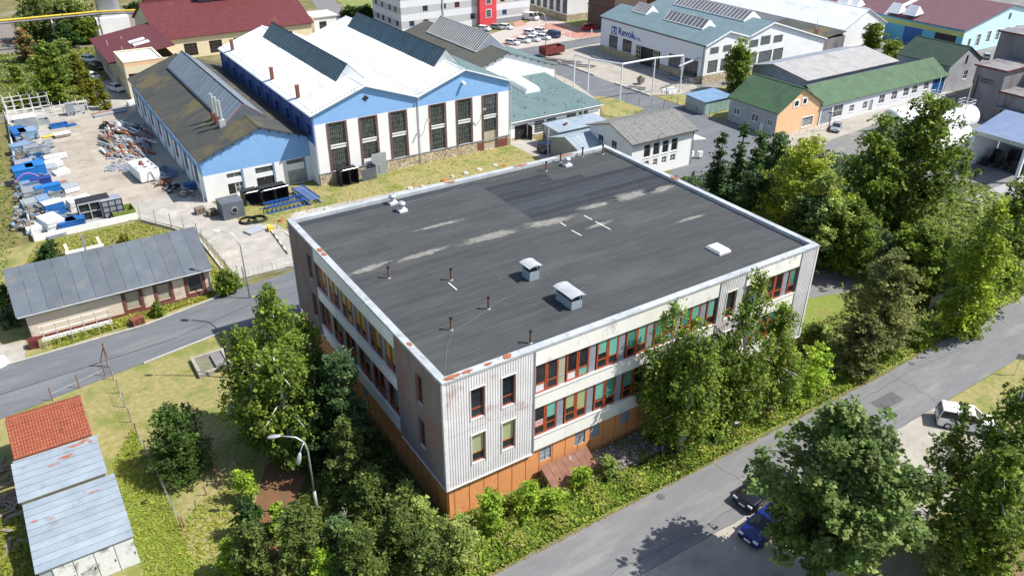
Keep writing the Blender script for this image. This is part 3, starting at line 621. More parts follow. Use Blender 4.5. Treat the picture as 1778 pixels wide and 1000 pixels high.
# coping sheets
cz=12.03
def coping(p0,p1,horiz):
    L=(Vector(p1)-Vector(p0)).length; n=round(L/2.0); 
    for i in range(n):
        a=Vector(p0).lerp(Vector(p1),i/n); c=Vector(p0).lerp(Vector(p1),(i+1)/n)
        b=MB(); g=.012
        if horiz: b.hull([(a.x,a.y-.27,cz),(c.x-g,a.y-.27,cz),(c.x-g,a.y+.27,cz),(a.x,a.y+.27,cz)],[(a.x,a.y-.27,cz+.17),(c.x-g,a.y-.27,cz+.17),(c.x-g,a.y+.27,cz+.22),(a.x,a.y+.27,cz+.22)])
        else: b.hull([(a.x-.27,a.y,cz),(a.x+.27,a.y,cz),(a.x+.27,c.y-g,cz),(a.x-.27,c.y-g,cz)],[(a.x-.27,a.y,cz+.2),(a.x+.27,a.y,cz+.2),(a.x+.27,c.y-g,cz+.2),(a.x-.27,c.y-g,cz+.2)])
        b.obj('coping_sheet',M['coping'],T,off=OFF)
coping((X0-.1,Y0+.14,0),(X1+.1,Y0+.14,0),True); coping((X0-.1,Y1-.14,0),(X1+.1,Y1-.14,0),True)
coping((X0+.14,Y0+.42,0),(X0+.14,Y1-.42,0),False); coping((X1-.14,Y0+.42,0),(X1-.14,Y1-.42,0),False)
b=MB(); b.box(X0+.3,X0+.42,Y0+.3,Y1-.3,11.7,12.03); b.box(X1-.42,X1-.3,Y0+.3,Y1-.3,11.7,12.03); b.box(X0+.42,X1-.42,Y0+.3,Y0+.42,11.7,12.03); b.box(X0+.42,X1-.42,Y1-.42,Y1-.3,11.7,12.03); b.obj('parapet_upstand',M['coping'],T,off=OFF)
for i,(cx,cy,rx,ry) in enumerate(((18.85,58.4,.2,.35),(18.85,57.5,.2,.3),(18.9,41.9,.15,.25),(19.4,37.05,.6,.2),(20.6,37.05,.35,.15),(23.7,37.1,.35,.22),(54.7,54.4,.22,.5),(43.5,65.55,.8,.2),(49.2,65.55,1.2,.2),(22.2,37.02,.3,.12),(35.2,65.5,.6,.15))):
    o=blob('rust_stain',cx,cy,rx,ry,12.262,M['rust'],T,i+20)
for x0,y0,x1,y1 in ((42.0,52.7,42.1,51.6),(42.1,51.1,42.2,49.1),(39.3,52.6,39.3,51.8),(39.2,50.8,39.3,49.5),(25.5,48.4,25.5,47.1)):
    b=MB(); b.hull([(x0-.04,y0,11.9),(x0+.04,y0,11.9),(x1+.04,y1,11.9),(x1-.04,y1,11.9)],[(x0-.04,y0,11.925),(x0+.04,y0,11.925),(x1+.04,y1,11.925),(x1-.04,y1,11.925)]); b.obj('white_batten',M['white'],T,off=OFF)
# lightning cable
def wire(name,pts,r,m,parent=None,off=None,n=4):
    b=MB(); b.tube(pts,r,n); return b.obj(name,m,parent,off=off)
wire('lightning_cable',[(19.2,37.6,11.95),(21,40.5,11.95),(22.5,42.2,11.95),(24.3,42.6,11.96),(26.1,43.4,11.95),(28,44,11.95)],.012,mat('dull_cable',(.2,.2,.2),None,rough=.9),T,OFF)
wire('lightning_cable',[(32.6,45.6,11.95),(32.2,42,11.95),(32.6,39.5,11.95),(34,37.6,11.95)],.012,mat('dull_cable',(.2,.2,.2),None,rough=.9),T,OFF)
wire('lightning_cable',[(27.6,64.2,11.95),(33,63.6,11.95),(37,65.0,11.95),(39,64.3,11.95),(46,64.6,11.95),(53.5,64.8,11.95)],.012,mat('dull_cable',(.2,.2,.2),None,rough=.9),T,OFF)
for x,y in ((21.9,51.6),(25.9,48.7),(22.4,42.4),(26.1,43.4),(26.2,38.0),(45.4,63.6),(48.1,64.8),(51.1,64.9),(53.4,64.3)):
    b=MB(); b.tube([(x,y,11.9),(x,y,12.8)],.085,10); p=b.obj('vent_pipe',M['rusty'],T,off=OFF,smooth=False)
    b=MB(); b.tube([(x,y,12.8),(x,y,12.95)],.12,10); b.obj('vent_cap',M['black'],p,off=OFF)
    b=MB(); b.tube([(x,y,11.9),(x,y,11.98)],.16,10,.1); b.obj('vent_collar',M['grey_metal'],p,off=OFF)
def ventbox(cx,cy,lx,ly,h):
    b=MB(); b.box(cx-lx/2,cx+lx/2,cy-ly/2,cy+ly/2,11.9,11.9+h*.5); p=b.obj('ventilation_shaft',M['light_metal'],T,off=OFF)
    b=MB()
    for sx_ in (-1,1):
        for k in range(3): 
            y=cy+(k-1)*(ly/2-.05); b.box(cx+sx_*(lx/2-.05)-.03,cx+sx_*(lx/2-.05)+.03,y-.03,y+.03,11.9+h*.5,11.9+h*.8)
    b.obj('shaft_posts',M['black'],p,off=OFF)
    b=MB(); b.box(cx-lx/2+.12,cx+lx/2-.12,cy-ly/2+.12,cy+ly/2-.12,11.9+h*.5,11.9+h*.62); b.obj('shaft_opening',M['black'],p,off=OFF)
    b=MB(); o=.18; pr=[(-1,.0),(-.5,.09),(0,.12),(.5,.09),(1,0)]
    bot=[(cx+a*(lx/2+o),cy-ly/2-o,11.9+h*.8+z) for a,z in pr]+[(cx+a*(lx/2+o),cy-ly/2-o,11.9+h*.8+z+.03) for a,z in pr[::-1]]
    b.hull(bot,[(x,cy+ly/2+o,z) for x,y,z in bot]); b.obj('shaft_hood',M['coping'],p,off=OFF)
ventbox(31.4,45.7,.9,1.1,1.5); ventbox(31.6,40.9,.95,2.0,1.35)
b=MB(); b.box(46.7,48.0,40.25,41.9,11.9,12.08); p=b.obj('roof_hatch',M['sill'],T,off=OFF); b=MB(); b.box(46.8,47.9,40.35,41.8,12.081,12.2); b.obj('hatch_lid',M['white'],p,off=OFF)
for x,y in ((28.4,64.5),(28.4,62.5),(48.1,63.6)):
    b=MB(); b.box(x-.4,x+.4,y-.4,y+.4,11.9,12.12); p=b.obj('roof_fan',M['sill'],T,off=OFF)
    b=MB(); b.tube([(x,y,12.12),(x,y,12.5)],.16,12); b.tube([(x,y,12.5),(x,y,12.62)],.33,12,.36); b.tube([(x,y,12.68),(x,y,12.85)],.36,12,.22); b.tube([(x,y,12.6),(x,y,12.7)],.2,12); b.obj('fan_head',M['galv'],p,off=OFF)
wire('weed_on_roof',[(50.5,62,11.9),(50.6,62,12.0)],.02,M['meadow'],T,OFF)
# slanted cellar canopy by the wall
T2=thing('cellar_stair_canopy','rusty lean-to sheet canopy over the cellar stairs at the orange wall','canopy',(26.3,34,0)); o2=(26.3,34,0)
for i in range(7):
    x=26.4+i*.62; slab('canopy_sheet',[(x,34.6,.35),(x+.6,34.6,.35),(x+.6,36.7,1.45),(x,36.7,1.45)],.05,mat('rust_brown_sheet',(.15,.07,.045),(.21,.1,.065),1.5,.8,rnd=.12,col3=(.4,.35,.3),s3=.8,t3=.62),T2,o2)
b=MB(); b.hull([(26.45,34.7,0),(26.45,36.7,0),(26.45,36.7,1.42),(26.45,34.7,.36)],[(26.6,34.7,0),(26.6,36.7,0),(26.6,36.7,1.42),(26.6,34.7,.36)]); b.obj('side_wall',M['dark_concrete'],T2,off=o2)
b=MB(); b.box(26.45,34.6,34.35,34.5,0,.45); b.obj('low_wall',M['dark_concrete'],T2,off=o2)
T2=thing('debris_slab','flat concrete slab strewn with pale rubbish beside the rusty canopy','slab',(31,34,0)); o2=(31,34,0)
b=MB(); b.box(31,37,34.1,36.7,0,.5); b.obj('slab',M['dark_concrete'],T2,off=o2)
b=MB()
for i in range(420): b.rbox((random.uniform(31,37),random.uniform(34.2,36.7),.5+random.uniform(0,.12)),random.uniform(.08,.4),random.uniform(.05,.25),.04,random.uniform(0,3),random.uniform(-.4,.4))
tag(b.obj('rubbish',mat('pale_rubbish',(.35,.33,.3),(.1,.09,.08),3,.9),T2,off=o2),kind='stuff')
# ================================================================ FACTORY HALLS
# --- low hall with blue gable
x0,x1,y0,y1,h,r=19.1,35.2,102.6,147.7,5.75,8.7
T=thing('workshop_hall','low hall with blue gable, mossy dark grey roof and three flue pipes','hall',(x0,y0,0)); off=(x0,y0,0)
ops={'S':[(2.9,4.9,.4,3.3),(6.7,9.1,.5,3.3),(11.0,13.4,.05,3.5)],'W':[(1.5+5.5*i,3.6+5.5*i,1.3,4.0) for i in range(8)]}
SDs=walls(T,off,x0,x1,y0,y1,h,[(0,1.0,M['white'],'plinth_wall'),(1.0,3.6,M['white'],'wall'),(3.6,h,M['blue_wall'],'gable_wall')],ops,'y',r)
W=SDs['S']
window(W,2.9,4.9,2.6,3.3,T,off,M['white'],M['glass2'],2,1); b=MB(); W.box(b,2.9,4.9,1.9,2.6,-.12,-.02); b.obj('infill_panel',M['white'],T,off=off); door(W,2.9,3.8,.4,1.9,T,off,M['black'],label='dark open doorway leaf'); window(W,3.85,4.9,.5,1.9,T,off,M['white'],M['glass2'],2,2)
window(W,6.7,9.1,2.5,3.3,T,off,M['teal_roof'],M['glass2'],2,1); b=MB(); W.box(b,6.7,9.1,1.9,2.5,-.12,-.02); b.obj('infill_panel',M['white'],T,off=off); door(W,6.7,9.1,.5,1.9,T,off,M['black'],leaves=2)
window(W,11,13.4,2.9,3.5,T,off,M['teal_roof'],M['glass2'],2,1); b=MB(); W.box(b,11,13.4,2.0,2.9,-.12,-.02); b.obj('infill_panel',M['white'],T,off=off); door(W,11.0,13.4,.05,2.0,T,off,M['grey_metal'],leaves=2,label='grey steel double door')
for s in (5.0,9.2,13.5):
    b=MB(); W.box(b,s-.12,s+.12,0,3.6,0,.06); b.obj('pilaster',M['steelblue'],T,off=off)
for o in ops['W']: window(SDs['W'],*o,T,off,M['grey_wall'],M['glass'],3,3)
for i in range(8):
    b=MB(); SDs['W'].box(b,5.5*i+.3,5.5*i+.65,0,5.2,0,.12); b.obj('buttress',M['grey_wall'],T,off=off)
roof_gable(T,off,x0,x1,y0,y1,h,r,'y',M['roof_dark'],.35,.14,pieces=9,gap=.015,step=.015)
gutter(T,off,(x0-.4,y0,h-.15),(x0-.4,y1,h-.15),[(x0-.4,y0+.2,h-.2)]); gutter(T,off,(x1+.35,y0-.3,h-.1),(x1+.35,y1,h-.1),[(x1-.05,y0-.2,h-.2)])
b=MB(); 
for k in range(13):
    s=.6+k*1.25; z=h+min(s,x1-x0-s)*(r-h)/((x1-x0)/2); W.box(b,s-.05,s+.05,z-.28,z-.12,0,.33)
b.obj('purlin_ends',M['roof_dark'],T,off=off)
skylight(T,off,27.15,24.4,29.9,108.3,142.7,10.35,8.05,mat('pale_monitor_sheet',(.16,.195,.235),(.21,.245,.285),.6,.5,rnd=.08),MATS['blue_grey_sheet'],24,name='roof_monitor',endm=M['steel_sheet'],zh=8.15)
b=MB(); b.tube([(24.4,108.35,8.1),(27.15,108.35,10.3),(29.6,108.35,8.2)],.07,4); b.obj('red_trim',M['rust'],T,off=off)
for k,yy in enumerate((108.7,110.6,112.4)):
    b=MB(); b.box(23.6,24.4,yy-.4,yy+.4,6.9,8.6); st=b.obj('chimney',M['grey_wall'] if k==0 else M['brick'],T,off=off)
    b=MB(); b.tube([(24.0,yy,8.6),(24.0,yy,11.2)],.24,10); b.obj('flue_pipe',M['galv'],st,off=off)
# --- tall double nave hall
x0,x1,y0,y1,h,r=33.5,64.3,100.0,143.2,9.95,12.65; xm=48.9
T=thing('factory_hall','tall double hall with white roofs, long glass skylights and blue twin gables','hall',(x0,y0,0)); off=(x0,y0,0)
wins=[(2.1,4.4),(6.7,8.9),(11.2,13.4),(17.4,19.6),(21.8,24.0),(26.2,28.4)]
opsS=[]
for i,(a,c) in enumerate(wins):
    opsS.append((a,c,5.4,8.4)); 
    if i<5: opsS.append((a,c,1.7 if i!=1 else 2.5,4.85))
    else: opsS.append((a,c,.05,4.85))
opsW=[(2+4.3*i,3.6+4.3*i,6.6,8.2) for i in range(10)]
SDt=sides(x0,x1,y0,y1); W=SDt['S']
wall_part(W,'plinth_wall',M['stone'],T,off,0,1.68,opsS,out=.06)
wall_part(W,'wall',M['white'],T,off,1.68,8.55,opsS)
wall_part(W,'gable_wall',M['blue_wall'],T,off,8.55,h,opsS,peak=[(W.L*.75,r),(W.L*.5,h),(W.L*.25,r)])
for k in 'EN': wall_part(SDt[k],'wall',M['white'],T,off,0,h,[],peak=([(W.L*.75,r),(W.L*.5,h),(W.L*.25,r)] if k=='N' else None))
wall_part(SDt['W'],'wall',M['white'],T,off,0,5.8,[]); wall_part(SDt['W'],'upper_wall',M['blue_dark'],T,off,5.8,h,opsW)
for o in opsW: window(SDt['W'],*o,T,off,M['blue_dark'],M['glass'],3,2)
for i in range(11):
    b=MB(); SDt['W'].box(b,4.3*i+.1,4.3*i+.4,5.8,9.6,0,.15); b.obj('pilaster',M['blue_dark'],T,off=off)
for i,(a,c) in enumerate(wins):
    window(W,a,c,5.4,8.4,T,off,M['black'],M['glass2'],8,4,bar=.035,fw=.06)
    b=MB()
    zz=1.68 if i<5 else .05
    W.box(b,a-.28,a-.02,zz,8.5,.003,.1); W.box(b,c+.02,c+.28,zz,8.5,.003,.1); b.obj('steel_upright',M['brown_frame'],T,off=off)
    b=MB(); W.box(b,a-.02,c+.02,8.4,8.5,.003,.09); b.obj('lintel',M['brown_frame'],T,off=off)
    b=MB(); W.box(b,a,c,5.28,5.4,.003,.1); b.obj('sill',M['sill'],T,off=off)
    if i<5:
        window(W,a,c,1.7 if i!=1 else 2.5,4.85,T,off,M['black'],M['glass2'],8,4,bar=.035,fw=.06)
    else:
        window(W,a,c,2.9,4.85,T,off,M['black'],M['glass2'],8,2,bar=.035,fw=.06); door(W,a,c,.05,2.88,T,off,mat('tan_door',(.4,.34,.25),(.46,.4,.3),1,.8),leaves=2,label='tan double door below windows')
b=MB(); W.box(b,0,W.L,1.6,1.69,.06,.14); b.obj('plinth_ledge',M['panel_grey'],T,off=off)
b=MB(); W.box(b,25.0,26.1,.2,1.35,.061,.09); b.obj('exposed_brick_patch',M['brick'],T,off=off)
b=MB(); W.box(b,28.6,30.4,.1,1.3,.061,.09); b.obj('exposed_brick_patch',M['brick'],T,off=off)
roof_gable(T,off,x0,xm,y0,y1,h,r,'y',M['white_roof'],.0,.14,pieces=9,gap=.012,step=.012); 
# re-add outer overhangs via second nave
roof_gable(T,off,xm+.004,x1,y0,y1,h,r,'y',M['white_roof'],.0,.14,m2=M['teal_roof'],pieces=9,gap=.012,step=.012)
b=MB()
for i in range(150):
    yy=y0+.4+(i%50)*.86; k=i//50; xx=(x0+.3,xm-.5,xm+.5)[k]; zz=h+.16+(.11,.17,.17)[k]; b.box(xx-.07,xx+.07,yy-.07,yy+.07,zz-.12,zz+.05)
for i in range(60):
    t=(i%15+.5)/15; k=i//15; xx=x0+7.7*k+7.7*t; zz=(h+(r-h)*t) if k%2==0 else (r-(r-h)*t); b.box(xx-.06,xx+.06,y0+.2,y0+.32,zz+.1,zz+.24)
tag(b.obj('roof_fixings',M['panel_grey'],T,off=off),kind='stuff')
b=MB()
for nx0 in (x0,xm):
    for s0,s1,z0,z1 in ((nx0,nx0+7.7,h,r),(nx0+7.7,nx0+15.4,r,h)):
        b.hull([(s0,y0-.4,z0-.02),(s1,y0-.4,z1-.02),(s1,y0,z1-.02),(s0,y0,z0-.02)],[(s0,y0-.4,z0+.145),(s1,y0-.4,z1+.145),(s1,y0,z1+.145),(s0,y0,z0+.145)])
b.obj('verge',M['white_roof'],T,off=off)
b=MB(); b.hull([(x0-.35,y0-.4,h-.14),(x0,y0-.4,h-.02),(x0,y1,h-.02),(x0-.35,y1,h-.14)],[(x0-.35,y0-.4,h),(x0,y0-.4,h+.14),(x0,y1,h+.14),(x0-.35,y1,h)]); b.obj('eave',M['white_roof'],T,off=off)
b=MB(); b.box(xm-.15,xm+.15,y0-.3,y1,h+.1,h+.16); b.obj('valley_gutter',M['grey_metal'],T,off=off)
gutter(T,off,(xm,y0-.45,h-.1),(xm,y0-.4,h-.4),[(xm,y0-.12,h-.3)],r=.09,zb=.2); gutter(T,off,(x1+.1,y0-.3,h),(x1+.1,y1,h),[(x1+.1,y0-.15,h)]); gutter(T,off,(x0-.4,y0-.3,h-.1),(x0-.4,y1,h-.1),[(x0+.15,y0-.12,h-.1)])
b=MB(); W.box(b,7.2,8.2,10.55,11.35,.003,.05); 
b=MB(); b.hull([tuple(W.P(7.7+.5*c,11.0+.42*s,.0)) for c,s in ((0,-1),(1,0),(0,1),(-1,0))],[tuple(W.P(7.7+.5*c,11.0+.42*s,.05)) for c,s in ((0,-1),(1,0),(0,1),(-1,0))]); b.obj('diamond_vent',M['black'],T,off=off)
b=MB(); b.tube([W.P(22.7,10.9,0),W.P(22.7,10.9,.5),W.P(22.7,10.7,.65)],.22,10); b.obj('wall_exhaust',M['white'],T,off=off)
skylight(T,off,41.3,39.2,43.6,105.6,137.5,14.3,11.9,mat('aged_blue_glass',(.03,.065,.08),(.055,.1,.12),.4,.3,spec=.5,rnd=.12),M['black'],34,zh=12.0,endm=M['galv'])
skylight(T,off,56.7,54.5,58.9,105.6,138.0,14.3,11.9,MATS['aged_blue_glass'],M['black'],34,zh=12.0,endm=M['galv'])
for k,(x,y) in enumerate(((34.3,117.9),(34.3,107.0),(34.4,138.5))):
    b=MB(); b.box(x-.22,x+.22,y-.22,y+.22,10.0,12.0); c=b.obj('chimney',M['brick'],T,off=off); b=MB(); b.box(x-.27,x+.27,y-.27,y+.27,12.002,12.15); b.obj('chimney_cap',M['rust'],c,off=off)
b=MB(); b.box(x1-.6,x1-.1,y0+.7,y0+1.2,9.9,11.6); 
# two wall lamps on brackets
for s in (16.0,25.3):
    b=MB(); b.tube([W.P(s,4.6,0),W.P(s,5.0,.4),W.P(s+.1,6.2,.7),W.P(s+.3,6.8,1.1)],.05,5); c=b.obj('lamp_bracket',M['galv'],T,off=off); b=MB(); b.tube([W.P(s+.3,6.8,1.0),W.P(s+.35,6.85,1.5)],.14,6); b.obj('lamp_head',M['galv'],c,off=off)
# --- third nave: olive roof and white gable
x0,x1,y0,y1,h,r=64.5,85.5,117.8,148,5.6,9.0; xr=75.4
T=thing('storage_hall','olive grey roofed hall with white gable and ribbed glass skylight','hall',(x0,y0,0)); off=(x0,y0,0)
walls(T,off,x0,x1,y0,y1,h,[(0,h,M['white'],'wall')],{},'y',r,ridge=xr)
roof_gable(T,off,x0,x1,y0,y1,h,r,'y',M['roof_olive'],.35,.14,m2=M['teal_roof'],xr=xr,pieces=8,gap=.015,step=.012)
skylight(T,off,xr,xr-3.0,xr+3.0,123.6,142.2,11.0,8.35,mat('ribbed_glass',(.13,.12,.115),(.18,.17,.16),.6,.4,rnd=.1),M['white'],26,zh=8.45,endm=M['panel_grey'])
gutter(T,off,(x1+.4,y0-.3,h-.2),(x1+.4,y1,h-.2),[(x1+.1,y0-.1,h-.2)])
b=MB()
for k in range(14):
    s=.7+1.5*k; z=h+(min(s/(xr-x0),(x1-x0-s)/(x1-xr)))*(r-h); b.box(x0+s-.06,x0+s+.06,y0-.33,y0,z-.3,z-.12)
b.obj('purlin_ends',M['roof_olive'],T,off=off)
# --- annex with grey-green roof
x0,x1,y0,y1=64.9,82.7,101.0,117.6
T=thing('annex_building','low white annex with grey-green sheet roof between the halls','annex',(x0,y0,0)); off=(x0,y0,0)
ops={'S':[(1.0,3.4,.05,2.3),(4.7,6.6,.5,2.5),(7.0,8.9,.5,2.5),(11.0,12.9,.7,2.6),(13.4,15.3,.7,2.6)]}
SDa=sides(x0,x1,y0,y1); W=SDa['S']
wall_part(W,'plinth_wall',M['stone'],T,off,0,.5,ops['S'],out=.05); wall_part(W,'wall',M['white'],T,off,.5,3.2,ops['S'])
for k in 'EN': wall_part(SDa[k],'wall',M['white'],T,off,0,3.2,[])
wall_part(SDa['W'],'wall',M['white'],T,off,0,3.2,[])
d=door(W,1.0,2.1,.05,2.3,T,off,M['black'],label='dark doorway'); b=MB(); b.rbox((x0+3.5,y0-.6,.05),.06,1.15,2.2); b.obj('open_door_leaf',M['black'],T,off=off); b=MB(); W.box(b,2.1,3.4,.05,2.3,-.18,-.15); b.obj('dark_passage',M['black'],T,off=off); b=MB(); W.box(b,1.0,3.4,2.3,2.42,.003,.06); b.obj('door_lintel',M['brown_frame'],T,off=off)
for o in ops['S'][1:]: window(W,*o,T,off,M['grey_wall'],M['glass2'],2,5,sill=M['sill'])
for k in range(6):
    xa=x0-.1+(x1-x0+.5)*k/6; xb=x0-.1+(x1-x0+.5)*(k+1)/6-.015
    slab('roof_sheet',[(xa,y0-.35,3.16),(xb,y0-.35,3.16),(xb,y1,4.5+(k<4)*0),(xa,y1,4.5)],.12,M['teal_roof'],T,off)
b=MB()
for i in range(70):
    x=random.uniform(x0,x1); y=random.uniform(y0,y1-1); z=3.2+(y-y0)*1.33/16.9+.115; b.box(x-.06,x+.06,y-.06,y+.06,z,z+.09)
tag(b.obj('roof_fixings',M['black'],T,off=off),kind='stuff')
b=MB(); n=10
for k in range(n):
    a0=math.pi*k/n;a1=math.pi*(k+1)/n
    for (ya,yb) in ((110.0,117.4),):
        P=lambda a,y:(75.4-1.5*math.cos(a),y,3.3+(y-101)*.08+1.2*math.sin(a))
        b.quad(P(a0,ya),P(a0,yb),P(a1,yb),P(a1,ya))
b.v+= [(75.4-1.5*math.cos(math.pi*k/n),110.0,3.3+9*.08+1.2*math.sin(math.pi*k/n)) for k in range(n+1)]; i=len(b.v)-n-1; b.f.append(tuple(range(i,i+n+1)))
b.obj('barrel_skylight',M['white'],T,off=off,smooth=False)
gutter(T,off,(x0,y0-.45,3.15),(x1+.3,y0-.45,3.15),[(x0+.2,y0-.3,3.1)],m=M['white'])
# --- small flat box with pale roof next to the annex
x0,x1,y0,y1=69.0,78.5,93.6,97.6
T=thing('flat_shed','flat shed with pale sheet roof squeezed between annex and ribbed garage','shed',(x0,y0,0)); off=(x0,y0,0)
walls(T,off,x0,x1,y0,y1,3,[(0,3.0,M['grey_wall'],'wall')]); 
for k in range(6): slab('roof_sheet',[(x0-.2+k*1.65,y0-.2,3.0),(x0-.2+k*1.65+1.62,y0-.2,3.0),(x0-.2+k*1.65+1.62,y1+.2,3.2),(x0-.2+k*1.65,y1+.2,3.2)],.08,M['light_metal'],T,off)
b=MB(); b.tube([(76,97,3.1),(76,97,5.2)],.1,8); b.obj('flue_pipe',M['galv'],T,off=off)
b=MB(); b.tube([(71.2,95.4,3.25),(71.9,95.6,3.35)],.2,8); b.obj('red_bucket',M['maroon'],T,off=off)
# --- ribbed garage
x0,x1,y0,y1,h,r=66.4,73.2,84.6,92.0,3.2,4.3
T=thing('ribbed_garage','grey ribbed steel garage with pale blue sheet roof at the corner of the office','garage',(x0,y0,0)); off=(x0,y0,0)
SDg=walls(T,off,x0,x1,y0,y1,h,[(0,h,M['grey_metal'],'wall')],{},'x',r)
for k in ('S','W'):
    b=MB(); Wg=SDg[k]; s=.2
    while s<Wg.L-.1: Wg.box(b,s,s+.1,0,h,0,.03); s+=.3
    b.obj('wall_ribs',M['grey_metal'],T,off=off)
roof_gable(T,off,x0,x1,y0,y1,h,r,'x',M['light_metal'],.3,.08,pieces=9,gap=.03)
b=MB(); b.tube([(66.0,92.1,0),(66.0,92.1,4.6)],.09,8); b.obj('corner_pipe',M['galv'],T,off=off)
# --- rough felt roof house
x0,x1,y0,y1,h,r=70.7,82.2,78.9,88.4,5.35,6.85
T=thing('whitewashed_house','two storey whitewashed house with rough grey felt roof beside the street','house',(x0,y0,0)); off=(x0,y0,0)
ops={'S':[(2.2,3.4,2.8,4.7),(3.9,5.1,2.8,4.7),(5.6,6.8,2.8,4.7),(7.3,8.5,2.8,4.7),(4.1,4.9,1.3,2.3),(5.7,6.6,1.3,2.3),(7.3,8.3,1.3,2.3),(2.5,3.3,1.3,2.3)],'W':[(2,3.2,2.8,4.6),(5,6.2,2.8,4.6)]}
SDr=walls(T,off,x0,x1,y0,y1,h,[(0,h,M['white'],'wall')],ops,'x',r)
for o in ops['S'][:4]: window(SDr['S'],*o,T,off,M['white'],M['glass'],1,low=1.2,sill=M['sill'])
for o in ops['S'][4:]: window(SDr['S'],*o,T,off,M['white'],M['glass2'],2,2)
for o in ops['W']: window(SDr['W'],*o,T,off,M['white'],M['glass'],2,2)
roof_gable(T,off,x0,x1,y0,y1,h,r,'x',M['rough_roof'],.4,.16,pieces=10,gap=.01,step=.02)
b=MB(); b.tube([(75.6,79.0,5.6),(75.6,78.3,6.2),(75.3,77.6,6.3)],.04,5); b.obj('wall_lamp',M['white'],T,off=off)
gutter(T,off,(x0-.3,y0-.45,h-.15),(x1+.3,y0-.45,h-.15),[(x1-.1,y0-.1,h-.1)],m=M['black'])
T=thing('garden_canopy','white fabric canopy with clutter below at the end of the whitewashed house','canopy',(82.6,79,0)); off=(82.6,79,0)
slab('canopy_roof',[(82.6,79.2,3.6),(85.6,79.6,3.0),(85.6,82.4,3.0),(82.6,82.6,3.6)],.05,M['white'],T,off)
b=MB(); [b.tube([(x,y,0),(x,y,3.1)],.04,5) for x,y in ((85.5,79.8),(85.5,82.2))]; b.obj('posts',M['galv'],T,off=off)
b=MB(); [b.rbox((83.2+random.random()*2.0,79.8+random.random()*2.2,.1+random.random()*.4),.6,.5,.8,random.random()*3) for i in range(7)]; b.obj('clutter',M['white'],T,off=off)
# --- Revok building
x0,x1,y0,y1,h,r=113.6,124.6,108.6,140,7.4,9.3
T=thing('company_hall','white company hall with blue lettering and blue grey roof, two gables','hall',(x0,y0,0)); off=(x0,y0,0)
opsW=[(2.9,5.8,1.5,4.15),(7.4,10.4,1.6,4.1),(11.8,19.2,.05,3.7),(21.7,25.1,1.5,4.0),(26.2,29.9,.6,4.1)]
XB=148.2
ops={'W':opsW,'S':[(12.2,14.4,2.0,4.3),(14.9,18.7,1.9,4.3),(19.1,22.0,1.9,4.3),(1.0,3.6,1.9,4.3),(4.4,7,1.9,4.3)]}
SDv=sides(x0,XB,y0,y1); SDv1=sides(x0,x1,y0,y1)
W=SDv['W']
wall_part(W,'wall',M['facade_light'],T,off,1.4,h,opsW); wall_part(W,'plinth_wall',M['stone'],T,off,0,1.4,opsW,out=.06)
Ws=SDv['S']; wall_part(Ws,'wall',M['white'],T,off,1.6,4.4,[o for o in ops['S'] if o[3]<5],peak=[(17.8,9.5),(11.2,7.65),(5.6,9.25),(0,7.35)]); wall_part(Ws,'plinth_wall',M['stone'],T,off,0,1.6,ops['S'],out=.06)
# remove windows above peak band: windows above 6.0 sit in the gable field, so build them proud
for o in ops['S']:
    if o[3]<5: window(Ws,*o,T,off,M['panel_grey'],M['glass2'],1,8,bar=.05)
for o in [(11.7,14.2,5.5,6.9),(14.9,17.6,5.6,7.3),(18.6,21.2,5.6,7.0),(1.2,3.4,5.6,6.8),(4.6,6.8,5.6,6.8)]:
    b=MB(); Ws.box(b,o[0],o[1],o[2],o[3],.003,.05); fr=b.obj('window',M['panel_grey'],T,off=off); b=MB(); Ws.box(b,o[0]+.1,o[1]-.1,o[2]+.1,o[3]-.1,.051,.06); b.obj('pane',M['glass2'],fr,off=off)
    b=MB(); [Ws.box(b,o[0],o[1],z,z+.05,.06,.07) for z in (o[2]+.4,o[2]+.8)]; b.obj('louvre_bars',M['panel_grey'],fr,off=off)
wall_part(SDv['E'],'wall',M['white'],T,off,0,4.6,[]); 
for k,o in enumerate(opsW):
    if k==2:
        b=MB(); W.box(b,o[0],o[1],o[2],o[3],-.19,-.17); b.obj('dark_gateway',M['black'],T,off=off)
        for s in (12.0,17.3):
            b=MB(); W.box(b,s,s+1.5,.1,3.6,.02,.1); dd=b.obj('glazed_gate_leaf',M['black'],T,off=off); b=MB(); [W.box(b,s,s+1.5,z,z+.08,.101,.13) for z in (.1,1.0,1.9,2.8,3.5)]; [W.box(b,s+q,s+q+.08,.1,3.6,.101,.125) for q in (0,.7,1.42)]; b.obj('gate_bars',M['cream'],dd,off=off)
    else:
        window(W,*o,T,off,M['panel_grey'],M['glass'],3,8,bar=.04,sill=M['panel_grey'])
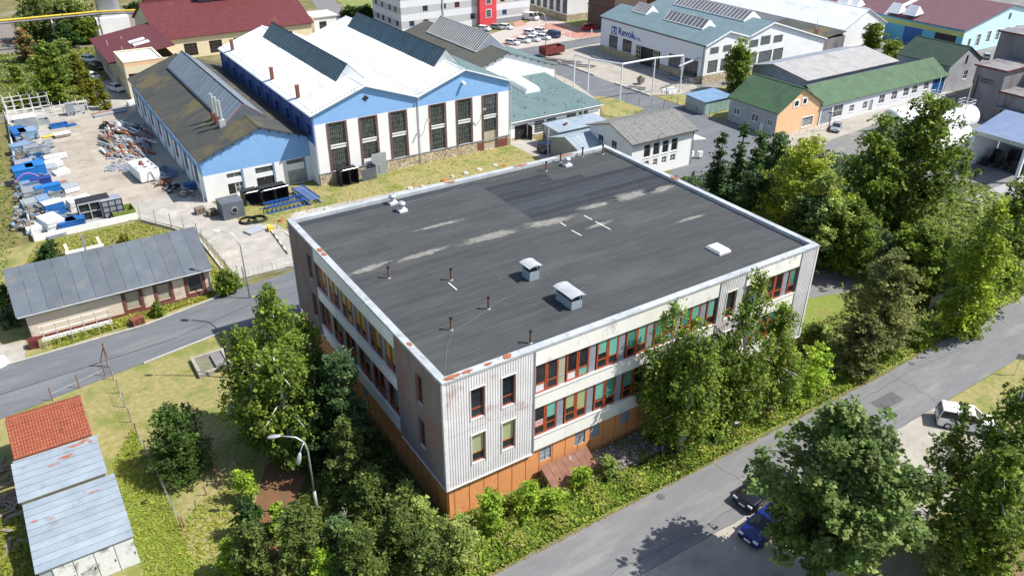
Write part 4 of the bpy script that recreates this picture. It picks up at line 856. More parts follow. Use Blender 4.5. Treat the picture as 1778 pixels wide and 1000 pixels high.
# lettering facing west : text direction along -y
# west wall runs from north to south, so the text reads left (north) to right (south)
rotW=(math.pi/2,0,-math.pi/2)
tm=mat('company_blue',(.02,.05,.3),None,rough=.5)
text('Revok',2.05,(x0-.03,134.2,4.65),rotW,tm,T,off,.02,name='company_lettering',bold=True)
text('s.r.o.',1.15,(x0-.03,129.2,4.6),rotW,tm,T,off,.02,name='company_lettering',bold=True)
b=MB(); Wl=lambda y,z,o=0:(x0-.03-o,y,z)
def ring(y0_,y1_,z0_,z1_,t): 
    W.box(b,y1-y0_,y1-y0_+t,z0_,z1_,.01,.05); W.box(b,y1-y1_-t,y1-y1_,z0_,z1_,.01,.05); W.box(b,y1-y0_,y1-y1_,z0_,z0_+t,.01,.05); W.box(b,y1-y0_,y1-y1_,z1_-t,z1_,.01,.05)
ring(136.4,134.7,4.4,6.0,.16)
for (a,c) in (((136.1,4.7),(135.2,5.2)),((135.2,5.2),(136.0,5.8)),((136.0,5.8),(135.0,5.75)),((135.0,5.75),(135.5,5.1)),((135.5,5.1),(134.95,4.65))):
    b.tube([(x0-.04,a[0],a[1]),(x0-.04,c[0],c[1])],.09,4)
b.obj('company_emblem',tm,T,off=off)
rm=M['revok_roof']
def slope(P,m,n=1,nm='roof'): slab(nm,P,.12,m,T,off)
for k in range(7):
    a=y0-.35+(y1-y0+.7)*k/7; c=y0-.35+(y1-y0+.7)*(k+1)/7-.015; z=.012*(k%2)
    slab('roof_sheet',[(x0-.35,c,h-.12+z),(x0-.35,a,h-.12+z),(119.2,a,r+z),(119.2,c,r+z)],.12,rm,T,off)
    slab('roof_sheet',[(119.2,c,r+z),(119.2,a,r+z),(124.8,a,7.7+z),(124.8,c,7.7+z)],.12,rm,T,off)
    slab('roof_sheet',[(124.81,c,7.7+z),(124.81,a,7.7+z),(131.4,a,9.6+z),(131.4,c,9.6+z)],.12,rm,T,off)
    slab('roof_sheet',[(131.4,c,9.6+z),(131.4,a,9.6+z),(148.6,a,4.5+z),(148.6,c,4.5+z)],.12,rm,T,off)
b=MB(); vz=[(x0-.35,7.28),(119.2,9.3),(124.8,7.7),(131.4,9.6),(148.6,4.5)]
for (a,za),(c,zc) in zip(vz[:-1],vz[1:]): b.hull([(a,y0-.42,za-.1),(c,y0-.42,zc-.1),(c,y0-.352,zc-.1),(a,y0-.352,za-.1)],[(a,y0-.42,za+.15),(c,y0-.42,zc+.15),(c,y0-.352,zc+.15),(a,y0-.352,za+.15)])
b.obj('verge_board',M['white'],T,off=off)
wg=mat('wired_glass',(.13,.13,.14),(.18,.18,.19),.6,.35,rnd=.12)
skylight(T,off,119.2,117.4,120.8,130.2,134.7,10.5,8.95,wg,M['white'],6,zh=9.0)
skylight(T,off,119.2,117.4,121.0,113.8,124.9,10.5,8.95,wg,M['white'],10,zh=9.0)
skylight(T,off,131.4,129.0,133.8,114.0,134.5,10.8,9.2,wg,M['white'],20,zh=9.2)
gutter(T,off,(x0-.42,y0-.3,h-.2),(x0-.42,y1,h-.2),[(x0-.2,y0+.3,h-.2)],m=M['black'])
b=MB(); b.tube([(146,109.5,5),(146,109.5,8.6)],.05,5); b.tube([(124.9,108.1,6.5),(124.9,108.1,10.2)],.05,5); b.obj('roof_aerials',M['galv'],T,off=off)
# --- far hall with windows behind (top middle), brick tower
x0,x1,y0,y1=125.5,139,168.5,186
T=thing('far_workshop','white walled workshop with tall dark windows at the top edge beyond the parking','workshop',(x0,y0,0)); off=(x0,y0,0)
ops={'W':[(1+2.9*i,2.8+2.9*i,1.8,5.5) for i in range(6)]}
SDx=walls(T,off,x0,x1,y0,y1,7,[(0,1.6,M['stone'],'plinth_wall'),(1.6,7,M['white'],'wall')],ops); [window(SDx['W'],*o,T,off,M['panel_grey'],M['glass'],3,4) for o in ops['W']]
roof_gable(T,off,x0,x1,y0,y1,7,9,'y',M['roof_dark'])
T=thing('brick_tower','dark brown brick tower block behind the company hall','tower',(127,152,0)); off=(127,152,0)
x0,x1,y0,y1=127,137,152,162
ops={'W':[(2,3,2.2,4.2),(5,6,2.2,4.2),(8,9,2.2,4.2)],'S':[(2,3,2.2,4.2),(6,7,2.2,4.2)]}
dkb=mat('sooty_brick',(.1,.07,.055),(.16,.11,.085),2,.95)
SDx=walls(T,off,x0,x1,y0,y1,11,[(0,5.2,dkb,'wall'),(5.2,11,dkb,'upper_wall')],ops); [window(SDx[k],*o,T,off,M['wood'],M['glass'],2,2) for k in ops for o in ops[k]]
b=MB(); b.box(x0-.2,x1+.2,y0-.2,y1+.2,5.1,5.3); b.box(x0-.3,x1+.3,y0-.3,y1+.3,11,11.3); b.obj('cornice',dkb,T,off=off)
b=MB(); b.tube([(129,153,8.8),(118,143,9.5)],.03,3); b.obj('cable',M['black'],T,off=off)
T=thing('round_brick_silo','low round red brown silo behind the brick tower at the top edge','silo',(146,158,0)); b=MB(); b.tube([(146,158,0),(146,158,10.2)],4.2,24); b.obj('shell',mat('silo_brick',(.24,.09,.07),(.3,.12,.09),2,.9),T,off=(146,158,0)); b=MB(); b.tube([(146,158,10.2),(146,158,10.5)],4.4,24); b.obj('rim',M['dark_concrete'],T,off=(146,158,0))
# --- white long roof behind the company hall
x0,x1,y0,y1,h,r=160,175,112.8,170.0,4.2,7.8
T=thing('long_white_hall','long hall with plain white roof behind the company building','hall',(x0,y0,0)); off=(x0,y0,0)
walls(T,off,x0,x1,y0,y1,h,[(0,h,M['white'],'wall')],{},'y',r,ridge=x0+7.5); roof_gable(T,off,x0,x1,y0,y1,h,r,'y',M['white_roof'],.3,.14,pieces=8,gap=.015,step=.01)
T=thing('dark_lean_to','dark weathered wooden lean-to along the white roofed hall','shed',(150,112,0)); off=(150,112,0)
walls(T,off,150,159.8,112,128,3.2,[(0,3.2,M['dark_concrete'],'wall')]); slab('roof',[(149.8,111.8,3.2),(159.8,111.8,4.0),(159.8,128,4.0),(149.8,128,3.2)],.12,M['roof_dark'],T,off)
b=MB(); b.box(151,151.6,113,113.6,3.2,5.4); b.obj('chimney',M['rusty'],T,off=off)
# --- turquoise works hall with plum roof
x0,x1,y0,y1,h,r=178.3,212,96.0,190,5.2,8.7
T=thing('turquoise_factory','large turquoise factory with lime stripe and plum ribbed roof','factory',(x0,y0,0)); off=(x0,y0,0)
opsW=[(4.5,10,.1,3.4)]+[(y1-y0-10-3.0*i,y1-y0-8.6-3.0*i,1.2,3.0) for i in ()]
WL=y1-y0
ww=[(WL-6.5,WL-1.5,.1,3.6),(WL-14,WL-9.5,.1,3.7),(WL-21,WL-20,1.2,3.0),(WL-23,WL-22,1.2,3.0),(WL-36,WL-31,.2,4.9),(WL-40,WL-39,1.2,2.4),(WL-43,WL-42,1.2,2.4),(WL-46,WL-45,1.2,2.4),(WL-60,WL-59,1.2,2.4),(WL-63,WL-62,1.2,2.4)]
SS=[(2.4,3.4,.1,3.0),(5.6,7.0,1.0,3.6),(9.6,11.0,1.4,3.8),(13.2,14.6,1.4,3.8),(17,18.4,1.4,3.8),(20.8,22.2,1.4,3.8)]
SDx=sides(x0,x1,y0,y1)
wall_part(SDx['W'],'wall',M['lblue_wall'],T,off,0,3.6,ww); wall_part(SDx['W'],'stripe',M['lime'],T,off,3.6,4.6,[o for o in ww if o[3]>3.8]); wall_part(SDx['W'],'upper_wall',M['lblue_wall'],T,off,4.6,h,[o for o in ww if o[3]>3.8])
wall_part(SDx['S'],'wall',M['pale_cyan'],T,off,0,h,SS,peak=[((x1-x0)/2,r)]); wall_part(SDx['E'],'wall',M['pale_cyan'],T,off,0,h,[]); wall_part(SDx['N'],'wall',M['pale_cyan'],T,off,0,h,[],peak=[((x1-x0)/2,r)])
for i,o in enumerate(ww):
    if i<2: door(SDx['W'],*o,T,off,M['black'] if i==0 else M['blue'],label='dark roller gate' if i==0 else 'blue double door',leaves=1 if i==0 else 2)
    elif i==4: door(SDx['W'],*o,T,off,M['panel_grey'],label='grey tall gate',panels=4)
    else: window(SDx['W'],*o,T,off,M['white'],M['glass'],1,2)
door(SDx['S'],*SS[0],T,off,M['brown_frame']); [window(SDx['S'],*o,T,off,M['white'],M['glass2'],2,3,border=.15,bm=M['white']) for o in SS[1:]]
b=MB(); SDx['S'].box(b,16.5,17.3,5.8,7.0,.003,.08); b.obj('loft_window',M['glass2'],T,off=off)
for k in range(12):
    a=y0-.4+(WL+.8)*k/12; c=y0-.4+(WL+.8)*(k+1)/12-.02; xm_=(x0+x1)/2
    slab('roof_sheet',[(x0-.6,c,h-.12),(x0-.6,a,h-.12),(xm_,a,r),(xm_,c,r)],.12,M['plum_roof'],T,off); slab('roof_sheet',[(xm_,c,r),(xm_,a,r),(x1+.6,a,h-.12),(x1+.6,c,h-.12)],.12,M['plum_roof'],T,off)
b=MB(); b.hull([(x0-.6,114.6,h),(x0-.6,115.6,h),(xm_,115.6,r+.12),(xm_,114.6,r+.12)],[(x0-.6,114.6,h+.25),(x0-.6,115.6,h+.25),(xm_,115.6,r+.4),(xm_,114.6,r+.4)]); b.obj('fire_wall',M['facade_light'],T,off=off)
for (u,v) in ((1558,14),(1587,18),(1468,2),(1486,4)):
    p=at(u,v,7.0); b=MB(); b.hull([(p.x-1.6,p.y-1.6,6.0),(p.x+1.6,p.y-1.6,6.4),(p.x+1.6,p.y+1.6,6.4),(p.x-1.6,p.y+1.6,6.0)],[(p.x-.05,p.y-1.2,8.0),(p.x+.05,p.y-1.2,8.0),(p.x+.05,p.y+1.2,8.0),(p.x-.05,p.y+1.2,8.0)]); b.obj('roof_light',M['white'],T,off=off)
# --- light fibre roof store
x0,x1,y0,y1,h,r=118.9,144.4,89.0,101.4,4.6,5.75
T=thing('store_shed','store with pale fibre cement roof behind the long green roofed building','shed',(x0,y0,0)); off=(x0,y0,0)
ops={'W':[(3,5,1.5,2.8),(7.5,9.5,1.5,2.8)]}
SDx=walls(T,off,x0,x1,y0,y1,h,[(0,h,M['panel_grey'],'wall')],ops,'x',r,ridge=96.6); [window(SDx['W'],*o,T,off,M['black'],M['glass'],2,1) for o in ops['W']]
roof_gable(T,off,x0,x1,y0,y1,h,r,'x',M['light_fibre'],.3,.1,m2=M['panel_grey'],xr=96.6,pieces=9,gap=.012,step=.015)
# --- orange gable house
x0,x1,y0,y1,h,r=102.0,112.3,80.6,90.7,4.0,7.0
T=thing('apricot_gable_house','house with apricot gable and green roof in front of the long green roof','house',(x0,y0,0)); off=(x0,y0,0)
SD_=sides(x0,x1,y0,y1); oS=[(3.5,4.7,4.3,5.6),(5.5,6.6,4.4,5.7),(6.3,8.9,.4,2.0)]; oW=[(1.0,2.3,1.3,2.5),(4.9,6.4,1.3,2.6),(8.2,9.3,1.4,2.5),(6.8,7.6,.1,1.5)]
wall_part(SD_['S'],'gable_wall',M['apricot'],T,off,0,4.0,[oS[2]],peak=[(5.15,7.0)]); wall_part(SD_['W'],'wall',M['grey_wall'],T,off,0,4.0,oW); wall_part(SD_['E'],'wall',M['grey_wall'],T,off,0,4.0,[]); wall_part(SD_['N'],'wall',M['grey_wall'],T,off,0,4.0,[],peak=[(5.15,7.0)])
window(SD_['S'],*oS[2],T,off,M['white'],M['glass2'],1,6,border=.12,bm=M['white'])
for o in oS[:2]:
    b=MB(); SD_['S'].box(b,o[0]-.12,o[1]+.02,o[2]-.12,o[3]-.2,.003,.06); fr=b.obj('window',M['white'],T,off=off); b=MB(); SD_['S'].box(b,o[0]+.12,o[1]-.2,o[2]+.1,o[3]-.42,.061,.07); b.obj('pane',M['glass'],fr,off=off)
for o in oW[:3]: window(SD_['W'],*o,T,off,M['white'],M['glass2'],2,1,fw=.12,bar=.12)
door(SD_['W'],*oW[3],T,off,M['white'],label='white side door')
roof_gable(T,off,x0,x1,y0,y1,h,r,'y',M['green_roof'],.35,.12,pieces=4,gap=.012,step=.01)
# --- long green roof building
x0,x1,y0,y1=112.5,147.6,80.5,85.6
T=thing('long_green_roof_building','long low pale building with green roof and blue gate at the far end','building',(x0,y0,0)); off=(x0,y0,0)
oS=[(.3,2.9,.05,2.7),(3.3,5.8,.7,2.8),(7.6,8.8,1.0,2.2),(11.2,12.4,.9,2.2),(12.9,13.9,.3,2.2),(15.5,17.1,1.1,2.7),(19,20.6,1.2,2.8),(22.4,24,1.3,2.9),(24.9,26.5,1.4,2.9),(28.4,29.9,1.6,3.0),(31.0,34.8,.05,3.1)]
SD_=sides(x0,x1,y0,y1); wall_part(SD_['S'],'wall',M['facade_light'],T,off,0,3.4,oS); [wall_part(SD_[k],'wall',M['facade_light'],T,off,0,3.4,[]) for k in 'ENW']
door(SD_['S'],*oS[0],T,off,M['panel_grey'],label='grey garage door',leaves=2); door(SD_['S'],*oS[10],T,off,M['blue'],leaves=3,panels=2,label='bright blue gate'); door(SD_['S'],*oS[4],T,off,M['grey_metal'])
for o in oS[1:4]+oS[5:10]: window(SD_['S'],*o,T,off,M['white'],M['glass2'],2,2,sill=M['white'])
for k in range(12):
    a=x0-.1+(x1-x0+.4)*k/12; c=x0-.1+(x1-x0+.4)*(k+1)/12-.015; z=.012*(k%2)
    slab('roof_sheet',[(a,y0-.35,3.3+z),(c,y0-.35,3.3+z),(c,84.2,5.78+z),(a,84.2,5.78+z)],.1,M['green_roof'],T,off)
slab('roof_back',[(x0-.1,84.2,5.78),(x1+.3,84.2,5.78),(x1+.3,86,4.4),(x0-.1,86,4.4)],.1,M['green_roof'],T,off)
wall_part(SD_['E'],'gable_wall',M['facade_light'],T,off,3.4,3.41,[],peak=[(3.7,5.75)])
# --- dark green roof house
x0,x1,y0,y1,h,r=148.4,158.6,80.8,91.5,4.9,7.65
T=thing('dark_roof_house','grey house with steep dark green roof beyond the blue gate','house',(x0,y0,0)); off=(x0,y0,0)
SD_=walls(T,off,x0,x1,y0,y1,h,[(0,h,M['grey_wall'],'wall')],{'S':[(5.4,6.6,1.6,3.2)]},'y',r); window(SD_['S'],5.4,6.6,1.6,3.2,T,off,M['white'],M['glass'],2,2,sill=M['white'])
b=MB(); SD_['S'].box(b,4.7,5.3,4.7,6.2,.003,.05); b.obj('loft_window',M['glass'],T,off=off); roof_gable(T,off,x0,x1,y0,y1,h,r,'y',M['dkgreen_roof'],.25,.12)
# --- grey concrete works at right
T=thing('concrete_works','tall weathered grey concrete works building with stepped blocks at the right edge','industrial building',(139.5,66,0)); off=(139.5,66,0)
blocks=[(139.5,149,66.5,71.5,8.2,{'W':[(1.2,4.2,5.6,6.6)]}),(149,170,58,74,12.2,{}),(139.5,149,56,66.45,4.9,{'W':[(3,6,.3,2.6),(.7,1.6,.3,2.2)]})]
for i,(a,c,d_,e,hh,o) in enumerate(blocks):
    SD_=sides(a,c,d_,e); [wall_part(SD_[k],'wall',M['dark_concrete'],T,off,0,hh,o.get(k,[])) for k in 'SENW']
    for k in o:
        for q in o[k]: window(SD_[k],*q,T,off,M['panel_grey'],M['glass'],2,2)
    b=MB(); b.box(a-.3,c+.3,d_-.3,e+.3,hh,hh+.25); b.obj('flat_roof',M['dark_concrete'],T,off=off)
    b=MB(); b.box(a-.34,c+.34,d_-.34,d_-.3,hh,hh+.3); b.box(a-.34,a-.3,d_-.3,e+.3,hh,hh+.3); b.obj('roof_edging',M['maroon'],T,off=off)
b=MB(); b.tube([(139.3,70.6,0),(139.3,70.6,6.8)],.1,6); b.obj('downpipe',M['black'],T,off=off)
b=MB(); b.box(138.3,139.4,61.5,66.2,2.6,2.8); b.obj('door_canopy',M['dark_concrete'],T,off=off)
# --- blue flat shed by the street
x0,x1,y0,y1=100.3,106.8,94.6,99.2
T=thing('blue_sheet_shed','low metal shed with pale blue flat roof on the lawn by the street','shed',(x0,y0,0)); off=(x0,y0,0)
walls(T,off,x0,x1,y0,y1,2.3,[(0,2.3,M['grey_metal'],'wall')])
for k in range(4): slab('roof_sheet',[(x0-.2+k*1.75,y0-.25,2.3),(x0-.2+k*1.75+1.73,y0-.25,2.3),(x0-.2+k*1.75+1.73,y1+.25,2.5),(x0-.2+k*1.75,y1+.25,2.5)],.08,mat('sky_blue_sheet',(.14,.23,.35),(.18,.28,.41),.7,.5),T,off)
for k in range(5):
    b=MB(); b.box(x0+.2+k*1.25,x0+1.4+k*1.25,y0-.06,y0-.01,.1,2.2); b.obj('wall_panel',mat('pale_green_panel',(.22,.33,.28),(.28,.38,.34),.8,.5,rnd=.15),T,off=off)
# --- hostel
x0,x1,y0,y1=83.2,119.3,176.2,192
T=thing('hostel_block','multi storey hostel with grey and white bands and a red stair tower','apartment block',(x0,y0,0)); off=(x0,y0,0)
fc={'blue':mat('blue_window_trim',(.03,.22,.5),None),'dk':mat('violet_window_trim',(.08,.08,.2),None),'ol':mat('olive_window_trim',(.4,.36,.14),None),'rd':mat('maroon_window_trim',(.3,.03,.06),None)}
SD_=sides(x0,x1,y0,y1)
keys=list(fc)
for k in 'SWEN':
    W=SD_[k]; z=0
    for fl in range(6):
        z0=.0+fl*3.1; ops=[]
        if k in 'SW':
            step=(4.3 if k=='S' else 3.6); n=int(W.L/step)
            for i in range(n):
                s=1.4+i*step+(.6 if (i+fl)%3==0 else 0)
                if k=='S' and 20.2<s+.8<26.6: continue
                if (i*5+fl*3)%4!=3 or k=='W': ops.append((s,s+1.35,z0+1.75,z0+3.05))
        wall_part(W,'white_band',M['facade_light'] if fl or k!='S' else M['facade_light'],T,off,z0+.0,z0+1.5,[])
        wall_part(W,'grey_band',M['facade_grey'],T,off,z0+1.5,z0+3.1,ops)
        for i,o in enumerate(ops): window(W,*o,T,off,fc[keys[(i*3+fl)%4]] if k=='S' else M['panel_grey'],M['glass'],1 if i%2 else 2,1,fw=.14)
b=MB(); b.box(x0-.2,x1+.2,y0-.2,y1+.2,18.6,19); b.obj('roof',M['facade_grey'],T,off=off)
b=MB(); b.box(x0+20.6,x0+25.4,y0-1.2,y0,0,18.5); tw=b.obj('stair_tower',M['red_wall'],T,off=off)
Wt=Wall((x0+20.6,y0-1.2),(x0+25.4,y0-1.2))
for z in (1.9,5,8.1,11.2,14.3):
    b=MB(); Wt.box(b,1.7,3.3,z,z+2.0,.003,.05); f_=b.obj('tower_window',M['white'],tw,off=off); b=MB(); Wt.box(b,1.85,3.15,z+.15,z+1.85,.051,.07); b.obj('pane',M['glass2'],f_,off=off)
b=MB(); SD_['S'].box(b,10.9,11.3,0,18.5,.003,.2); b.obj('downpipe_shaft',M['facade_grey'],T,off=off)
b=MB(); SD_['S'].box(b,25.4,W.L if False else 36.1,0,1.1,.003,.06); b.obj('dark_plinth',M['panel_grey'],T,off=off)
# --- maroon roofed buildings
x0,x1,y0,y1,h,r=30.6,63.2,181,207,4.4,9.4
T=thing('maroon_roof_hall','cream hall with large maroon roof and glazed ridge lantern','hall',(x0,y0,0)); off=(x0,y0,0)
oS=[(4.5+5.2*i,7.2+5.2*i,.4,3.0) for i in range(5)]
SD_=walls(T,off,x0,x1,y0,y1,h,[(0,h,M['cream'],'wall')],{'S':oS},'x',r)
for o in oS: window(SD_['S'],*o,T,off,M['brown_frame'],M['glass'],3,4)
roof_gable(T,off,x0,x1,y0,y1,h,r,'x',M['maroon'],.5,.14)
b=MB(); b.box(42,56,192,196,9.0,10.6); la=b.obj('ridge_lantern',M['black'],T,off=off)
for k in range(12):
    a=41.8+k*1.2; slab('lantern_pane',[(a,191.6,10.6),(a+1.12,191.6,10.6),(a+1.12,194,11.6),(a,194,11.6)],.06,wg,T,off)
x0,x1,y0,y1=18.9,30.2,165.5,188.5
T=thing('maroon_low_wing','low wing with maroon roof, skylights and small vents','building',(x0,y0,0)); off=(x0,y0,0)
oW=[(2+2.6*i,3.4+2.6*i,1.2,3.4) for i in range(8)]
SD_=walls(T,off,x0,x1,y0,y1,4.4,[(0,4.4,M['pinkcream'],'wall')],{'W':oW}); [window(SD_['W'],*o,T,off,M['brown_frame'],M['glass'],2,2) for o in oW]
slab('roof',[(x0-.5,y1+.3,4.4),(x0-.5,y0-.2,4.4),(x1+.3,y0-.2,6.4),(x1+.3,y1+.3,6.4)],.14,M['maroon'],T,off)
for (x,y) in ((25.5,176),(25.8,173)):
    z=4.4+(x-18.4)*.165+.15; slab('roof_window',[(x-1.5,y-.9,z-.2),(x-1.5+3,y-.9,z+.3),(x+1.5,y+.9,z+.3),(x-1.5,y+.9,z-.2)],.15,M['facade_light'],T,off)
for (x,y) in ((22,172),(22.5,168.5),(24,170),(20.5,179),(23.5,181)):
    b=MB(); b.tube([(x,y,4.9),(x,y,5.9)],.1,6); b.obj('roof_vent',M['galv'],T,off=off)
x0,x1,y0,y1,h=19.6,26.2,155.5,164.8,6.6
T=thing('cream_block','flat roofed cream block with one dark window behind the low workshop hall','building',(x0,y0,0)); off=(x0,y0,0)
SD_=walls(T,off,x0,x1,y0,y1,h,[(0,h-.7,M['cream'],'wall'),(h-.7,h,M['apricot'],'fascia')],{'S':[(.4,2.2,2.8,4.6)],'W':[(1.5,2.5,2.5,4.5),(4.5,5.5,2.5,4.5)]})
window(SD_['S'],.4,2.2,2.8,4.6,T,off,M['brown_frame'],M['glass'],2,2,sill=M['white']); [window(SD_['W'],*o,T,off,M['brown_frame'],M['glass'],2,2) for o in [(1.5,2.5,2.5,4.5),(4.5,5.5,2.5,4.5)]]
b=MB(); b.box(x0+.3,x1-.3,y0+.3,y1-.3,h-.3,h-.1); b.obj('flat_roof',M['facade_light'],T,off=off); b=MB(); b.box(x0-.05,x1+.05,y0-.05,y0+.3,h,h+.12); b.box(x0-.05,x1+.05,y1-.3,y1+.05,h,h+.12); b.box(x0-.05,x0+.3,y0+.3,y1-.3,h,h+.12); b.box(x1-.3,x1+.05,y0+.3,y1-.3,h,h+.12); b.obj('parapet',M['cream'],T,off=off)
# chimney and little white house
T=thing('white_chimney','thick white factory chimney on a square base at the top left','chimney',(26.5,214,0)); off=(26.5,214,0)
b=MB(); b.tube([(26.5,214,3.5),(26.5,214,30)],2.6,24,1.8); b.obj('shaft',M['facade_light'],T,off=off,smooth=True); b=MB(); b.box(23,30,210.5,217.5,0,4.2); b.obj('base',M['white'],T,off=off)
b=MB()
for z in range(8,30,4): b.tube([(26.5,214,z),(26.5,214,z+.2)],2.65-(z-3.5)*.03,24)
b.obj('steel_bands',M['galv'],T,off=off)
T=thing('small_maroon_shed','small shed with maroon roof between chimney and maroon hall','shed',(31.5,206.8,0)); off=(31.5,206.8,0)
x0,x1,y0,y1=31.5,38,209,214; SD_=walls(T,off,x0,x1,y0,y1,3,[(0,3,M['facade_light'],'wall')],{'S':[(1,2.5,.1,2.2),(3.5,5.5,1,2.2)]}); window(SD_['S'],3.5,5.5,1,2.2,T,off,M['black'],M['glass'],2,1); door(SD_['S'],1,2.5,.1,2.2,T,off,M['black']); slab('roof',[(x0-.4,y0-.4,3),(x1+.4,y0-.4,3),(x1+.4,y1+.4,4.2),(x0-.4,y1+.4,4.2)],.1,M['maroon'],T,off)
T=thing('white_gatehouse','small white gatehouse at the right end of the maroon roof','house',(66,186,0)); off=(66,186,0)
x0,x1,y0,y1=66,71.5,187,193; SD_=walls(T,off,x0,x1,y0,y1,4,[(0,4,M['white'],'wall')],{'S':[(1.2,3,1,3)],'W':[(2,4,1,3)]}); window(SD_['S'],1.2,3,1,3,T,off,M['panel_grey'],M['glass'],2,2); window(SD_['W'],2,4,1,3,T,off,M['panel_grey'],M['glass'],2,2); b=MB(); b.box(x0-.3,x1+.3,y0-.3,y1+.3,4,4.25); b.obj('flat_roof',M['facade_light'],T,off=off)
# ================================================================ CREAM HOUSE, HUT, SHEDS
x0,x1,y0,y1=-3.6,13.4,78.5,85.5
T=thing('cream_bungalow','peeling cream bungalow with blue grey sheet roof and brick framed windows','house',(x0,y0,0)); off=(x0,y0,0)
oS=[(8.6,10.0,.65,2.55),(11.6,12.9,.7,2.5),(14.6,16.1,.65,2.55)]
SD_=sides(x0,x1,y0,y1); wall_part(SD_['S'],'wall',M['pinkcream'],T,off,0,3.2,oS)
wall_part(SD_['E'],'gable_wall',M['pinkcream'],T,off,0,3.2,[],peak=[(4.9,5.5)]); wall_part(SD_['W'],'gable_wall',M['pinkcream'],T,off,0,3.2,[],peak=[(7-4.9,5.5)]); wall_part(SD_['N'],'wall',M['pinkcream'],T,off,0,3.2,[])
for i,o in enumerate(oS): window(SD_['S'],*o,T,off,M['wood'],M['glass'] if i==2 else M['panel_tan'],1,1,fw=.12,sill=M['brick'],border=.28,bm=M['brick'],label='boarded window' if i<2 else 'dark open window')
n=13
for k in range(n):
    a=x0-.7+(x1-x0+1.0)*k/n; c=x0-.7+(x1-x0+1.0)*(k+1)/n-.025; ym=81.1
    slab('roof_sheet',[(a,y0-.5,3.0),(c,y0-.5,3.0),(c,83.4,5.6),(a,83.4,5.6)],.07+.02*(k%2),M['steel_sheet'],T,off)
slab('roof_back',[(x0-.7,83.4,5.6),(x1+.3,83.4,5.6),(x1+.3,86,3.4),(x0-.7,86,3.4)],.08,M['steel_sheet'],T,off)
b=MB(); b.box(x0-.6,x1+.25,y0-.46,y0-.4,2.8,3.0); b.obj('fascia',M['wood'],T,off=off); gutter(T,off,(x0-.6,y0-.55,2.98),(x1+.2,y0-.55,2.98),[(x1-.1,y0-.1,2.9)])
b=MB(); b.box(x0,8.5-.0,y0-.08,y0-.001,0,.35); b.box(8.6,x1,y0-.08,y0-.001,0,.3); b.obj('exposed_brick_base',M['brick'],T,off=off)
b=MB(); b.box(3.0,3.2,84.3,84.5,4.4,7.0); b.obj('chimney_post',M['panel_grey'],T,off=off)
T=thing('white_bin_enclosure','low cream walled enclosure with white coping behind the bungalow','enclosure',(1.5,93,0)); off=(1.5,93,0)
b=MB(); b.box(1.5,5.2,93,93.3,0,1.5); b.box(1.5,1.8,93.3,96,0,1.5); b.box(4.9,5.2,93.3,96,0,1.5); b.obj('wall',M['cream'],T,off=off); b=MB(); b.box(1.4,5.3,92.9,93.4,1.501,1.65); b.obj('coping',M['white'],T,off=off)
# tile hut
x0,x1,y0,y1=-6.2,-1.0,56.4,61.4
T=thing('tiled_hut','small garden hut with orange clay tile roof next to the road','hut',(x0,y0,0)); off=(x0,y0,0)
SD_=walls(T,off,x0+.3,x1-.3,y0+.3,y1-.3,2.75,[(0,2.75,M['pinkcream'],'wall')],{'E':[(1.2,2.2,.05,2.1)]},'x',3.9,ridge=60.0); door(SD_['E'],1.2,2.2,.05,2.1,T,off,M['wood'])
def tiled(yl,yh,zl,zh,nm):
    L=math.hypot(yh-yl,zh-zl); rows=max(3,int(L/.33)); cols=26; b=MB(); w_=(x1-x0)/cols
    for r_ in range(rows):
        for c_ in range(cols):
            xa=x0+c_*w_
            for a,bb,za,zb in ((0,.3,0,.05),(.3,.62,.05,.05),(.62,1,.05,0)):
                t0=r_/rows; t1=(r_+1.12)/rows
                P=lambda t,x,zz:(x,yl+(yh-yl)*t,zl+(zh-zl)*t+zz)
                b.quad(P(t0,xa+a*w_,za+.05),P(t0,xa+bb*w_,zb+.05),P(min(t1,1.02),xa+bb*w_,zb),P(min(t1,1.02),xa+a*w_,za))
            b.quad((xa,yl+(yh-yl)*t0,zl+(zh-zl)*t0-.02),(xa+w_,yl+(yh-yl)*t0,zl+(zh-zl)*t0-.02),(xa+w_,yl+(yh-yl)*t0,zl+(zh-zl)*t0+.1),(xa,yl+(yh-yl)*t0,zl+(zh-zl)*t0+.1))
    tag(b.obj(nm,M['tile'],T,off=off),kind='stuff')
tiled(56.4,60.0,3.0,4.05,'roof_tiles'); tiled(61.4,60.0,3.45,4.05,'roof_tiles')
b=MB(); b.tube([(x0,60.0,4.1),(x1,60.0,4.1)],.12,8); b.obj('ridge_tiles',M['tile'],T,off=off)
b=MB(); b.box(x0,x1,56.38,61.38,2.76,2.9); b.obj('soffit',M['wood'],T,off=off)
b=MB(); b.tube([(x0-.1,56.25,2.95),(x1+.5,56.25,2.9)],.06,6); b.obj('gutter',M['galv'],T,off=off)
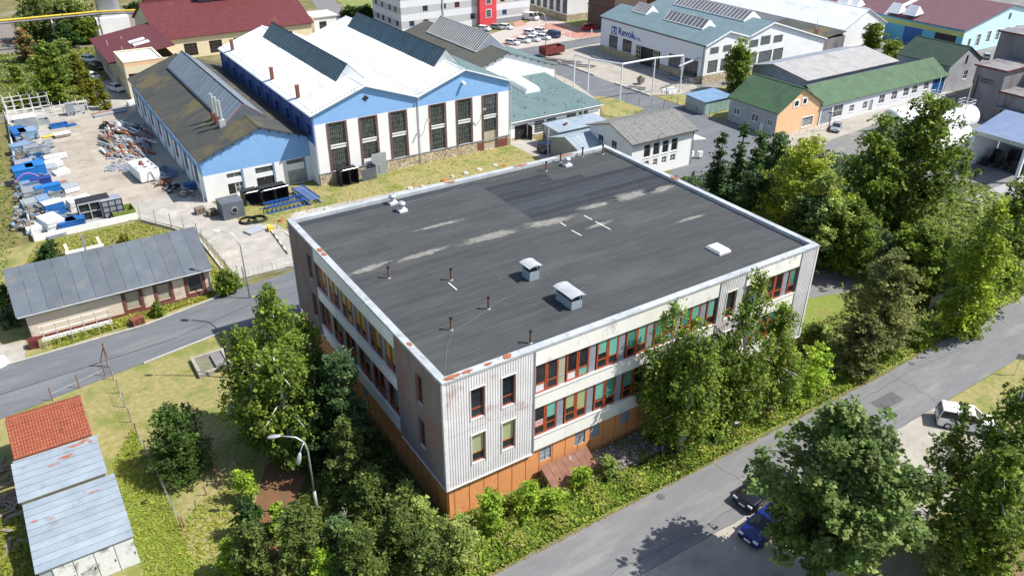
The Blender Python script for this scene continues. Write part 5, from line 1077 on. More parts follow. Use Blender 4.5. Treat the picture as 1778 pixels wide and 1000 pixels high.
# metal sheds
def metal_shed(nm,label,x0,x1,y0,y1,h,r,n,wallm,door_m,rust):
    T=thing(nm,label,'shed',(x0,y0,0)); off=(x0,y0,0)
    SD_=walls(T,off,x0+.15,x1-.15,y0+.15,y1-.15,h-.05,[(0,h-.05,wallm,'wall')])
    for k in range(n):
        a=y0+(y1-y0)*k/n; c=y0+(y1-y0)*(k+1)/n-.03; za=h+(r-h)*k/n; zc=h+(r-h)*(k+1)/n-.02
        slab('roof_sheet',[(x0,a,za),(x1,a,za),(x1,c,zc),(x0,c,zc)],.06,M['light_metal'],T,off)
    for i,(cx,t,rx,ry) in enumerate(rust):
        cy=y0+(y1-y0)*t; z=h+(r-h)*t+.075; rr=random.Random(i); b=MB(); pts=[]
        for q in range(14):
            a=2*math.pi*q/14; w_=1+rr.uniform(-.4,.4); yy=cy+ry*w_*math.sin(a); pts.append((cx+rx*w_*math.cos(a),yy,h+(r-h)*(yy-y0)/(y1-y0)+.068))
        b.v=pts; b.f=[tuple(range(14))]; b.obj('rust_stain',mat('dark_rust',(.3,.09,.06),(.36,.14,.1),2,.8),T,off=off)
    return T,SD_,off
T,SD_,off=metal_shed('metal_garage','smaller pale metal roofed garage against the tiled hut',-6.4,-.75,51.9,55.9,2.6,3.1,6,M['cream'],None,[(-2.2,.93,.5,.12),(-3.0,.72,.45,.15),(-3.9,.62,.35,.07),(-1.6,.98,.4,.1),(-1.2,.9,.12,.2)])
T,SD_,off=metal_shed('metal_garage','larger pale metal roofed garage with peeling white doors at the lower left corner',-6.1,-.35,44.7,50.9,2.5,3.15,10,M['grey_wall'],None,[(-1.9,.82,.35,.07),(-5.6,.7,.2,.1),(-4.6,.66,.15,.05)])
W=SD_['S']
for i in range(4):
    s=.75+i*1.2; b=MB(); W.box(b,s,s+1.15,.05,2.35,.02,.07); d=b.obj('door',mat('peeling_white_door',(.62,.62,.6),(.72,.72,.7),1,.8,col3=(.25,.24,.23),s3=1.1,t3=.6),T,off=off); b=MB(); W.box(b,s+1.0,s+1.06,1.0,1.2,.07,.1); b.obj('handle',M['black'],d,off=off)
b=MB(); b.box(-5.9,-.6,51.05,51.7,0,2.3); tag(b.obj('plank_partition',M['panel_tan']),'tan plank partition filling the gap between the two metal garages','partition')
b=MB()
for i in range(60): b.rbox((random.uniform(-9,-6.6),random.uniform(50,61),random.uniform(0,.4)),random.uniform(.5,1.8),random.uniform(.1,.3),.08,random.uniform(0,3),random.uniform(-.3,.3))
tag(b.obj('timber_heap',M['wood']),'heap of old planks and rubble left of the tiled hut','rubble',kind='stuff')
# concrete pit
T=thing('concrete_pit','square open concrete pit in the dry lawn','pit',(8.4,63.9,0)); off=(8.4,63.9,0)
b=MB(); b.box(8.2,11.2,63.7,64.0,0,.45); b.box(8.2,11.2,66.6,66.9,0,.45); b.box(8.2,8.5,64.0,66.6,0,.45); b.box(10.9,11.2,64.0,66.6,0,.45); b.obj('rim',M['concrete'],T,off=off); b=MB(); b.quad((8.5,64,.03),(10.9,64,.03),(10.9,66.6,.03),(8.5,66.6,.03)); b.obj('floor',mat('pit_floor',(.2,.19,.13),(.14,.15,.09),1.5,.9),T,off=off)
b=MB(); b.box(9.9,10.9,64.0,66.6,.031,.3); b.obj('step',M['dark_concrete'],T,off=off)
# ================================================================ VEGETATION
PAL={'ygreen':[(.1,.15,.018),(.13,.185,.022),(.06,.105,.018)],'yew':[(.03,.06,.015),(.045,.085,.02),(.02,.04,.012)],'birch':[(.075,.125,.02),(.11,.16,.03),(.05,.09,.018)],'dark':[(.02,.05,.015),(.035,.075,.02),(.015,.035,.012)],'maple':[(.042,.078,.025),(.066,.108,.036),(.105,.145,.062)],
'lime':[(.15,.2,.025),(.2,.25,.035),(.1,.15,.02)],'pine':[(.075,.095,.036),(.1,.12,.052),(.05,.068,.028)],'mugo':[(.05,.08,.022),(.075,.11,.032),(.035,.055,.018)],
'thuja':[(.13,.14,.02),(.1,.115,.02),(.07,.09,.02)],'bright':[(.12,.2,.025),(.09,.16,.02),(.16,.24,.035)],'bluish':[(.045,.09,.04),(.07,.12,.06),(.03,.06,.028)],
'willow':[(.09,.13,.045),(.06,.1,.03),(.12,.16,.06)],'pale':[(.13,.18,.06),(.17,.22,.08),(.09,.14,.04)],'rednee':[(.09,.11,.05),(.2,.12,.06),(.05,.08,.035)]}
GAIN=(1.95,1.75,1.3)
def leafmesh(name,pos,size,pal,cidx,elong=1.0,up=.5,droop=0,seed=0,tone=None):
    g=np.random.default_rng(seed); n=len(pos)
    nrm=g.normal(size=(n,3)); nrm[:,2]=np.abs(nrm[:,2])+up; nrm/=np.linalg.norm(nrm,axis=1)[:,None]
    a=g.normal(size=(n,3)); 
    if droop: a=a*.5+np.array([0,0,-droop])
    t=np.cross(nrm,a); t/=np.linalg.norm(t,axis=1)[:,None]+1e-9; b=np.cross(nrm,t)
    s=(size*np.clip(g.lognormal(0,.38,n),.45,2.1))[:,None]
    t=t*s*.5; b=b*s*.5*elong
    V=np.empty((n,4,3)); V[:,0]=pos-b; V[:,1]=pos+t*.9; V[:,2]=pos+b; V[:,3]=pos-t*.9
    me=bpy.data.meshes.new(name); me.vertices.add(n*4); me.vertices.foreach_set('co',V.reshape(-1).astype(np.float32))
    me.loops.add(n*4); me.loops.foreach_set('vertex_index',np.arange(n*4,dtype=np.int32)); me.polygons.add(n); me.polygons.foreach_set('loop_start',np.arange(0,n*4,4,dtype=np.int32)); me.update()
    P=np.array(pal); c=P[cidx%len(P)]; c=c*g.uniform(.7,1.35,(n,1))*np.array(GAIN)*(1 if tone is None else tone[:,None]); 
    ca=me.color_attributes.new('Col','FLOAT_COLOR','POINT'); col=np.ones((n,4,4),dtype=np.float32); col[:,:,:3]=c[:,None,:]; ca.data.foreach_set('color',col.reshape(-1))
    me.materials.append(LEAF); return me
def profile(shape,t):
    if shape=='round': return np.sqrt(np.clip(1-(2*t-1)**2,0,1))
    if shape=='birch': return np.clip(np.sin(np.pi*np.clip(t,0,1)**.75)**.8,.05,1)*(1-.25*t)
    if shape=='cone': return (1-t)**.8*.95+.04
    if shape=='column': return np.clip(1-np.abs(2*t-.9)**3,.15,1)*(1-.3*t)
    if shape=='pine': return np.clip(np.sin(np.pi*(t*.8+.15)),.1,1)
    if shape=='dome': return np.sqrt(np.clip(1-t**2,0,1))
    return 1+0*t
LN,LS,DENS=1.5,.72,1.0
def tree(label,x,y,H,R,pal,shape='round',base=.15,n=6000,leaf=.3,nc=70,cr=.2,bark='bark',name='tree',droop=0,cat='tree',trunk=.022,elong=1,seed=0,group=None,rz=0,lean=(0,0),flat=.7,limbs=18,aspect=1):
    g=np.random.default_rng(seed+11); z0=H*base
    T=thing(name,label,cat,(x,y,0),rz,group)
    # low frequency lobes
    ph=g.uniform(0,6.28,4)
    def lob(a,t): return 1+.16*np.sin(2*a+ph[0]+3*t)+.13*np.sin(3*a+ph[1]-5*t)+.1*np.sin(5*a+ph[2]+9*t)
    t=g.uniform(0,1,nc*3); w=profile(shape,t); keep=g.uniform(0,1,nc*3)<(w+.12); t=t[keep][:nc]; m_=len(t)
    a=g.uniform(0,2*np.pi,m_); rr=(g.uniform(0,1,m_)**.42)*profile(shape,t)*R*lob(a,t)*(1-cr*.5)
    C=np.stack([rr*np.cos(a)*aspect+lean[0]*t,rr*np.sin(a)+lean[1]*t,z0+(H-z0)*t*(1-cr*R/H*.5)],1)
    n=int(n*LN); leaf=leaf*LS
    # every limb carries several twig clusters along its outer half
    per=max(3,int(7*DENS)); att=np.stack([lean[0]*t*.7,lean[1]*t*.7,np.clip(C[:,2]-.35*rr,H*.1,H*.93)],1)
    sf=g.uniform(.42,1.06,(m_,per))[:,:,None]; Q=att[:,None,:]+(C-att)[:,None,:]*sf+g.normal(size=(m_,per,3))*(R*cr*.5)*np.array([1,1,flat*.8])
    Q=Q.reshape(-1,3); nq=len(Q); qr=np.maximum(.16,R*cr*.42*g.uniform(.5,1.5,nq)); wq=qr**1.6; wq/=wq.sum()
    k=g.choice(nq,n,p=wq); 
    if droop:
        ns=4; so=g.normal(size=(nq,ns,2))*qr[:,None,None]*.9; sl=g.uniform(.4,1.5,(nq,ns))*droop*.9; j=g.integers(0,ns,n); tt=g.uniform(0,1,n)**.8
        pos=np.stack([Q[k,0]+so[k,j,0]*(.35+.65*tt)+g.normal(size=n)*.07,Q[k,1]+so[k,j,1]*(.35+.65*tt)+g.normal(size=n)*.07,Q[k,2]+qr[k]*.5-tt*sl[k,j]],1)
    else:
        q=g.normal(size=(n,3))*qr[k][:,None]*.6; q[:,2]*=flat; pos=Q[k]+q
    tone=g.uniform(.72,1.3,nq)[k]*g.uniform(.85,1.18,m_)[k//per]; k=k//per
    pos[:,2]=np.maximum(pos[:,2],.08)
    ci=np.where(g.uniform(0,1,n)<.65,k,g.integers(0,9,n))
    me=leafmesh('crown',pos,leaf,PAL[pal],ci,elong,up=1.0,droop=1.2 if droop else 0,seed=seed,tone=tone)
    o=bpy.data.objects.new('crown',me); COL.objects.link(o); o.parent=T
    # trunk and limbs
    b=MB(); r0=max(.05,H*trunk); hs=[0,.25,.5,.75,.93]; bend=g.normal(0,.012*H,(5,2)); bend[0]=0
    pts=[(lean[0]*h_*.9+bend[i][0],lean[1]*h_*.9+bend[i][1],H*h_) for i,h_ in enumerate(hs)]
    b.tube(pts,[r0,r0*.8,r0*.6,r0*.35,r0*.12],8); b.obj('trunk',M[bark],T,smooth=True)
    b=MB()
    for i in range(min(limbs,m_)):
        c=C[i]; zt=max(H*.12,min(c[2]-.15*math.hypot(c[0],c[1])-.2,H*.85)); f_=zt/H
        j=min(3,int(f_*4)); f2=f_*4-j if f_<.75 else (f_-.75)/.18; f2=min(1,max(0,f2)); p0=Vector(pts[j]).lerp(Vector(pts[j+1]),f2)
        mid=p0.lerp(Vector(c),.5)+Vector((0,0,.06*H*.5)); b.tube([p0,mid,c],[r0*.38*(1-f_*.5),r0*.22,r0*.07],5)
    if b.v: b.obj('limbs',M[bark],T,smooth=True)
    return T
TR=[0]
def tp(label,u,v,vt,R,pal,shape='round',**k):
    """tree whose foot is seen at pixel u,v and whose top reaches row vt"""
    u=883+(u-883)*(2866-v)/(2866-(v+vt)/2); p=at(u,v); H=top_of(p.x,p.y,vt); TR[0]+=1; k.setdefault('seed',TR[0]*7)
    return tree(label,p.x,p.y,H,R,pal,shape,**k)
# near right
tp('big round maple with dense crown over the blue car at the lower right',1450,1000,716,4.85,'maple','round',base=.14,n=30000,leaf=.34,nc=170,cr=.17,trunk=.02,flat=.85,limbs=30)
tp('slender birch with pointed tip left of the parked white van',1648,900,688,1.7,'birch','birch',n=3200,leaf=.24,droop=.9,bark='birchbark',nc=60,base=.12,cr=.24,name='birch_tree',trunk=.012)
tp('tall birch with bare white stem at the lower right edge',1740,930,636,2.5,'birch','birch',n=8000,leaf=.25,droop=1.0,bark='birchbark',nc=90,base=.15,cr=.22,name='birch_tree',trunk=.013)
tp('wide birch behind the maple, lowest at the right edge',1712,1010,770,3.8,'birch','birch',n=14000,leaf=.26,droop=1.0,bark='birchbark',nc=110,base=.1,cr=.2,name='birch_tree',trunk=.015)
tp('birch cut by the right frame edge beside the soil patch',1795,960,720,2.6,'birch','birch',n=4500,leaf=.26,droop=1.0,bark='birchbark',nc=80,base=.1,cr=.22,name='birch_tree')
tp('pale leafy sapling at the bottom edge right of the maple',1640,1035,958,1.7,'pale','dome',n=2600,leaf=.22,nc=30,name='sapling',base=.1,cr=.3)
# birches in front of the building
tp('birch with white stem against the white bands, left one of the row before the facade',1160,772,512,2.7,'birch','birch',n=5200,leaf=.22,droop=1.1,bark='birchbark',nc=60,cr=.24,base=.2,name='birch_tree',trunk=.013)
tp('full birch with leaning white trunk close to the roadside hedge',1196,790,545,3.5,'birch','birch',n=13000,leaf=.22,droop=1.1,bark='birchbark',nc=90,cr=.22,base=.12,name='birch_tree',lean=(.6,.2))
tp('low bushy birch left of the white trunk beside the debris slab',1150,770,625,2.6,'birch','round',n=7000,leaf=.22,droop=.7,bark='birchbark',nc=60,cr=.25,base=.1,name='birch_tree')
tp('tall birch reaching over the roof edge before the right part of the facade',1296,742,447,3.0,'birch','birch',n=11000,leaf=.23,droop=1.3,bark='birchbark',nc=75,cr=.23,base=.12,name='birch_tree',trunk=.013)
tp('birch filling the gap between the two tall ones before the facade',1246,755,560,3.0,'birch','birch',n=9000,leaf=.23,droop=1.2,bark='birchbark',nc=70,cr=.23,base=.1,name='birch_tree')
tp('birch at the right corner of the office block',1350,715,510,2.7,'birch','birch',n=9000,leaf=.22,droop=1.1,bark='birchbark',nc=60,cr=.24,base=.12,name='birch_tree')
tp('small light green tree between roadside wall and office corner',1412,690,598,1.8,'bright','round',n=2800,leaf=.22,nc=35,cr=.28,base=.2,name='small_tree')
# pine and right trees
tp('irregular grey green pine near the road right of the office',1535,622,430,3.6,'pine','pine',n=15000,leaf=.2,nc=110,cr=.2,flat=.4,base=.1,name='pine_tree',elong=1.5,trunk=.02)
tp('lower pine limb mass nearest the road wall',1500,655,545,2.5,'pine','round',n=8000,leaf=.2,nc=70,cr=.24,flat=.45,base=.08,name='pine_tree',elong=1.5)
tp('tall yellow green birch beside the road right of the pine',1662,585,338,3.7,'birch','birch',n=12500,leaf=.27,droop=1.4,bark='birchbark',nc=110,cr=.2,base=.08,name='birch_tree',pal=None) if False else None
p=at(1662,585); PAL['ygreen']=[(.1,.15,.018),(.13,.185,.022),(.06,.105,.018)]
tree('tall yellow green birch beside the road right of the pine',p.x,p.y,top_of(p.x,p.y,335),3.6,'ygreen','birch',n=12500,leaf=.27,droop=1.4,bark='birchbark',nc=110,cr=.2,base=.06,name='birch_tree',seed=77)
tp('dark green tree at the right edge above the roadside fence',1752,530,300,3.9,'birch','birch',n=14000,leaf=.28,droop=1.0,nc=90,cr=.22,base=.08,name='tree',bark='birchbark')
tp('broad green tree at the right edge behind the roadside fence',1725,500,345,3.4,'ygreen','birch',n=11000,leaf=.27,droop=1.0,nc=80,cr=.24,base=.08,name='tree')
tp('large full birch before the white tanks',1590,425,163,6.2,'birch','round',n=38000,leaf=.3,droop=.9,nc=180,cr=.17,base=.12,name='birch_tree',bark='birchbark',seed=5)
tp('thinner tree on the left flank of the big birch before the tanks',1515,435,185,4.8,'birch','birch',n=15000,leaf=.3,droop=.8,nc=80,cr=.22,base=.1,name='tree')
tp('yellow green linden behind the right roof edge',1385,440,240,4.9,'lime','round',n=19000,leaf=.3,nc=110,cr=.2,base=.1,name='linden_tree')
tp('pale silvery tree in front of the linden',1425,470,300,3.6,'pale','round',n=12000,leaf=.28,nc=80,cr=.22,base=.1,name='tree')
tp('dark shady tree between linden and pine',1478,478,350,3.6,'birch','round',n=15000,leaf=.3,nc=90,cr=.22,base=.05,name='tree')
tp('dark tree in the hollow before the road trees',1600,510,385,4.0,'birch','round',n=15000,leaf=.3,nc=80,cr=.22,base=.05,name='tree')
tp('dark broad tree touching the right corner of the roof',1405,478,335,3.2,'dark','round',n=9000,leaf=.3,nc=90,cr=.22,base=.05,name='tree')
tp('dark spruce with narrow tip, left of three by the street',1247,352,228,2.2,'dark','cone',n=6000,leaf=.26,nc=80,cr=.25,flat=.5,base=.03,name='spruce_tree',limbs=6)
tp('dark spruce with narrow tip, middle one of three by the street',1283,360,208,2.1,'dark','cone',n=6000,leaf=.26,nc=80,cr=.25,flat=.5,base=.03,name='spruce_tree',limbs=6)
tp('dark spruce, right one of three beside the linden',1312,372,222,2.2,'dark','cone',n=6000,leaf=.26,nc=80,cr=.25,flat=.5,base=.03,name='spruce_tree',limbs=6)
tp('bluish green tree behind the spruces below the apricot house',1345,345,228,3.2,'bluish','round',n=8000,leaf=.3,nc=80,cr=.22,base=.08,name='tree')
tp('dark spreading tree squeezed behind the roof edge under the spruces',1300,420,290,3.6,'dark','round',n=7000,leaf=.3,nc=80,cr=.22,base=.05,name='tree')
tp('small tree with thin crown above the pale rubble by the pine',1560,490,410,2.2,'dark','round',n=3000,leaf=.26,nc=40,cr=.28,base=.1,name='small_tree')
# far
tp('dense tall green tree beside the company hall',1283,160,63,3.4,'birch','column',n=9000,leaf=.38,nc=90,cr=.25,base=.03,name='tree')
tp('green tree between long white hall and turquoise factory',1517,92,36,2.9,'birch','round',n=4500,leaf=.45,nc=50,cr=.28,base=.05,name='tree')
tp('bushy growth below the small tree at the turquoise factory',1552,100,68,3.4,'birch','dome',n=4000,leaf=.42,nc=50,cr=.28,base=.0,name='bush',cat='bush')
tp('thin young conifer behind the company hall gable',1317,36,8,1.6,'birch','cone',n=1500,leaf=.45,nc=25,cr=.35,name='small_tree')
# mid left group
tp('tall birch with white stem left of the office block',480,745,478,3.1,'birch','birch',n=11000,leaf=.24,droop=1.2,bark='birchbark',nc=100,cr=.21,base=.12,name='birch_tree',trunk=.012)
tp('broad birch leaning over the lawn left of the office block',445,790,550,2.8,'birch','birch',n=10500,leaf=.24,droop=1.1,bark='birchbark',nc=95,cr=.21,base=.1,name='birch_tree',lean=(-.6,0))
tp('birch with drooping sprays near the far left corner of the office',535,690,525,2.2,'birch','birch',n=5500,leaf=.23,droop=1.1,bark='birchbark',nc=55,cr=.24,base=.12,name='birch_tree')
tp('full green birch filling the middle of the left tree group',490,810,600,3.0,'birch','round',n=9500,leaf=.24,droop=.9,bark='birchbark',nc=85,cr=.22,base=.06,name='birch_tree')
tp('bluish leaved tree close to the left face of the office block',598,800,602,2.5,'bluish','birch',n=7800,leaf=.25,nc=75,cr=.22,base=.08,name='tree')
tp('dark shaded tree between the birches and the office block',555,800,640,2.7,'dark','round',n=6000,leaf=.26,nc=70,cr=.22,base=.05,name='tree')
tp('conical mountain pine beside the double lamp',600,850,722,2.3,'mugo','column',n=9000,leaf=.17,nc=85,cr=.22,base=.0,name='mountain_pine',elong=1.5)
tp('round clipped looking dark yew in the lawn',305,815,704,3.1,'yew','dome',n=11000,leaf=.18,nc=110,cr=.2,base=.0,name='yew_bush',cat='bush',elong=1.4,limbs=4)
tp('small lime green sapling at the shaded lawn edge',425,868,808,1.1,'bright','round',n=900,leaf=.2,nc=16,cr=.35,name='sapling',base=.1)
# foreground shrubs
FS=[('dark mountain pine right behind the double lamp pole',640,905,815,1.9,'mugo'),('spreading mountain pine at the foot of the double lamp',600,872,812,1.9,'mugo'),('dark mountain pine near the bottom edge left of centre',520,985,880,2.1,'mugo'),
('mountain pine at the bottom edge under the red leaf path',440,1005,905,1.7,'mugo'),('mountain pine in the middle of the foreground thicket',690,960,870,1.9,'mugo'),('mountain pine at the bottom edge of the foreground thicket',620,1010,915,2.0,'mugo'),
('low mountain pine right in the foreground thicket',755,985,905,1.6,'mugo')]
for i,(l,u,v,vt,R,pl) in enumerate(FS): tp(l,u,v,vt,R,pl,'dome',n=6500,leaf=.15,nc=70,cr=.24,base=0,name='mountain_pine',cat='bush',elong=1.6,limbs=5)
FL=[('deep green rounded shrub beside the red leaf path',432,930,862,1.2,'dark',.2),('yellow green shrub beside the leaf path',480,925,872,.9,'bright',.2),('light green shrub with upright shoots right of the lamp pole',655,880,822,1.2,'pale',.2),
('light leaved shrub between lamp and office corner',700,900,835,1.3,'pale',.2),('tall pale weeds at the office corner',735,920,868,1.2,'pale',.18),('grey green shrub with dead twigs at its top',590,960,885,1.2,'bluish',.2),
('pale willow like shrub at the bottom centre',800,985,890,1.5,'pale',.17),('bushy pale shrub left of the kerb at the bottom centre',745,1005,920,1.4,'willow',.17),('bright shrub touching the orange corner wall',850,925,850,1.3,'bright',.2),
('bright green shrub before the orange wall left of the canopy',915,895,832,1.35,'bright',.2),('light green bush in front of the rusty canopy',1010,850,808,1.1,'bright',.18),('green weedy bush on the roadside near the canopy',960,890,845,1.2,'bright',.2),
('pale tall weeds between canopy and road',1060,830,790,1.0,'willow',.17),('leafy shrub at the bottom edge by the leaf path',400,1000,930,1.3,'bright',.2),('lime shrub low at the bottom edge',560,1010,955,1.2,'bright',.18),('yellow green shrub left of the conical mountain pine',530,790,722,1.3,'bright',.2),
('overgrown bush below the far end of the birch row',1380,700,650,1.2,'bright',.2),('dark bush in front of the second birch trunk',1240,770,735,1.1,'birch',.2),('green bush on the clearing between office and pine',1412,605,562,1.3,'birch',.22),
('bush under the far right road trees',1600,600,560,1.5,'ygreen',.22),('bush at the foot of the yellow green birch',1690,580,530,1.6,'birch',.22),
('dark bush behind the bungalow at its left rear',83,455,415,1.7,'dark',.25),('dark bush cut by the left edge at the bungalow',3,560,482,1.7,'dark',.22),('bush at the right end of the bungalow',392,512,466,1.2,'birch',.22),('small bush below the middle bungalow window',272,548,524,.7,'birch',.2),
('low bush at the end of the gutter wall by the drive gate',405,500,470,.9,'willow',.2),('weedy bush on the pit side of the lawn',215,425,408,.8,'thuja',.22)]
for i,(l,u,v,vt,R,pl,lf) in enumerate(FL): tp(l,u,v,vt,R,pl,'dome',n=2600,leaf=lf,nc=36,cr=.32,base=0,name='shrub',cat='bush',limbs=8)
tp('grey dead bush sticking out of the foreground pines',600,935,875,.9,'bluish','dome',n=60,leaf=.1,nc=26,cr=.3,base=.1,name='dead_bush',cat='bush',limbs=26,bark='wood',trunk=.04)
# upper left
tp('large willow at the top left, left half of the wood by the pipe bridge',60,72,-18,6.0,'willow','round',n=9500,leaf=.5,nc=90,cr=.22,base=.05,name='willow_tree',droop=.9)
tp('large willow at the top left, right half of the wood by the pipe bridge',122,70,-20,6.0,'willow','round',n=9500,leaf=.5,nc=90,cr=.22,base=.05,name='willow_tree',droop=.9)
tp('dark tree in front of the pipe bridge left of the chimney',150,75,30,3.6,'birch','round',n=5000,leaf=.45,nc=60,cr=.25,base=.03,name='tree')
tp('dark tree in front of the pipe bridge in the middle',112,82,40,3.6,'dark','round',n=5000,leaf=.45,nc=60,cr=.25,base=.03,name='tree')
tp('conifer with reddish top at the left edge of the thicket',42,110,48,2.6,'rednee','column',n=5500,leaf=.35,nc=70,cr=.25,base=.02,name='conifer')
tp('big light green thicket tree above the storage yard',84,180,72,3.7,'birch','round',n=14000,leaf=.34,nc=120,cr=.2,base=.02,name='tree')
tp('light green tree in the thicket left of the thuja hedge',112,150,66,2.6,'willow','round',n=7500,leaf=.34,nc=80,cr=.22,base=.02,name='tree')
tp('small green bush left of the thicket',25,145,112,1.7,'birch','dome',n=2500,leaf=.32,nc=40,cr=.3,base=0,name='bush',cat='bush')
tp('yellowish bush at the corner of the storage yard',40,188,152,2.0,'lime','dome',n=3500,leaf=.3,nc=40,cr=.3,base=0,name='bush',cat='bush')
for i,(l,u,v,vt,R) in enumerate((('golden thuja cone at the front end of the row',176,190,132,1.5),('golden thuja cone second in the row',157,182,118,1.5),('golden thuja cone in the middle of the row',143,165,100,1.4),('golden thuja cone fourth in the row',133,148,84,1.3),('golden thuja cone at the rear end of the row',124,130,70,1.2))): tp(l,u,v,vt,R,'thuja','cone',n=4500,leaf=.24,nc=60,cr=.3,base=0,name='thuja',group='thuja row beside the storage yard',limbs=3)
tp('round dark hedge bush behind the white halls',610,30,8,3.2,'dark','dome',n=3000,leaf=.45,nc=40,cr=.28,base=0,name='bush',cat='bush')
tp('round dark bush beside the hostel wall',636,30,8,2.8,'dark','dome',n=2500,leaf=.45,nc=40,cr=.28,base=0,name='bush',cat='bush')
tp('bush on the railway lawn beyond the white chimney',235,16,4,3.0,'dark','dome',n=2500,leaf=.5,nc=40,cr=.28,base=0,name='bush',cat='bush')
tp('bush against the cream wall of the maroon roof hall',285,104,92,1.1,'thuja','dome',n=1200,leaf=.3,nc=20,cr=.3,base=0,name='bush',cat='bush')
# undergrowth stuff
def scatter(name,label,polyp,n,size,h,pal,seed=0,up=1.2,elong=1.0,patch=1.2,zb=.04,cat='ground cover'):
    g=np.random.default_rng(seed); P=np.array(polyp); lo=P.min(0); hi=P.max(0); pts=[]
    need=n; out=[]
    while need>0:
        q=g.uniform(lo,hi,(need*2,2)); ins=np.zeros(len(q),bool); j=len(P)-1
        for i in range(len(P)):
            c=((P[i,1]>q[:,1])!=(P[j,1]>q[:,1]))&(q[:,0]<(P[j,0]-P[i,0])*(q[:,1]-P[i,1])/(P[j,1]-P[i,1]+1e-12)+P[i,0]); ins^=c; j=i
        q=q[ins][:need]; out.append(q); need-=len(q)
    q=np.concatenate(out); f_=.5+.5*np.sin(q[:,0]*2.1/patch+np.sin(q[:,1]*1.7/patch)*2)*np.cos(q[:,1]*2.3/patch+seed)
    z=zb+g.uniform(0,1,n)**.8*h*(.35+.65*f_); pos=np.column_stack([q,z]); ci=(np.floor(f_*2.99)+g.integers(0,2,n)).astype(int)
    me=leafmesh(name,pos,size,PAL[pal],ci,elong,up=up,seed=seed,droop=0); o=bpy.data.objects.new(name,me); COL.objects.link(o); return tag(o,label,cat,kind='stuff')
PAL['rough']=[(.1,.16,.02),(.06,.1,.02),(.14,.19,.035),(.12,.13,.05)]
scatter('roadside_greenery','bright green weeds along the road in front of the office block',[(17,31.3),(29,31.5),(36,31.2),(44,31.5),(56,31.4),(56,33.2),(42,32.9),(30,34.0),(18,34.6)],30000,.16,.9,'rough',1)
scatter('roadside_greenery','green weeds along the road below the pine and birch',[(56,31.4),(70,31.9),(86,32.6),(100,33.2),(100,35),(86,34.6),(70,34.4),(56,33.4)],19000,.17,.7,'rough',2)
PAL['garden']=[(.09,.13,.03),(.06,.1,.022),(.13,.16,.05)]
scatter('garden_weeds','weeds on the strip between facade and roadside greenery',[(18.8,34.2),(55,33.2),(56,36.6),(18.9,36.6)],22000,.15,.8,'garden',3)
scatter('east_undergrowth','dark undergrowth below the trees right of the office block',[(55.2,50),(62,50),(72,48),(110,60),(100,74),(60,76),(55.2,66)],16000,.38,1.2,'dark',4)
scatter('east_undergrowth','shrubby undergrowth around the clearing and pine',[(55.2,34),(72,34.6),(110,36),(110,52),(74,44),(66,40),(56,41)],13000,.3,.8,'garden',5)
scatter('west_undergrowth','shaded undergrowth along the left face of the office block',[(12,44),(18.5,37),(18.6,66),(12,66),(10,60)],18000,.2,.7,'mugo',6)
scatter('foreground_thicket_cover','mixed undergrowth beneath the foreground shrubs',[(3,28),(18.4,31.8),(18.6,37),(13,46),(9,43),(6,35)],30000,.16,1.0,'garden',7)
PAL['grass']=[(.13,.17,.03),(.115,.155,.026),(.15,.17,.04)]
scatter('tall_grass','tall bright meadow grass between garages and rusty fence',[(-.2,36),(2.4,38),(2.5,50),(1.9,60),(-.3,56),(-.4,44)],4000,.08,.1,'grass',8,up=2.2,elong=3.5)
scatter('tall_grass','grass along the leaf litter path',[(-.4,31),(3,36),(6,43),(9,49),(9,51),(2.6,47),(.5,42)],3000,.08,.1,'grass',9,up=2.2,elong=3.5)
scatter('tall_grass','grass under the left frame edge beside the garages',[(-12,35),(-6.6,44),(-6.6,56),(-12,50)],14000,.1,.3,'grass',10,up=2.2,elong=3.5)
PAL['dry']=[(.15,.15,.05),(.12,.13,.04),(.18,.17,.07)]

scatter('rear_lawn_tufts','dry grass tufts on the strip before the tall hall',[(20,95),(25,89),(64,94),(64,99.4),(20,102)],1500,.16,.06,'dry',12,up=2,elong=1.6)
scatter('weed_patch','weeds over the railway siding beyond the yard wall',[(-26,84),(-7,86),(-2.6,104),(-1.6,160),(-26,150)],16000,.22,.4,'garden',13,up=1,patch=3)
scatter('weed_patch','weeds between bungalow and storage yard',[(-6,87),(13,87),(14.5,93),(10,101),(-1,101)],11000,.16,.3,'grass',14,up=1,patch=2)
scatter('weed_patch','weeds along the bungalow front',[(-2,75.8),(12.6,77.4),(15,79.5),(15,85),(14,85),(13.4,78.3),(-2,78.2)],6000,.14,.3,'grass',15,up=1,patch=2)
scatter('weed_patch','rough grass below the thicket above the yard',[(-3,160),(14,160),(16,172),(24,200),(0,205),(-8,180)],9000,.45,.5,'garden',16,up=1,patch=4)

scatter('roadside_litter','dry leaf litter and grit along the road edge',[(17,31.15),(60,31.15),(95,32.35),(95,32.6),(60,31.45),(17,31.4)],5000,.1,.03,'dry',21,up=3)

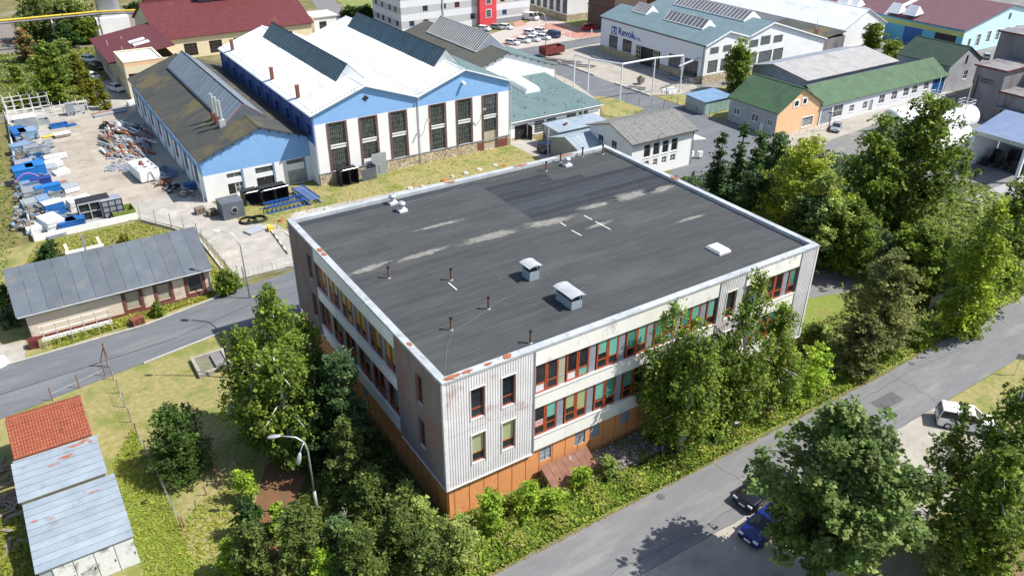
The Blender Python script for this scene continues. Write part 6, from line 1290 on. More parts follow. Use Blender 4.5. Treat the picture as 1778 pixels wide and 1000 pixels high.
# ================================================================ VEHICLES
def car(label,loc,rz,paint,kind='hatch',sc=1.0,name='parked_car',cat='car',group=None):
    T=thing(name,label,cat,loc,rz,group); T.scale=(sc,sc,sc)
    if kind=='van': L,Wd,H,bh=4.9,1.95,1.95,1.05; prof=[(-2.42,.45),(-2.4,1.0),(2.05,1.02),(2.4,.8),(2.45,.42)]; gh=[(-2.38,1.0),(-2.3,1.9),(1.15,1.93),(2.0,1.03)]
    elif kind=='suv': L,Wd,H=4.5,1.85,1.7; prof=[(-2.22,.45),(-2.2,1.0),(1.1,1.05),(2.1,.95),(2.25,.45)]; gh=[(-2.15,1.0),(-1.95,1.65),(.35,1.7),(1.15,1.04)]
    elif kind=='sedan': L,Wd,H=4.5,1.78,1.42; prof=[(-2.25,.4),(-2.22,.93),(-1.4,.96),(1.0,.93),(2.1,.78),(2.25,.4)]; gh=[(-1.75,.94),(-1.0,1.4),(.3,1.42),(1.2,.92)]
    else: L,Wd,H=4.1,1.75,1.47; prof=[(-2.02,.4),(-2.02,.92),(1.0,.93),(1.95,.78),(2.06,.4)]; gh=[(-1.98,.92),(-1.65,1.42),(.25,1.46),(1.1,.93)]
    hw=Wd/2; b=MB()
    def loft(pr,ws,zc=None):
        """pr: side profile polyline; build rounded body by sections across the width"""
        secs=ws; i0=len(b.v); n=len(pr)
        for y,(kz,kx) in secs:
            for x,z in pr: b.v.append((x*kx,y,pr_base+(z-pr_base)*kz))
        for j in range(len(secs)-1):
            for k in range(n-1): b.f.append((i0+j*n+k,i0+j*n+k+1,i0+(j+1)*n+k+1,i0+(j+1)*n+k))
        b.f.append(tuple(i0+k for k in range(n))[::-1]); b.f.append(tuple(i0+(len(secs)-1)*n+k for k in range(n)))
    pr_base=.22; pr=[(prof[0][0]*.98,.22)]+prof+[(prof[-1][0]*.98,.22)]
    loft(pr,[(-hw,(.86,.94)),(-hw*.93,(.97,.985)),(-hw*.55,(1,1)),(hw*.55,(1,1)),(hw*.93,(.97,.985)),(hw,(.86,.94))]); body=b.obj('body',paint,T,smooth=False)
    mod=body.modifiers.new('bevel','BEVEL'); mod.width=.05; mod.segments=2
    b=MB(); pr_base=.95; tw=hw*.78; bw=hw*.93; n=len(gh)
    lo=[(x,z) for x,z in gh]
    # greenhouse: frustum, dark glass
    b.v=[(gh[0][0],-bw,gh[0][1]),(gh[1][0],-tw,gh[1][1]),(gh[2][0],-tw,gh[2][1]),(gh[3][0],-bw,gh[3][1]),(gh[0][0],bw,gh[0][1]),(gh[1][0],tw,gh[1][1]),(gh[2][0],tw,gh[2][1]),(gh[3][0],bw,gh[3][1])]
    b.f=[(0,3,2,1),(4,5,6,7),(0,1,5,4),(3,7,6,2),(1,2,6,5),(0,4,7,3)]; b.obj('windows',M['glass'],T)
    b=MB(); z1=gh[1][1]; z2=gh[2][1]
    b.hull([(gh[1][0]-.05,-tw-.03,z1-.03),(gh[2][0]+.08,-tw-.03,z2-.03),(gh[2][0]+.08,tw+.03,z2-.03),(gh[1][0]-.05,tw+.03,z1-.03)],[(gh[1][0]+.02,-tw+.05,z1+.035),(gh[2][0],-tw+.05,z2+.035),(gh[2][0],tw-.05,z2+.035),(gh[1][0]+.02,tw-.05,z1+.035)])
    for s in (-1,1):
        for (xa,za,xb,zb_) in ((gh[0][0],gh[0][1],gh[1][0],gh[1][1]),(gh[3][0],gh[3][1],gh[2][0],gh[2][1]),((gh[0][0]+gh[3][0])/2-.1,.95,(gh[1][0]+gh[2][0])/2-.1,z1)):
            b.tube([(xa,s*bw*1.005,za),(xb,s*tw*1.01,zb_)],.04,4)
    b.obj('roof',paint,T)
    if kind=='van':
        b=MB(); 
        for s in (-1,1): b.hull([(-2.3,s*(bw+.004),1.05),(.2,s*(bw+.004),1.05),(.2,s*(tw+.01),1.85),(-2.2,s*(tw+.01),1.85)],[(-2.3,s*(bw+.02),1.05),(.2,s*(bw+.02),1.05),(.2,s*(tw+.03),1.85),(-2.2,s*(tw+.03),1.85)])
        b.obj('side_panel',paint,T)
    R_=.31 if kind!='van' else .33; xw=L*.305
    for sx_ in (-1,1):
        for sy in (-1,1):
            b=MB(); y=sy*(hw-.09); b.tube([(sx_*xw,y-.1,R_),(sx_*xw,y+.1,R_)],R_,16); w_=b.obj('wheel',M['tyre'],T)
            b=MB(); b.tube([(sx_*xw,sy*(hw-.01)-.02*sy,R_),(sx_*xw,sy*(hw+.02),R_)],R_*.62,10); b.obj('rim',M['silver'],w_)
    for s in (-1,1):
        b=MB(); b.rbox((prof[-1][0]-.09,s*(hw-.28),.6),.14,.36,.15); b.obj('headlight',M['white_gloss'],T)
        b=MB(); b.rbox((prof[0][0]+.05,s*(hw-.22),.68),.12,.26,.2); b.obj('tail_light',M['red'],T)
        b=MB(); b.rbox((gh[3][0]-.25,s*(hw+.06),.95),.12,.2,.13); b.obj('mirror',paint,T)
    b=MB(); b.rbox((prof[-1][0]-.0,0,.38),.05,.52,.12); b.obj('number_plate',M['white'],T)
    b=MB(); b.box(prof[0][0]-.01,prof[0][0]+.06,-hw*.8,hw*.8,.25,.4); b.box(prof[-1][0]-.03,prof[-1][0]+.03,-hw*.8,hw*.8,.25,.36); b.obj('bumper',M['black'],T)
    return T
def carpx(label,u,v,ang,paint,kind='hatch',sc=.8,**k):
    p=at(u,v); return car(label,(p.x,p.y,.055),math.radians(ang),paint,kind,sc,**k)
W_=M['white_gloss']
car('blue hatchback half hidden under the maple at the lower right',(36.9,24.2,.04),math.radians(186),M['navy'] if False else mat('deep_blue_car_paint',(.004,.01,.12),None,rough=.2,spec=.7),'hatch',1.0)
car('black estate car parked beside the blue hatchback under the maple',(39.3,26.7,.04),math.radians(184),mat('black_car_paint',(.01,.01,.014),None,rough=.2,spec=.7),'suv',1.0)
car('white estate car parked behind the slender birch at the right',(59.6,23.2,.04),math.radians(-52),W_,'suv',1.0)
g='white cars in the hostel parking'
carpx('white car nearest the grey roof, front left of the parked rows',890,78,-62,W_,group=g); carpx('white hatchback second from the left in the front row',909,74.5,-62,W_,group=g); carpx('white car third in the front row',926,72,-62,W_,group=g); carpx('white car beside the dark blue van in the front row',944,69,-62,W_,group=g)
carpx('white car in the back row behind the third front car',921,61,-62,W_,group=g); carpx('white car in the back row next to the lamp post',940,58,-62,W_,group=g)
carpx('dark blue van right of the white cars',960,65,100,mat('blue_van_paint',(.02,.06,.14),None,rough=.3),'van'); carpx('bright red car in the shade by the brick tower',1023,52,-12,M['red'],'hatch',.95)
carpx('silver car behind the glass skylight at the hostel',863,51,-62,M['silver']); carpx('white hatchback at the hostel wall',879,51,-62,W_); carpx('white car partly hidden by the skylight at the hostel',841,54,-62,W_)
carpx('white van at the right corner of the hostel',920,35,-60,W_,'van',.95,name='parked_van',cat='van')
carpx('silver sedan before the long green roofed building',1451,226,210,M['silver'],'sedan',.82)
carpx('white car beside the cream block',203,158,-70,W_,'sedan',.9); carpx('white car in deep shade by the maroon low wing',157,108,-65,W_,'hatch',.9); carpx('dark car in the shade by the maroon low wing',170,120,-65,M['black'],'hatch',.9); carpx('white car glimpsed behind the thuja row',162,137,-65,W_,'hatch',.8)
carpx('dark blue car between annex and ribbed garage',954,262,12,mat('navy_car_paint',(.008,.014,.07),None,rough=.2,spec=.7),'hatch',1.0)
b=MB(); b.rbox((*at(4,632)[:2],.03),.9,1.2,.5,.3); tag(b.obj('white_sack',M['white']),'white sack on the grit at the left frame edge','sack')
carpx('dark car beyond the dark roofed house',1712,102,30,M['silver'],'hatch',.8)
# red trailer
p=at(958,96); T=thing('skip_trailer','dark red open skip standing on the company forecourt','skip',(p.x,p.y,.05),.05)
b=MB(); b.box(-2.6,2.6,-1.2,-1.1,.6,1.9); b.box(-2.6,2.6,1.1,1.2,.6,1.9); b.box(-2.6,-2.5,-1.1,1.1,.6,1.9); b.box(2.5,2.6,-1.1,1.1,.6,1.9); b.box(-2.6,2.6,-1.2,1.2,.5,.6); b.obj('box',mat('skip_red',(.13,.02,.018),(.18,.04,.03),2,.7),T)
b=MB(); b.rbox((.4,0,.8),2,1.2,.7,.3,.3); b.obj('load',M['maroon'],T)
# ================================================================ LAMPS, POLES, FENCES
def pole(T,h,r=.07,off=None): pass
x,y=at(552,892)[:2]; T=thing('street_lamp','tall curved double headed street lamp in the foreground thicket','street lamp',(x,y,0))
Ht=top_of(x,y,765)+.35
b=MB(); b.tube([(0,0,0),(0,0,2.2)],.11,10); b.tube([(0,0,2.2),(0,0,Ht-1.2),(-.12,.1,Ht-.5),(-.55,.35,Ht-.05),(-1.5,.95,Ht+.1)],[.08,.06,.055,.05,.04],10); b.tube([(-.12,.1,Ht-.5),(-.3,0,Ht-.62),(-.62,-.15,Ht-1.15)],.04,8); b.obj('pole',M['galv'],T,smooth=True)
def lamphead(T,c,rz,tilt=0,s=1,m=None):
    n=8; b=MB(); prof=[(-.42,.05,.04),(-.3,.13,.08),(0,.18,.11),(.28,.15,.09),(.42,.05,.04)]; i0=0
    for x_,w_,h_ in prof:
        for j in range(n):
            a=2*math.pi*j/n; b.v.append((x_*s,w_*math.cos(a)*s,h_*math.sin(a)*s))
    for k in range(len(prof)-1):
        for j in range(n): b.f.append((k*n+j,k*n+(j+1)%n,(k+1)*n+(j+1)%n,(k+1)*n+j))
    b.f.append(tuple(range(n))[::-1]); b.f.append(tuple((len(prof)-1)*n+j for j in range(n)))
    o=b.obj('lamp_head',m or M['galv'],T,smooth=True); o.location=c; o.rotation_euler=(0,tilt,rz); return o
lamphead(T,(-1.8,1.1,Ht+.05),math.atan2(.6,-.95),.15,1.1); lamphead(T,(-.72,-.2,Ht-1.45),math.atan2(-.15,-.3),1.2,1.1)
def lamp(label,u,v,vt,du,m='galv',hd=None):
    p=at(u,v); H_=top_of(p.x,p.y,vt); T=thing('street_lamp',label,'street lamp',(p.x,p.y,0)); d=CR*du; d.z=0
    b=MB(); b.tube([(0,0,0),(0,0,H_*.8),(d.x*.35,d.y*.35,H_*.97),(d.x,d.y,H_)],[.09,.07,.05,.04],8); b.obj('pole',M[m],T,smooth=True)
    lamphead(T,(d.x*1.25,d.y*1.25,H_),math.atan2(d.y,d.x),0,.9,M['white'] if hd is None else M[hd]); return T
lamp('slim street lamp beside the drive gate behind the bungalow',434,518,402,-1.7)
lamp('dark street lamp reaching out of the birches over the north road',400,655,556,-2.3,'black','black')
lamp('street lamp standing by the red skip on the forecourt',947,92,22,-1.6)
lamp('lamp post in front of the long green roofed building',1438,228,196,-.2,'black','black')
p=at(1356,204)
T=thing('sign_post','small square sign seen from behind on a post at the right edge','sign',(70.2,24.8,0)); b=MB(); b.tube([(0,0,0),(0,0,2.3)],.03,6); b.obj('post',M['galv'],T); b=MB(); b.rbox((0,0,1.75),.7,.03,.6,math.radians(-50)); b.obj('sign_plate',M['grey_metal'],T)
def fence(label,pts,h,posts,postm,mesh=None,rails=1,name='wire_fence',cat='fence',wires=4,lean=0,kick=None):
    T=thing(name,label,cat,(pts[0][0],pts[0][1],0)); off=(pts[0][0],pts[0][1],0); V=[Vector((*p,0)) for p in pts]; Ltot=sum((b_-a_).length for a_,b_ in zip(V[:-1],V[1:]))
    b=MB(); wm=MB()
    for a_,c_ in zip(V[:-1],V[1:]):
        L=(c_-a_).length; n=max(1,round(L/posts))
        for i in range(n+1):
            q=a_.lerp(c_,i/n); m_=MB(); m_.tube([q,q+Vector((random.uniform(-lean,lean),random.uniform(-lean,lean),h+random.uniform(-.05,.05)))],.04,6); m_.obj('post',postm,T,off=off)
        for k in range(wires):
            z=h*(k+.5)/wires; wm.tube([a_+Vector((0,0,z)),c_+Vector((0,0,z))],.008,3)
        if mesh:
            nn=int(L/.5)
            for i in range(nn): 
                q=a_.lerp(c_,(i+.5)/nn); wm.tube([q+Vector((0,0,.05)),q+Vector((0,0,h-.05))],.006,3)
        if kick:
            d=(c_-a_).normalized(); nn=max(1,round(L/2.5)); an=math.atan2(d.y,d.x)
            for i in range(nn):
                q=a_.lerp(c_,(i+.5)/nn); m_=MB(); m_.rbox((q.x,q.y,0),L/nn-.02,.18,kick,an); m_.obj('base_slab',M['white'] if kick>.5 else M['kerb'],T,off=off)
    wm.obj('wires',M['galv'] if mesh!='green' else M['teal_roof'],T,off=off); return T
fence('rusty post fence leaning across the dry lawn',[(1.7,70),(2.0,58.3),(2.6,46.2)],1.5,2.4,M['rusty'],mesh=True,lean=.12)
b=MB(); b.tube([(1.7,70,.1),(1.75,70,2.6)],.07,6); b.tube([(1.75,69.9,2.3),(1.2,71.2,.05)],.04,5); tag(b.obj('fence_end_post',M['rusty']),'tall braced rusty end post of the lawn fence at the roadside','post')
fence('short row of rusty stakes beside the north road',[(-3.2,67.3),(1.2,68.7)],1.4,2.2,M['rusty'],wires=1)
fence('thin stake fence along the shaded lawn edge',[(2.8,46.5),(6,50),(9.6,51.6)],1.0,1.6,M['rusty'],wires=1,lean=.15)
fence('low white wall with mesh fence along the left side of the storage yard',[(-1.2,101.9),(-.9,127.5),(.3,161.4)],1.9,3,M['teal_roof'],mesh='green',kick=.75,name='yard_wall',cat='wall')
fence('low white wall along the front of the storage yard',[(-1.2,101.9),(10.4,102.2)],1.0,3,M['galv'],kick=.8,wires=1,name='yard_wall',cat='wall')
fence('wire fence on a concrete kerb along the yard drive',[(10.6,101.2),(13.3,96.8),(15.3,92.3),(15.6,81.3),(16.3,79.2)],2.1,2.2,M['grey_metal'],mesh=True,kick=.3)
T=thing('drive_gate','low double tube gate across the yard drive','gate',(16.8,79,0)); off=(16.8,79,0)
for a_,c_ in ((16.9,19.8),(20.0,22.9)):
    b=MB(); b.tube([(a_,79,.2),(a_,79,1.5),(c_,79.1,1.5),(c_,79.1,.2),(a_,79,.2)],.035,5); n=int((c_-a_)/.5); [b.tube([(a_+.5*i,79,.2),(a_+.5*i,79,1.5)],.012,4) for i in range(1,n+1)]; b.tube([(a_,79,.85),(c_,79.1,.85)],.02,4); b.obj('gate_leaf',M['grey_metal'],T,off=off)
for x in (16.8,22.95): b=MB(); b.tube([(x,79,0),(x,79,1.9)],.07,6); b.obj('gate_post',M['grey_metal'],T,off=off)
T=thing('roadside_slab_fence','concrete slab fence below the right roadside trees','fence',(74,36,0)); off=(74,36,0)
for i in range(9): b=MB(); b.box(74+i*2.1,74+i*2.1+2.05,35.6-i*.02,35.7-i*.02,0,1.5); b.obj('concrete_panel',M['dark_concrete'],T,off=off); b=MB(); b.box(73.93+i*2.1,74.0+i*2.1-.003,35.5,35.75,0,1.7); b.obj('post',M['wood'],T,off=off)
T=thing('retaining_kerb_wall','low pale retaining wall beside the road below the pine','wall',(54,34.1,0)); off=(54,34.1,0)
for i in range(12): b=MB(); b.box(53.8+i*1.3,53.8+i*1.3+1.27,33.9+.07*i,34.1+.07*i,0,.42+random.uniform(-.03,.03)); b.obj('wall_block',M['kerb'],T,off=off)
for i in range(9): b=MB(); b.box(38+i*1.6,38+i*1.6+1.57,33.3,33.5,0,.32+random.uniform(-.03,.03)); o=b.obj('wall_block',M['kerb'],T,off=off)
fence('thin fence between facade garden and road',[(36,33.8),(53,33.8)],1.2,2.8,M['grey_metal'],wires=2)
fence('green steel fence on the trestle lawn',[(93.6,107),(97,101),(96,97.5)],1.5,2.2,M['teal_roof'],mesh='green')
fence('thin fence beside the annex lawn',[(83,100.5),(90,100.5),(94.5,97)],1.1,2,M['rusty'],wires=3)
fence('post fence along the lawn of the blue sheet shed',[(103.5,107.5),(99.4,98.6),(100.2,93.2),(103,91.5)],1.3,3,M['black'],wires=3)
fence('white railing in front of the company hall gable',[(103.5,110.5),(107.2,109.0),(112.9,109.4),(112.9,113)],1.5,1.6,M['galv'],mesh=True)
fence('light railing beside the apricot gable',[(106,79.0),(112.5,78.6)],1.0,1.6,M['galv'],wires=2)
# trestle (pipe portal)
T=thing('pipe_trestle','white pipe trestle on posts crossing the works street','trestle',(90.3,118.3,0)); off=(90.3,118.3,0)
PT=[(90.3,118.3),(90.9,114.0),(95.2,108.9),(101.0,108.7),(106.6,107.4)]
tops=[]
for (u,v,vt) in ((996,158,126),(1020,167,123),(1076,177,113),(1132,165,101),(1180,160,91)):
    p=at(u,v); z=top_of(p.x,p.y,vt); z=6.6; b=MB(); b.tube([(p.x,p.y,0),(p.x,p.y,z)],.13,6); b.obj('post',M['facade_light'],T,off=off); tops.append((p.x,p.y,z+.1))
b=MB(); b.tube(tops,.17,8); b.tube([tops[-1],(tops[-1][0]+.05,tops[-1][1],0)],.1,6); b.obj('pipe',M['facade_light'],T,off=off)
b=MB(); b.tube([(107.2,108.6,4.4),(113.5,110.2,4.7)],.2,6); b.obj('branch_pipe',M['galv'],T,off=off)
# pipe bridge top left
T=thing('pipe_bridge','yellow pipe bridge on thin posts across the wood at the top left','pipe bridge',(-20,207,0)); off=(-20,207,0)
b=MB(); b.tube([(-40,207.6,6.5),(23,206.6,6.5),(32,203.5,6.5)],.22,8); b.obj('yellow_pipe',M['yellow'],T,off=off); b=MB(); b.tube([(-40,207.0,6.1),(23,206.0,6.1),(32,203,6.1)],.25,6); b.tube([(-40,208.2,6.2),(23,207.2,6.2)],.15,6); b.obj('grey_pipes',M['dark_concrete'],T,off=off)
for x in (-25,-5,13.8,23.2): b=MB(); b.tube([(x,207,0),(x,207,6)],.2,6); b.obj('post',M['facade_light'],T,off=off)
# rails
T=thing('railway_siding','rusty railway track at the upper left edge','railway track',(-30,212,0)); off=(-30,212,0)
for dy in (0,1.44): b=MB(); b.box(-60,40,216+dy,216.08+dy,.2,.34); b.obj('rail',M['rusty'],T,off=off)
for i in range(90): b=MB(); b.box(-60+i*1.1,-59.75+i*1.1,215.4,218.1,.06,.2); b.obj('sleeper',M['dark_concrete'],T,off=off)
T=thing('freight_wagon','dark red freight wagon cut off by the top edge beyond the chimney','wagon',(52,236,0)); b=MB(); b.box(38,56,236,239,1.1,3.6); b.obj('body',M['maroon'],T,off=(52,236,0)); b=MB(); b.box(38.2,55.8,236.4,238.6,.7,1.1); [b.tube([(x,236.2,.5),(x,238.8,.5)],.45,10) for x in (40,42,52,54)]; b.obj('bogies',M['black'],T,off=(52,236,0))
# overhead / lying cables
def cable(label,pts,r=.02): b=MB(); b.tube(pts,r,4); return tag(b.obj('overhead_cable',M['black']),label,'cable')
cable('thin black cable crossing the north road',[(-8,70.5,.06),(8,71.6,.06),(16,74,.06)],.03)
# ================================================================ TANKS AND FILLING STATION
def tank(label,p0,p1,r,z):
    a_=Vector((*p0,z)); c_=Vector((*p1,z)); d=(c_-a_).normalized(); T=thing('storage_tank',label,'tank',(a_.x,a_.y,0)); off=(a_.x,a_.y,0)
    pts=[];rs=[]
    for k in range(6): t=k/5*math.pi/2; pts.append(a_-d*(r*.45*math.cos(t))); rs.append(max(.02,r*math.sin(t)))
    for k in range(5,-1,-1): t=k/5*math.pi/2; pts.append(c_+d*(r*.45*math.cos(t))); rs.append(max(.02,r*math.sin(t)))
    b=MB(); b.tube(pts,rs,28); b.obj('shell',M['tank'],T,off=off,smooth=True)
    L=(c_-a_).length; an=math.atan2(d.y,d.x)
    for f_ in (.15,.5,.85):
        q=a_.lerp(c_,f_); b=MB(); b.rbox((q.x,q.y,0),.4,r*1.5,z-r*.6,an); b.obj('saddle',M['concrete'],T,off=off)
    q=a_.lerp(c_,.08); b=MB(); s=.9
    P=[q+Vector((sx_*s,sy*s,z*0+r)) for sx_,sy in ((-1,-1),(1,-1),(1,1),(-1,1))]
    for i in range(4):
        A=P[i];B=P[(i+1)%4]
        for zz in (0.0,.5,1.0): b.tube([A+Vector((0,0,zz)),B+Vector((0,0,zz))],.04,4)
        b.tube([A-Vector((0,0,.3)),A+Vector((0,0,1.0))],.04,4)
    b.obj('service_railing',M['galv'],T,off=off); b=MB(); b.tube([q+Vector((0,0,r-.1)),q+Vector((0,0,r+3.6))],.06,6); b.obj('vent_stack',M['cream'],T,off=off)
    b=MB(); b.tube([a_+d*1+Vector((0,0,r+.15)),c_-d*1+Vector((0,0,r+.15))],.07,6); b.obj('top_pipe',M['galv'],T,off=off)
    return T
tank('rearmost white horizontal tank behind the big birch',(130.5,71.5),(118.5,71.5),1.9,2.4)
tank('middle white horizontal tank next to the canopy',(131,66.3),(113,66.3),1.9,2.4)
tank('front white horizontal tank behind the big birch',(121,61.3),(108,61.3),1.9,2.3)
T=thing('filling_canopy','blue grey flat canopy over the filling bay at the right edge','canopy',(113,50,0)); off=(113,50,0)
slab('canopy_roof',[(115,49,5.2),(115,57,5.2),(127,59,5.8),(127,49,5.8)][::-1],.25,mat('canopy_blue',(.13,.18,.29),(.17,.22,.33),.5,.6),T,off)
b=MB(); b.box(114.9,115.0,49,57,5.15,5.75); b.obj('edge_beam',M['galv'],T,off=off); b=MB(); b.box(114.8,127,48.8,48.95,5.2,5.9); b.obj('side_beam',M['galv'],T,off=off)
for x,y in ((115.3,56.6),(115.3,49.4),(126,57),(126,49.4)): b=MB(); b.box(x-.2,x+.2,y-.2,y+.2,0,5.3); b.obj('column',M['facade_light'],T,off=off)
b=MB(); b.box(124,126.5,49.6,57,0,5.2); b.obj('rear_wall',M['panel_grey'],T,off=off); b=MB(); b.box(115.6,123,56.7,57,0,5.1); b.obj('side_wall',M['facade_light'],T,off=off)
b=MB(); [b.rbox((random.uniform(118,123.5),random.uniform(50.5,56),0),random.uniform(.5,1.4),random.uniform(.5,1.2),random.uniform(.8,2.4)) for _ in range(12)]; tag(b.obj('equipment',M['black'],T,off=off),kind='stuff')
T=thing('drive_through_portal','white steel portal and red topped cabin cut by the right edge','portal',(112,45,0)); off=(112,45,0)
b=MB(); b.tube([(111,45.5,0),(111,45.5,3.6),(118,45.0,3.6)],.12,6); b.tube([(111,44.2,3.6),(118,43.6,3.6)],.1,6); b.obj('frame',M['white'],T,off=off); b=MB(); b.box(110.5,114.5,40.6,43.4,0,2.3); b.obj('cabin',M['facade_grey'],T,off=off); b=MB(); b.box(110.3,114.7,40.4,43.6,2.301,2.6); b.obj('cabin_roof',M['red'],T,off=off)
# ================================================================ YARD GOODS
def px(u,v): return at(u,v)[:2]
def frame_rack(label,x,y,lx,ly,h,m,rz=0,bays=3,levels=2):
    T=thing('steel_rack',label,'rack',(x,y,.05),rz)
    for i in range(bays+1):
        for j in (0,1):
            b=MB(); b.box(-lx/2+lx*i/bays-.05,-lx/2+lx*i/bays+.05,(j-.5)*ly-.05,(j-.5)*ly+.05,0,h); b.obj('post',m,T)
    for k in range(levels):
        z=h*(k+.6)/levels; b=MB(); b.box(-lx/2,lx/2,-ly/2-.051,-ly/2+.051,z,z+.09); b.box(-lx/2,lx/2,ly/2-.051,ly/2+.051,z,z+.09); b.obj('beam',m,T)
    return T
T=frame_rack('tall empty pale rack at the upper left corner of the yard',3.4,157.5,6.5,2.6,3.2,M['sill'],.05,5,2); frame_rack('low rack with steel bars beside the tall rack',9.5,153.8,5,2.2,1.8,M['sill'],.05,4,1); frame_rack('second row of the pale rack near the wall',2.6,151.5,5.5,2.4,2.2,M['sill'],.05,4,2)
def jbox(label,u,v,sx_,sy,h,m,rz=0,name='metal_crate',cat='crate',lid=None,kind=0):
    x,y=px(u,v); T=thing(name,label,cat,(x,y,.055),rz)
    if kind==0:  # closed cabinet with feet, lid
        b=MB(); b.box(-sx_/2,sx_/2,-sy/2,sy/2,.12,h); b.obj('box',m,T); b=MB(); [b.box(a-.06,a+.06,c-.06,c+.06,0,.119) for a in (-sx_/2+.1,sx_/2-.1) for c in (-sy/2+.1,sy/2-.1)]; b.obj('feet',M['grey_metal'],T)
        b=MB(); b.box(-sx_/2-.05,sx_/2+.05,-sy/2-.05,sy/2+.05,h+.001,h+.07); b.obj('lid',lid or m,T)
    elif kind==1: # open tray / bin
        t=.07; b=MB(); b.box(-sx_/2,sx_/2,-sy/2,-sy/2+t,0,h); b.box(-sx_/2,sx_/2,sy/2-t,sy/2,0,h); b.box(-sx_/2,-sx_/2+t,-sy/2+t,sy/2-t,0,h); b.box(sx_/2-t,sx_/2,-sy/2+t,sy/2-t,0,h); b.box(-sx_/2+t,sx_/2-t,-sy/2+t,sy/2-t,0,t); b.obj('bin',m,T)
        b=MB(); [b.rbox((random.uniform(-.3,.3)*sx_,random.uniform(-.3,.3)*sy,t+h*.3*random.random()),sx_*.5,.12,.1,random.random()*3) for _ in range(5)]; b.obj('contents',lid or M['grey_metal'],T)
    elif kind==2: # stack of sheets or pallets
        n=max(2,int(h/.2)); 
        for i in range(n):
            b=MB(); b.rbox((random.uniform(-.06,.06),random.uniform(-.06,.06),i*h/n),sx_,sy,h/n*.62,random.uniform(-.06,.06)); b.obj('sheet',m,T)
            if i<n-1: b=MB(); [b.box(a-.05,a+.05,-sy/2+.05,sy/2-.05,i*h/n+h/n*.62+.001,(i+1)*h/n-.001) for a in (-sx_*.4,0,sx_*.4)]; b.obj('spacer',M['wood'],T)
    elif kind==3: # tied beams
        for i in range(int(sy/.22)):
            b=MB(); b.rbox((random.uniform(-.2,.2),-sy/2+i*.22,h*random.random()*.3),sx_*random.uniform(.75,1),.13,.14,random.uniform(-.07,.07),0); b.obj('beam',random.choice([m,M['grey_metal'],M['galv']]),T)
    elif kind==4: # girder truss
        b=MB(); 
        for s in (-1,1):
            b.box(-sx_/2,sx_/2,s*sy/2-.08,s*sy/2+.08,0,.16); b.box(-sx_/2,sx_/2,s*sy/2-.08,s*sy/2+.08,h-.16,h)
        b.obj('chord',m,T); b=MB(); n=max(3,int(sx_/.55))
        for i in range(n):
            a_=-sx_/2+sx_*i/n; c_=-sx_/2+sx_*(i+1)/n; b.tube([(a_,-sy/2,h-.08),(c_,sy/2,h-.08)],.05,4); b.tube([(a_,sy/2,h-.08),(c_,-sy/2,h-.08)],.04,4); b.tube([(c_,-sy/2,h-.08),(c_,sy/2,h-.08)],.05,4); b.tube([(a_,-sy/2,.08),(a_,-sy/2,h-.1)],.05,4); b.tube([(a_,sy/2,.08),(c_,sy/2,h-.1)],.04,4)
        b.obj('lattice',m,T)
    return T
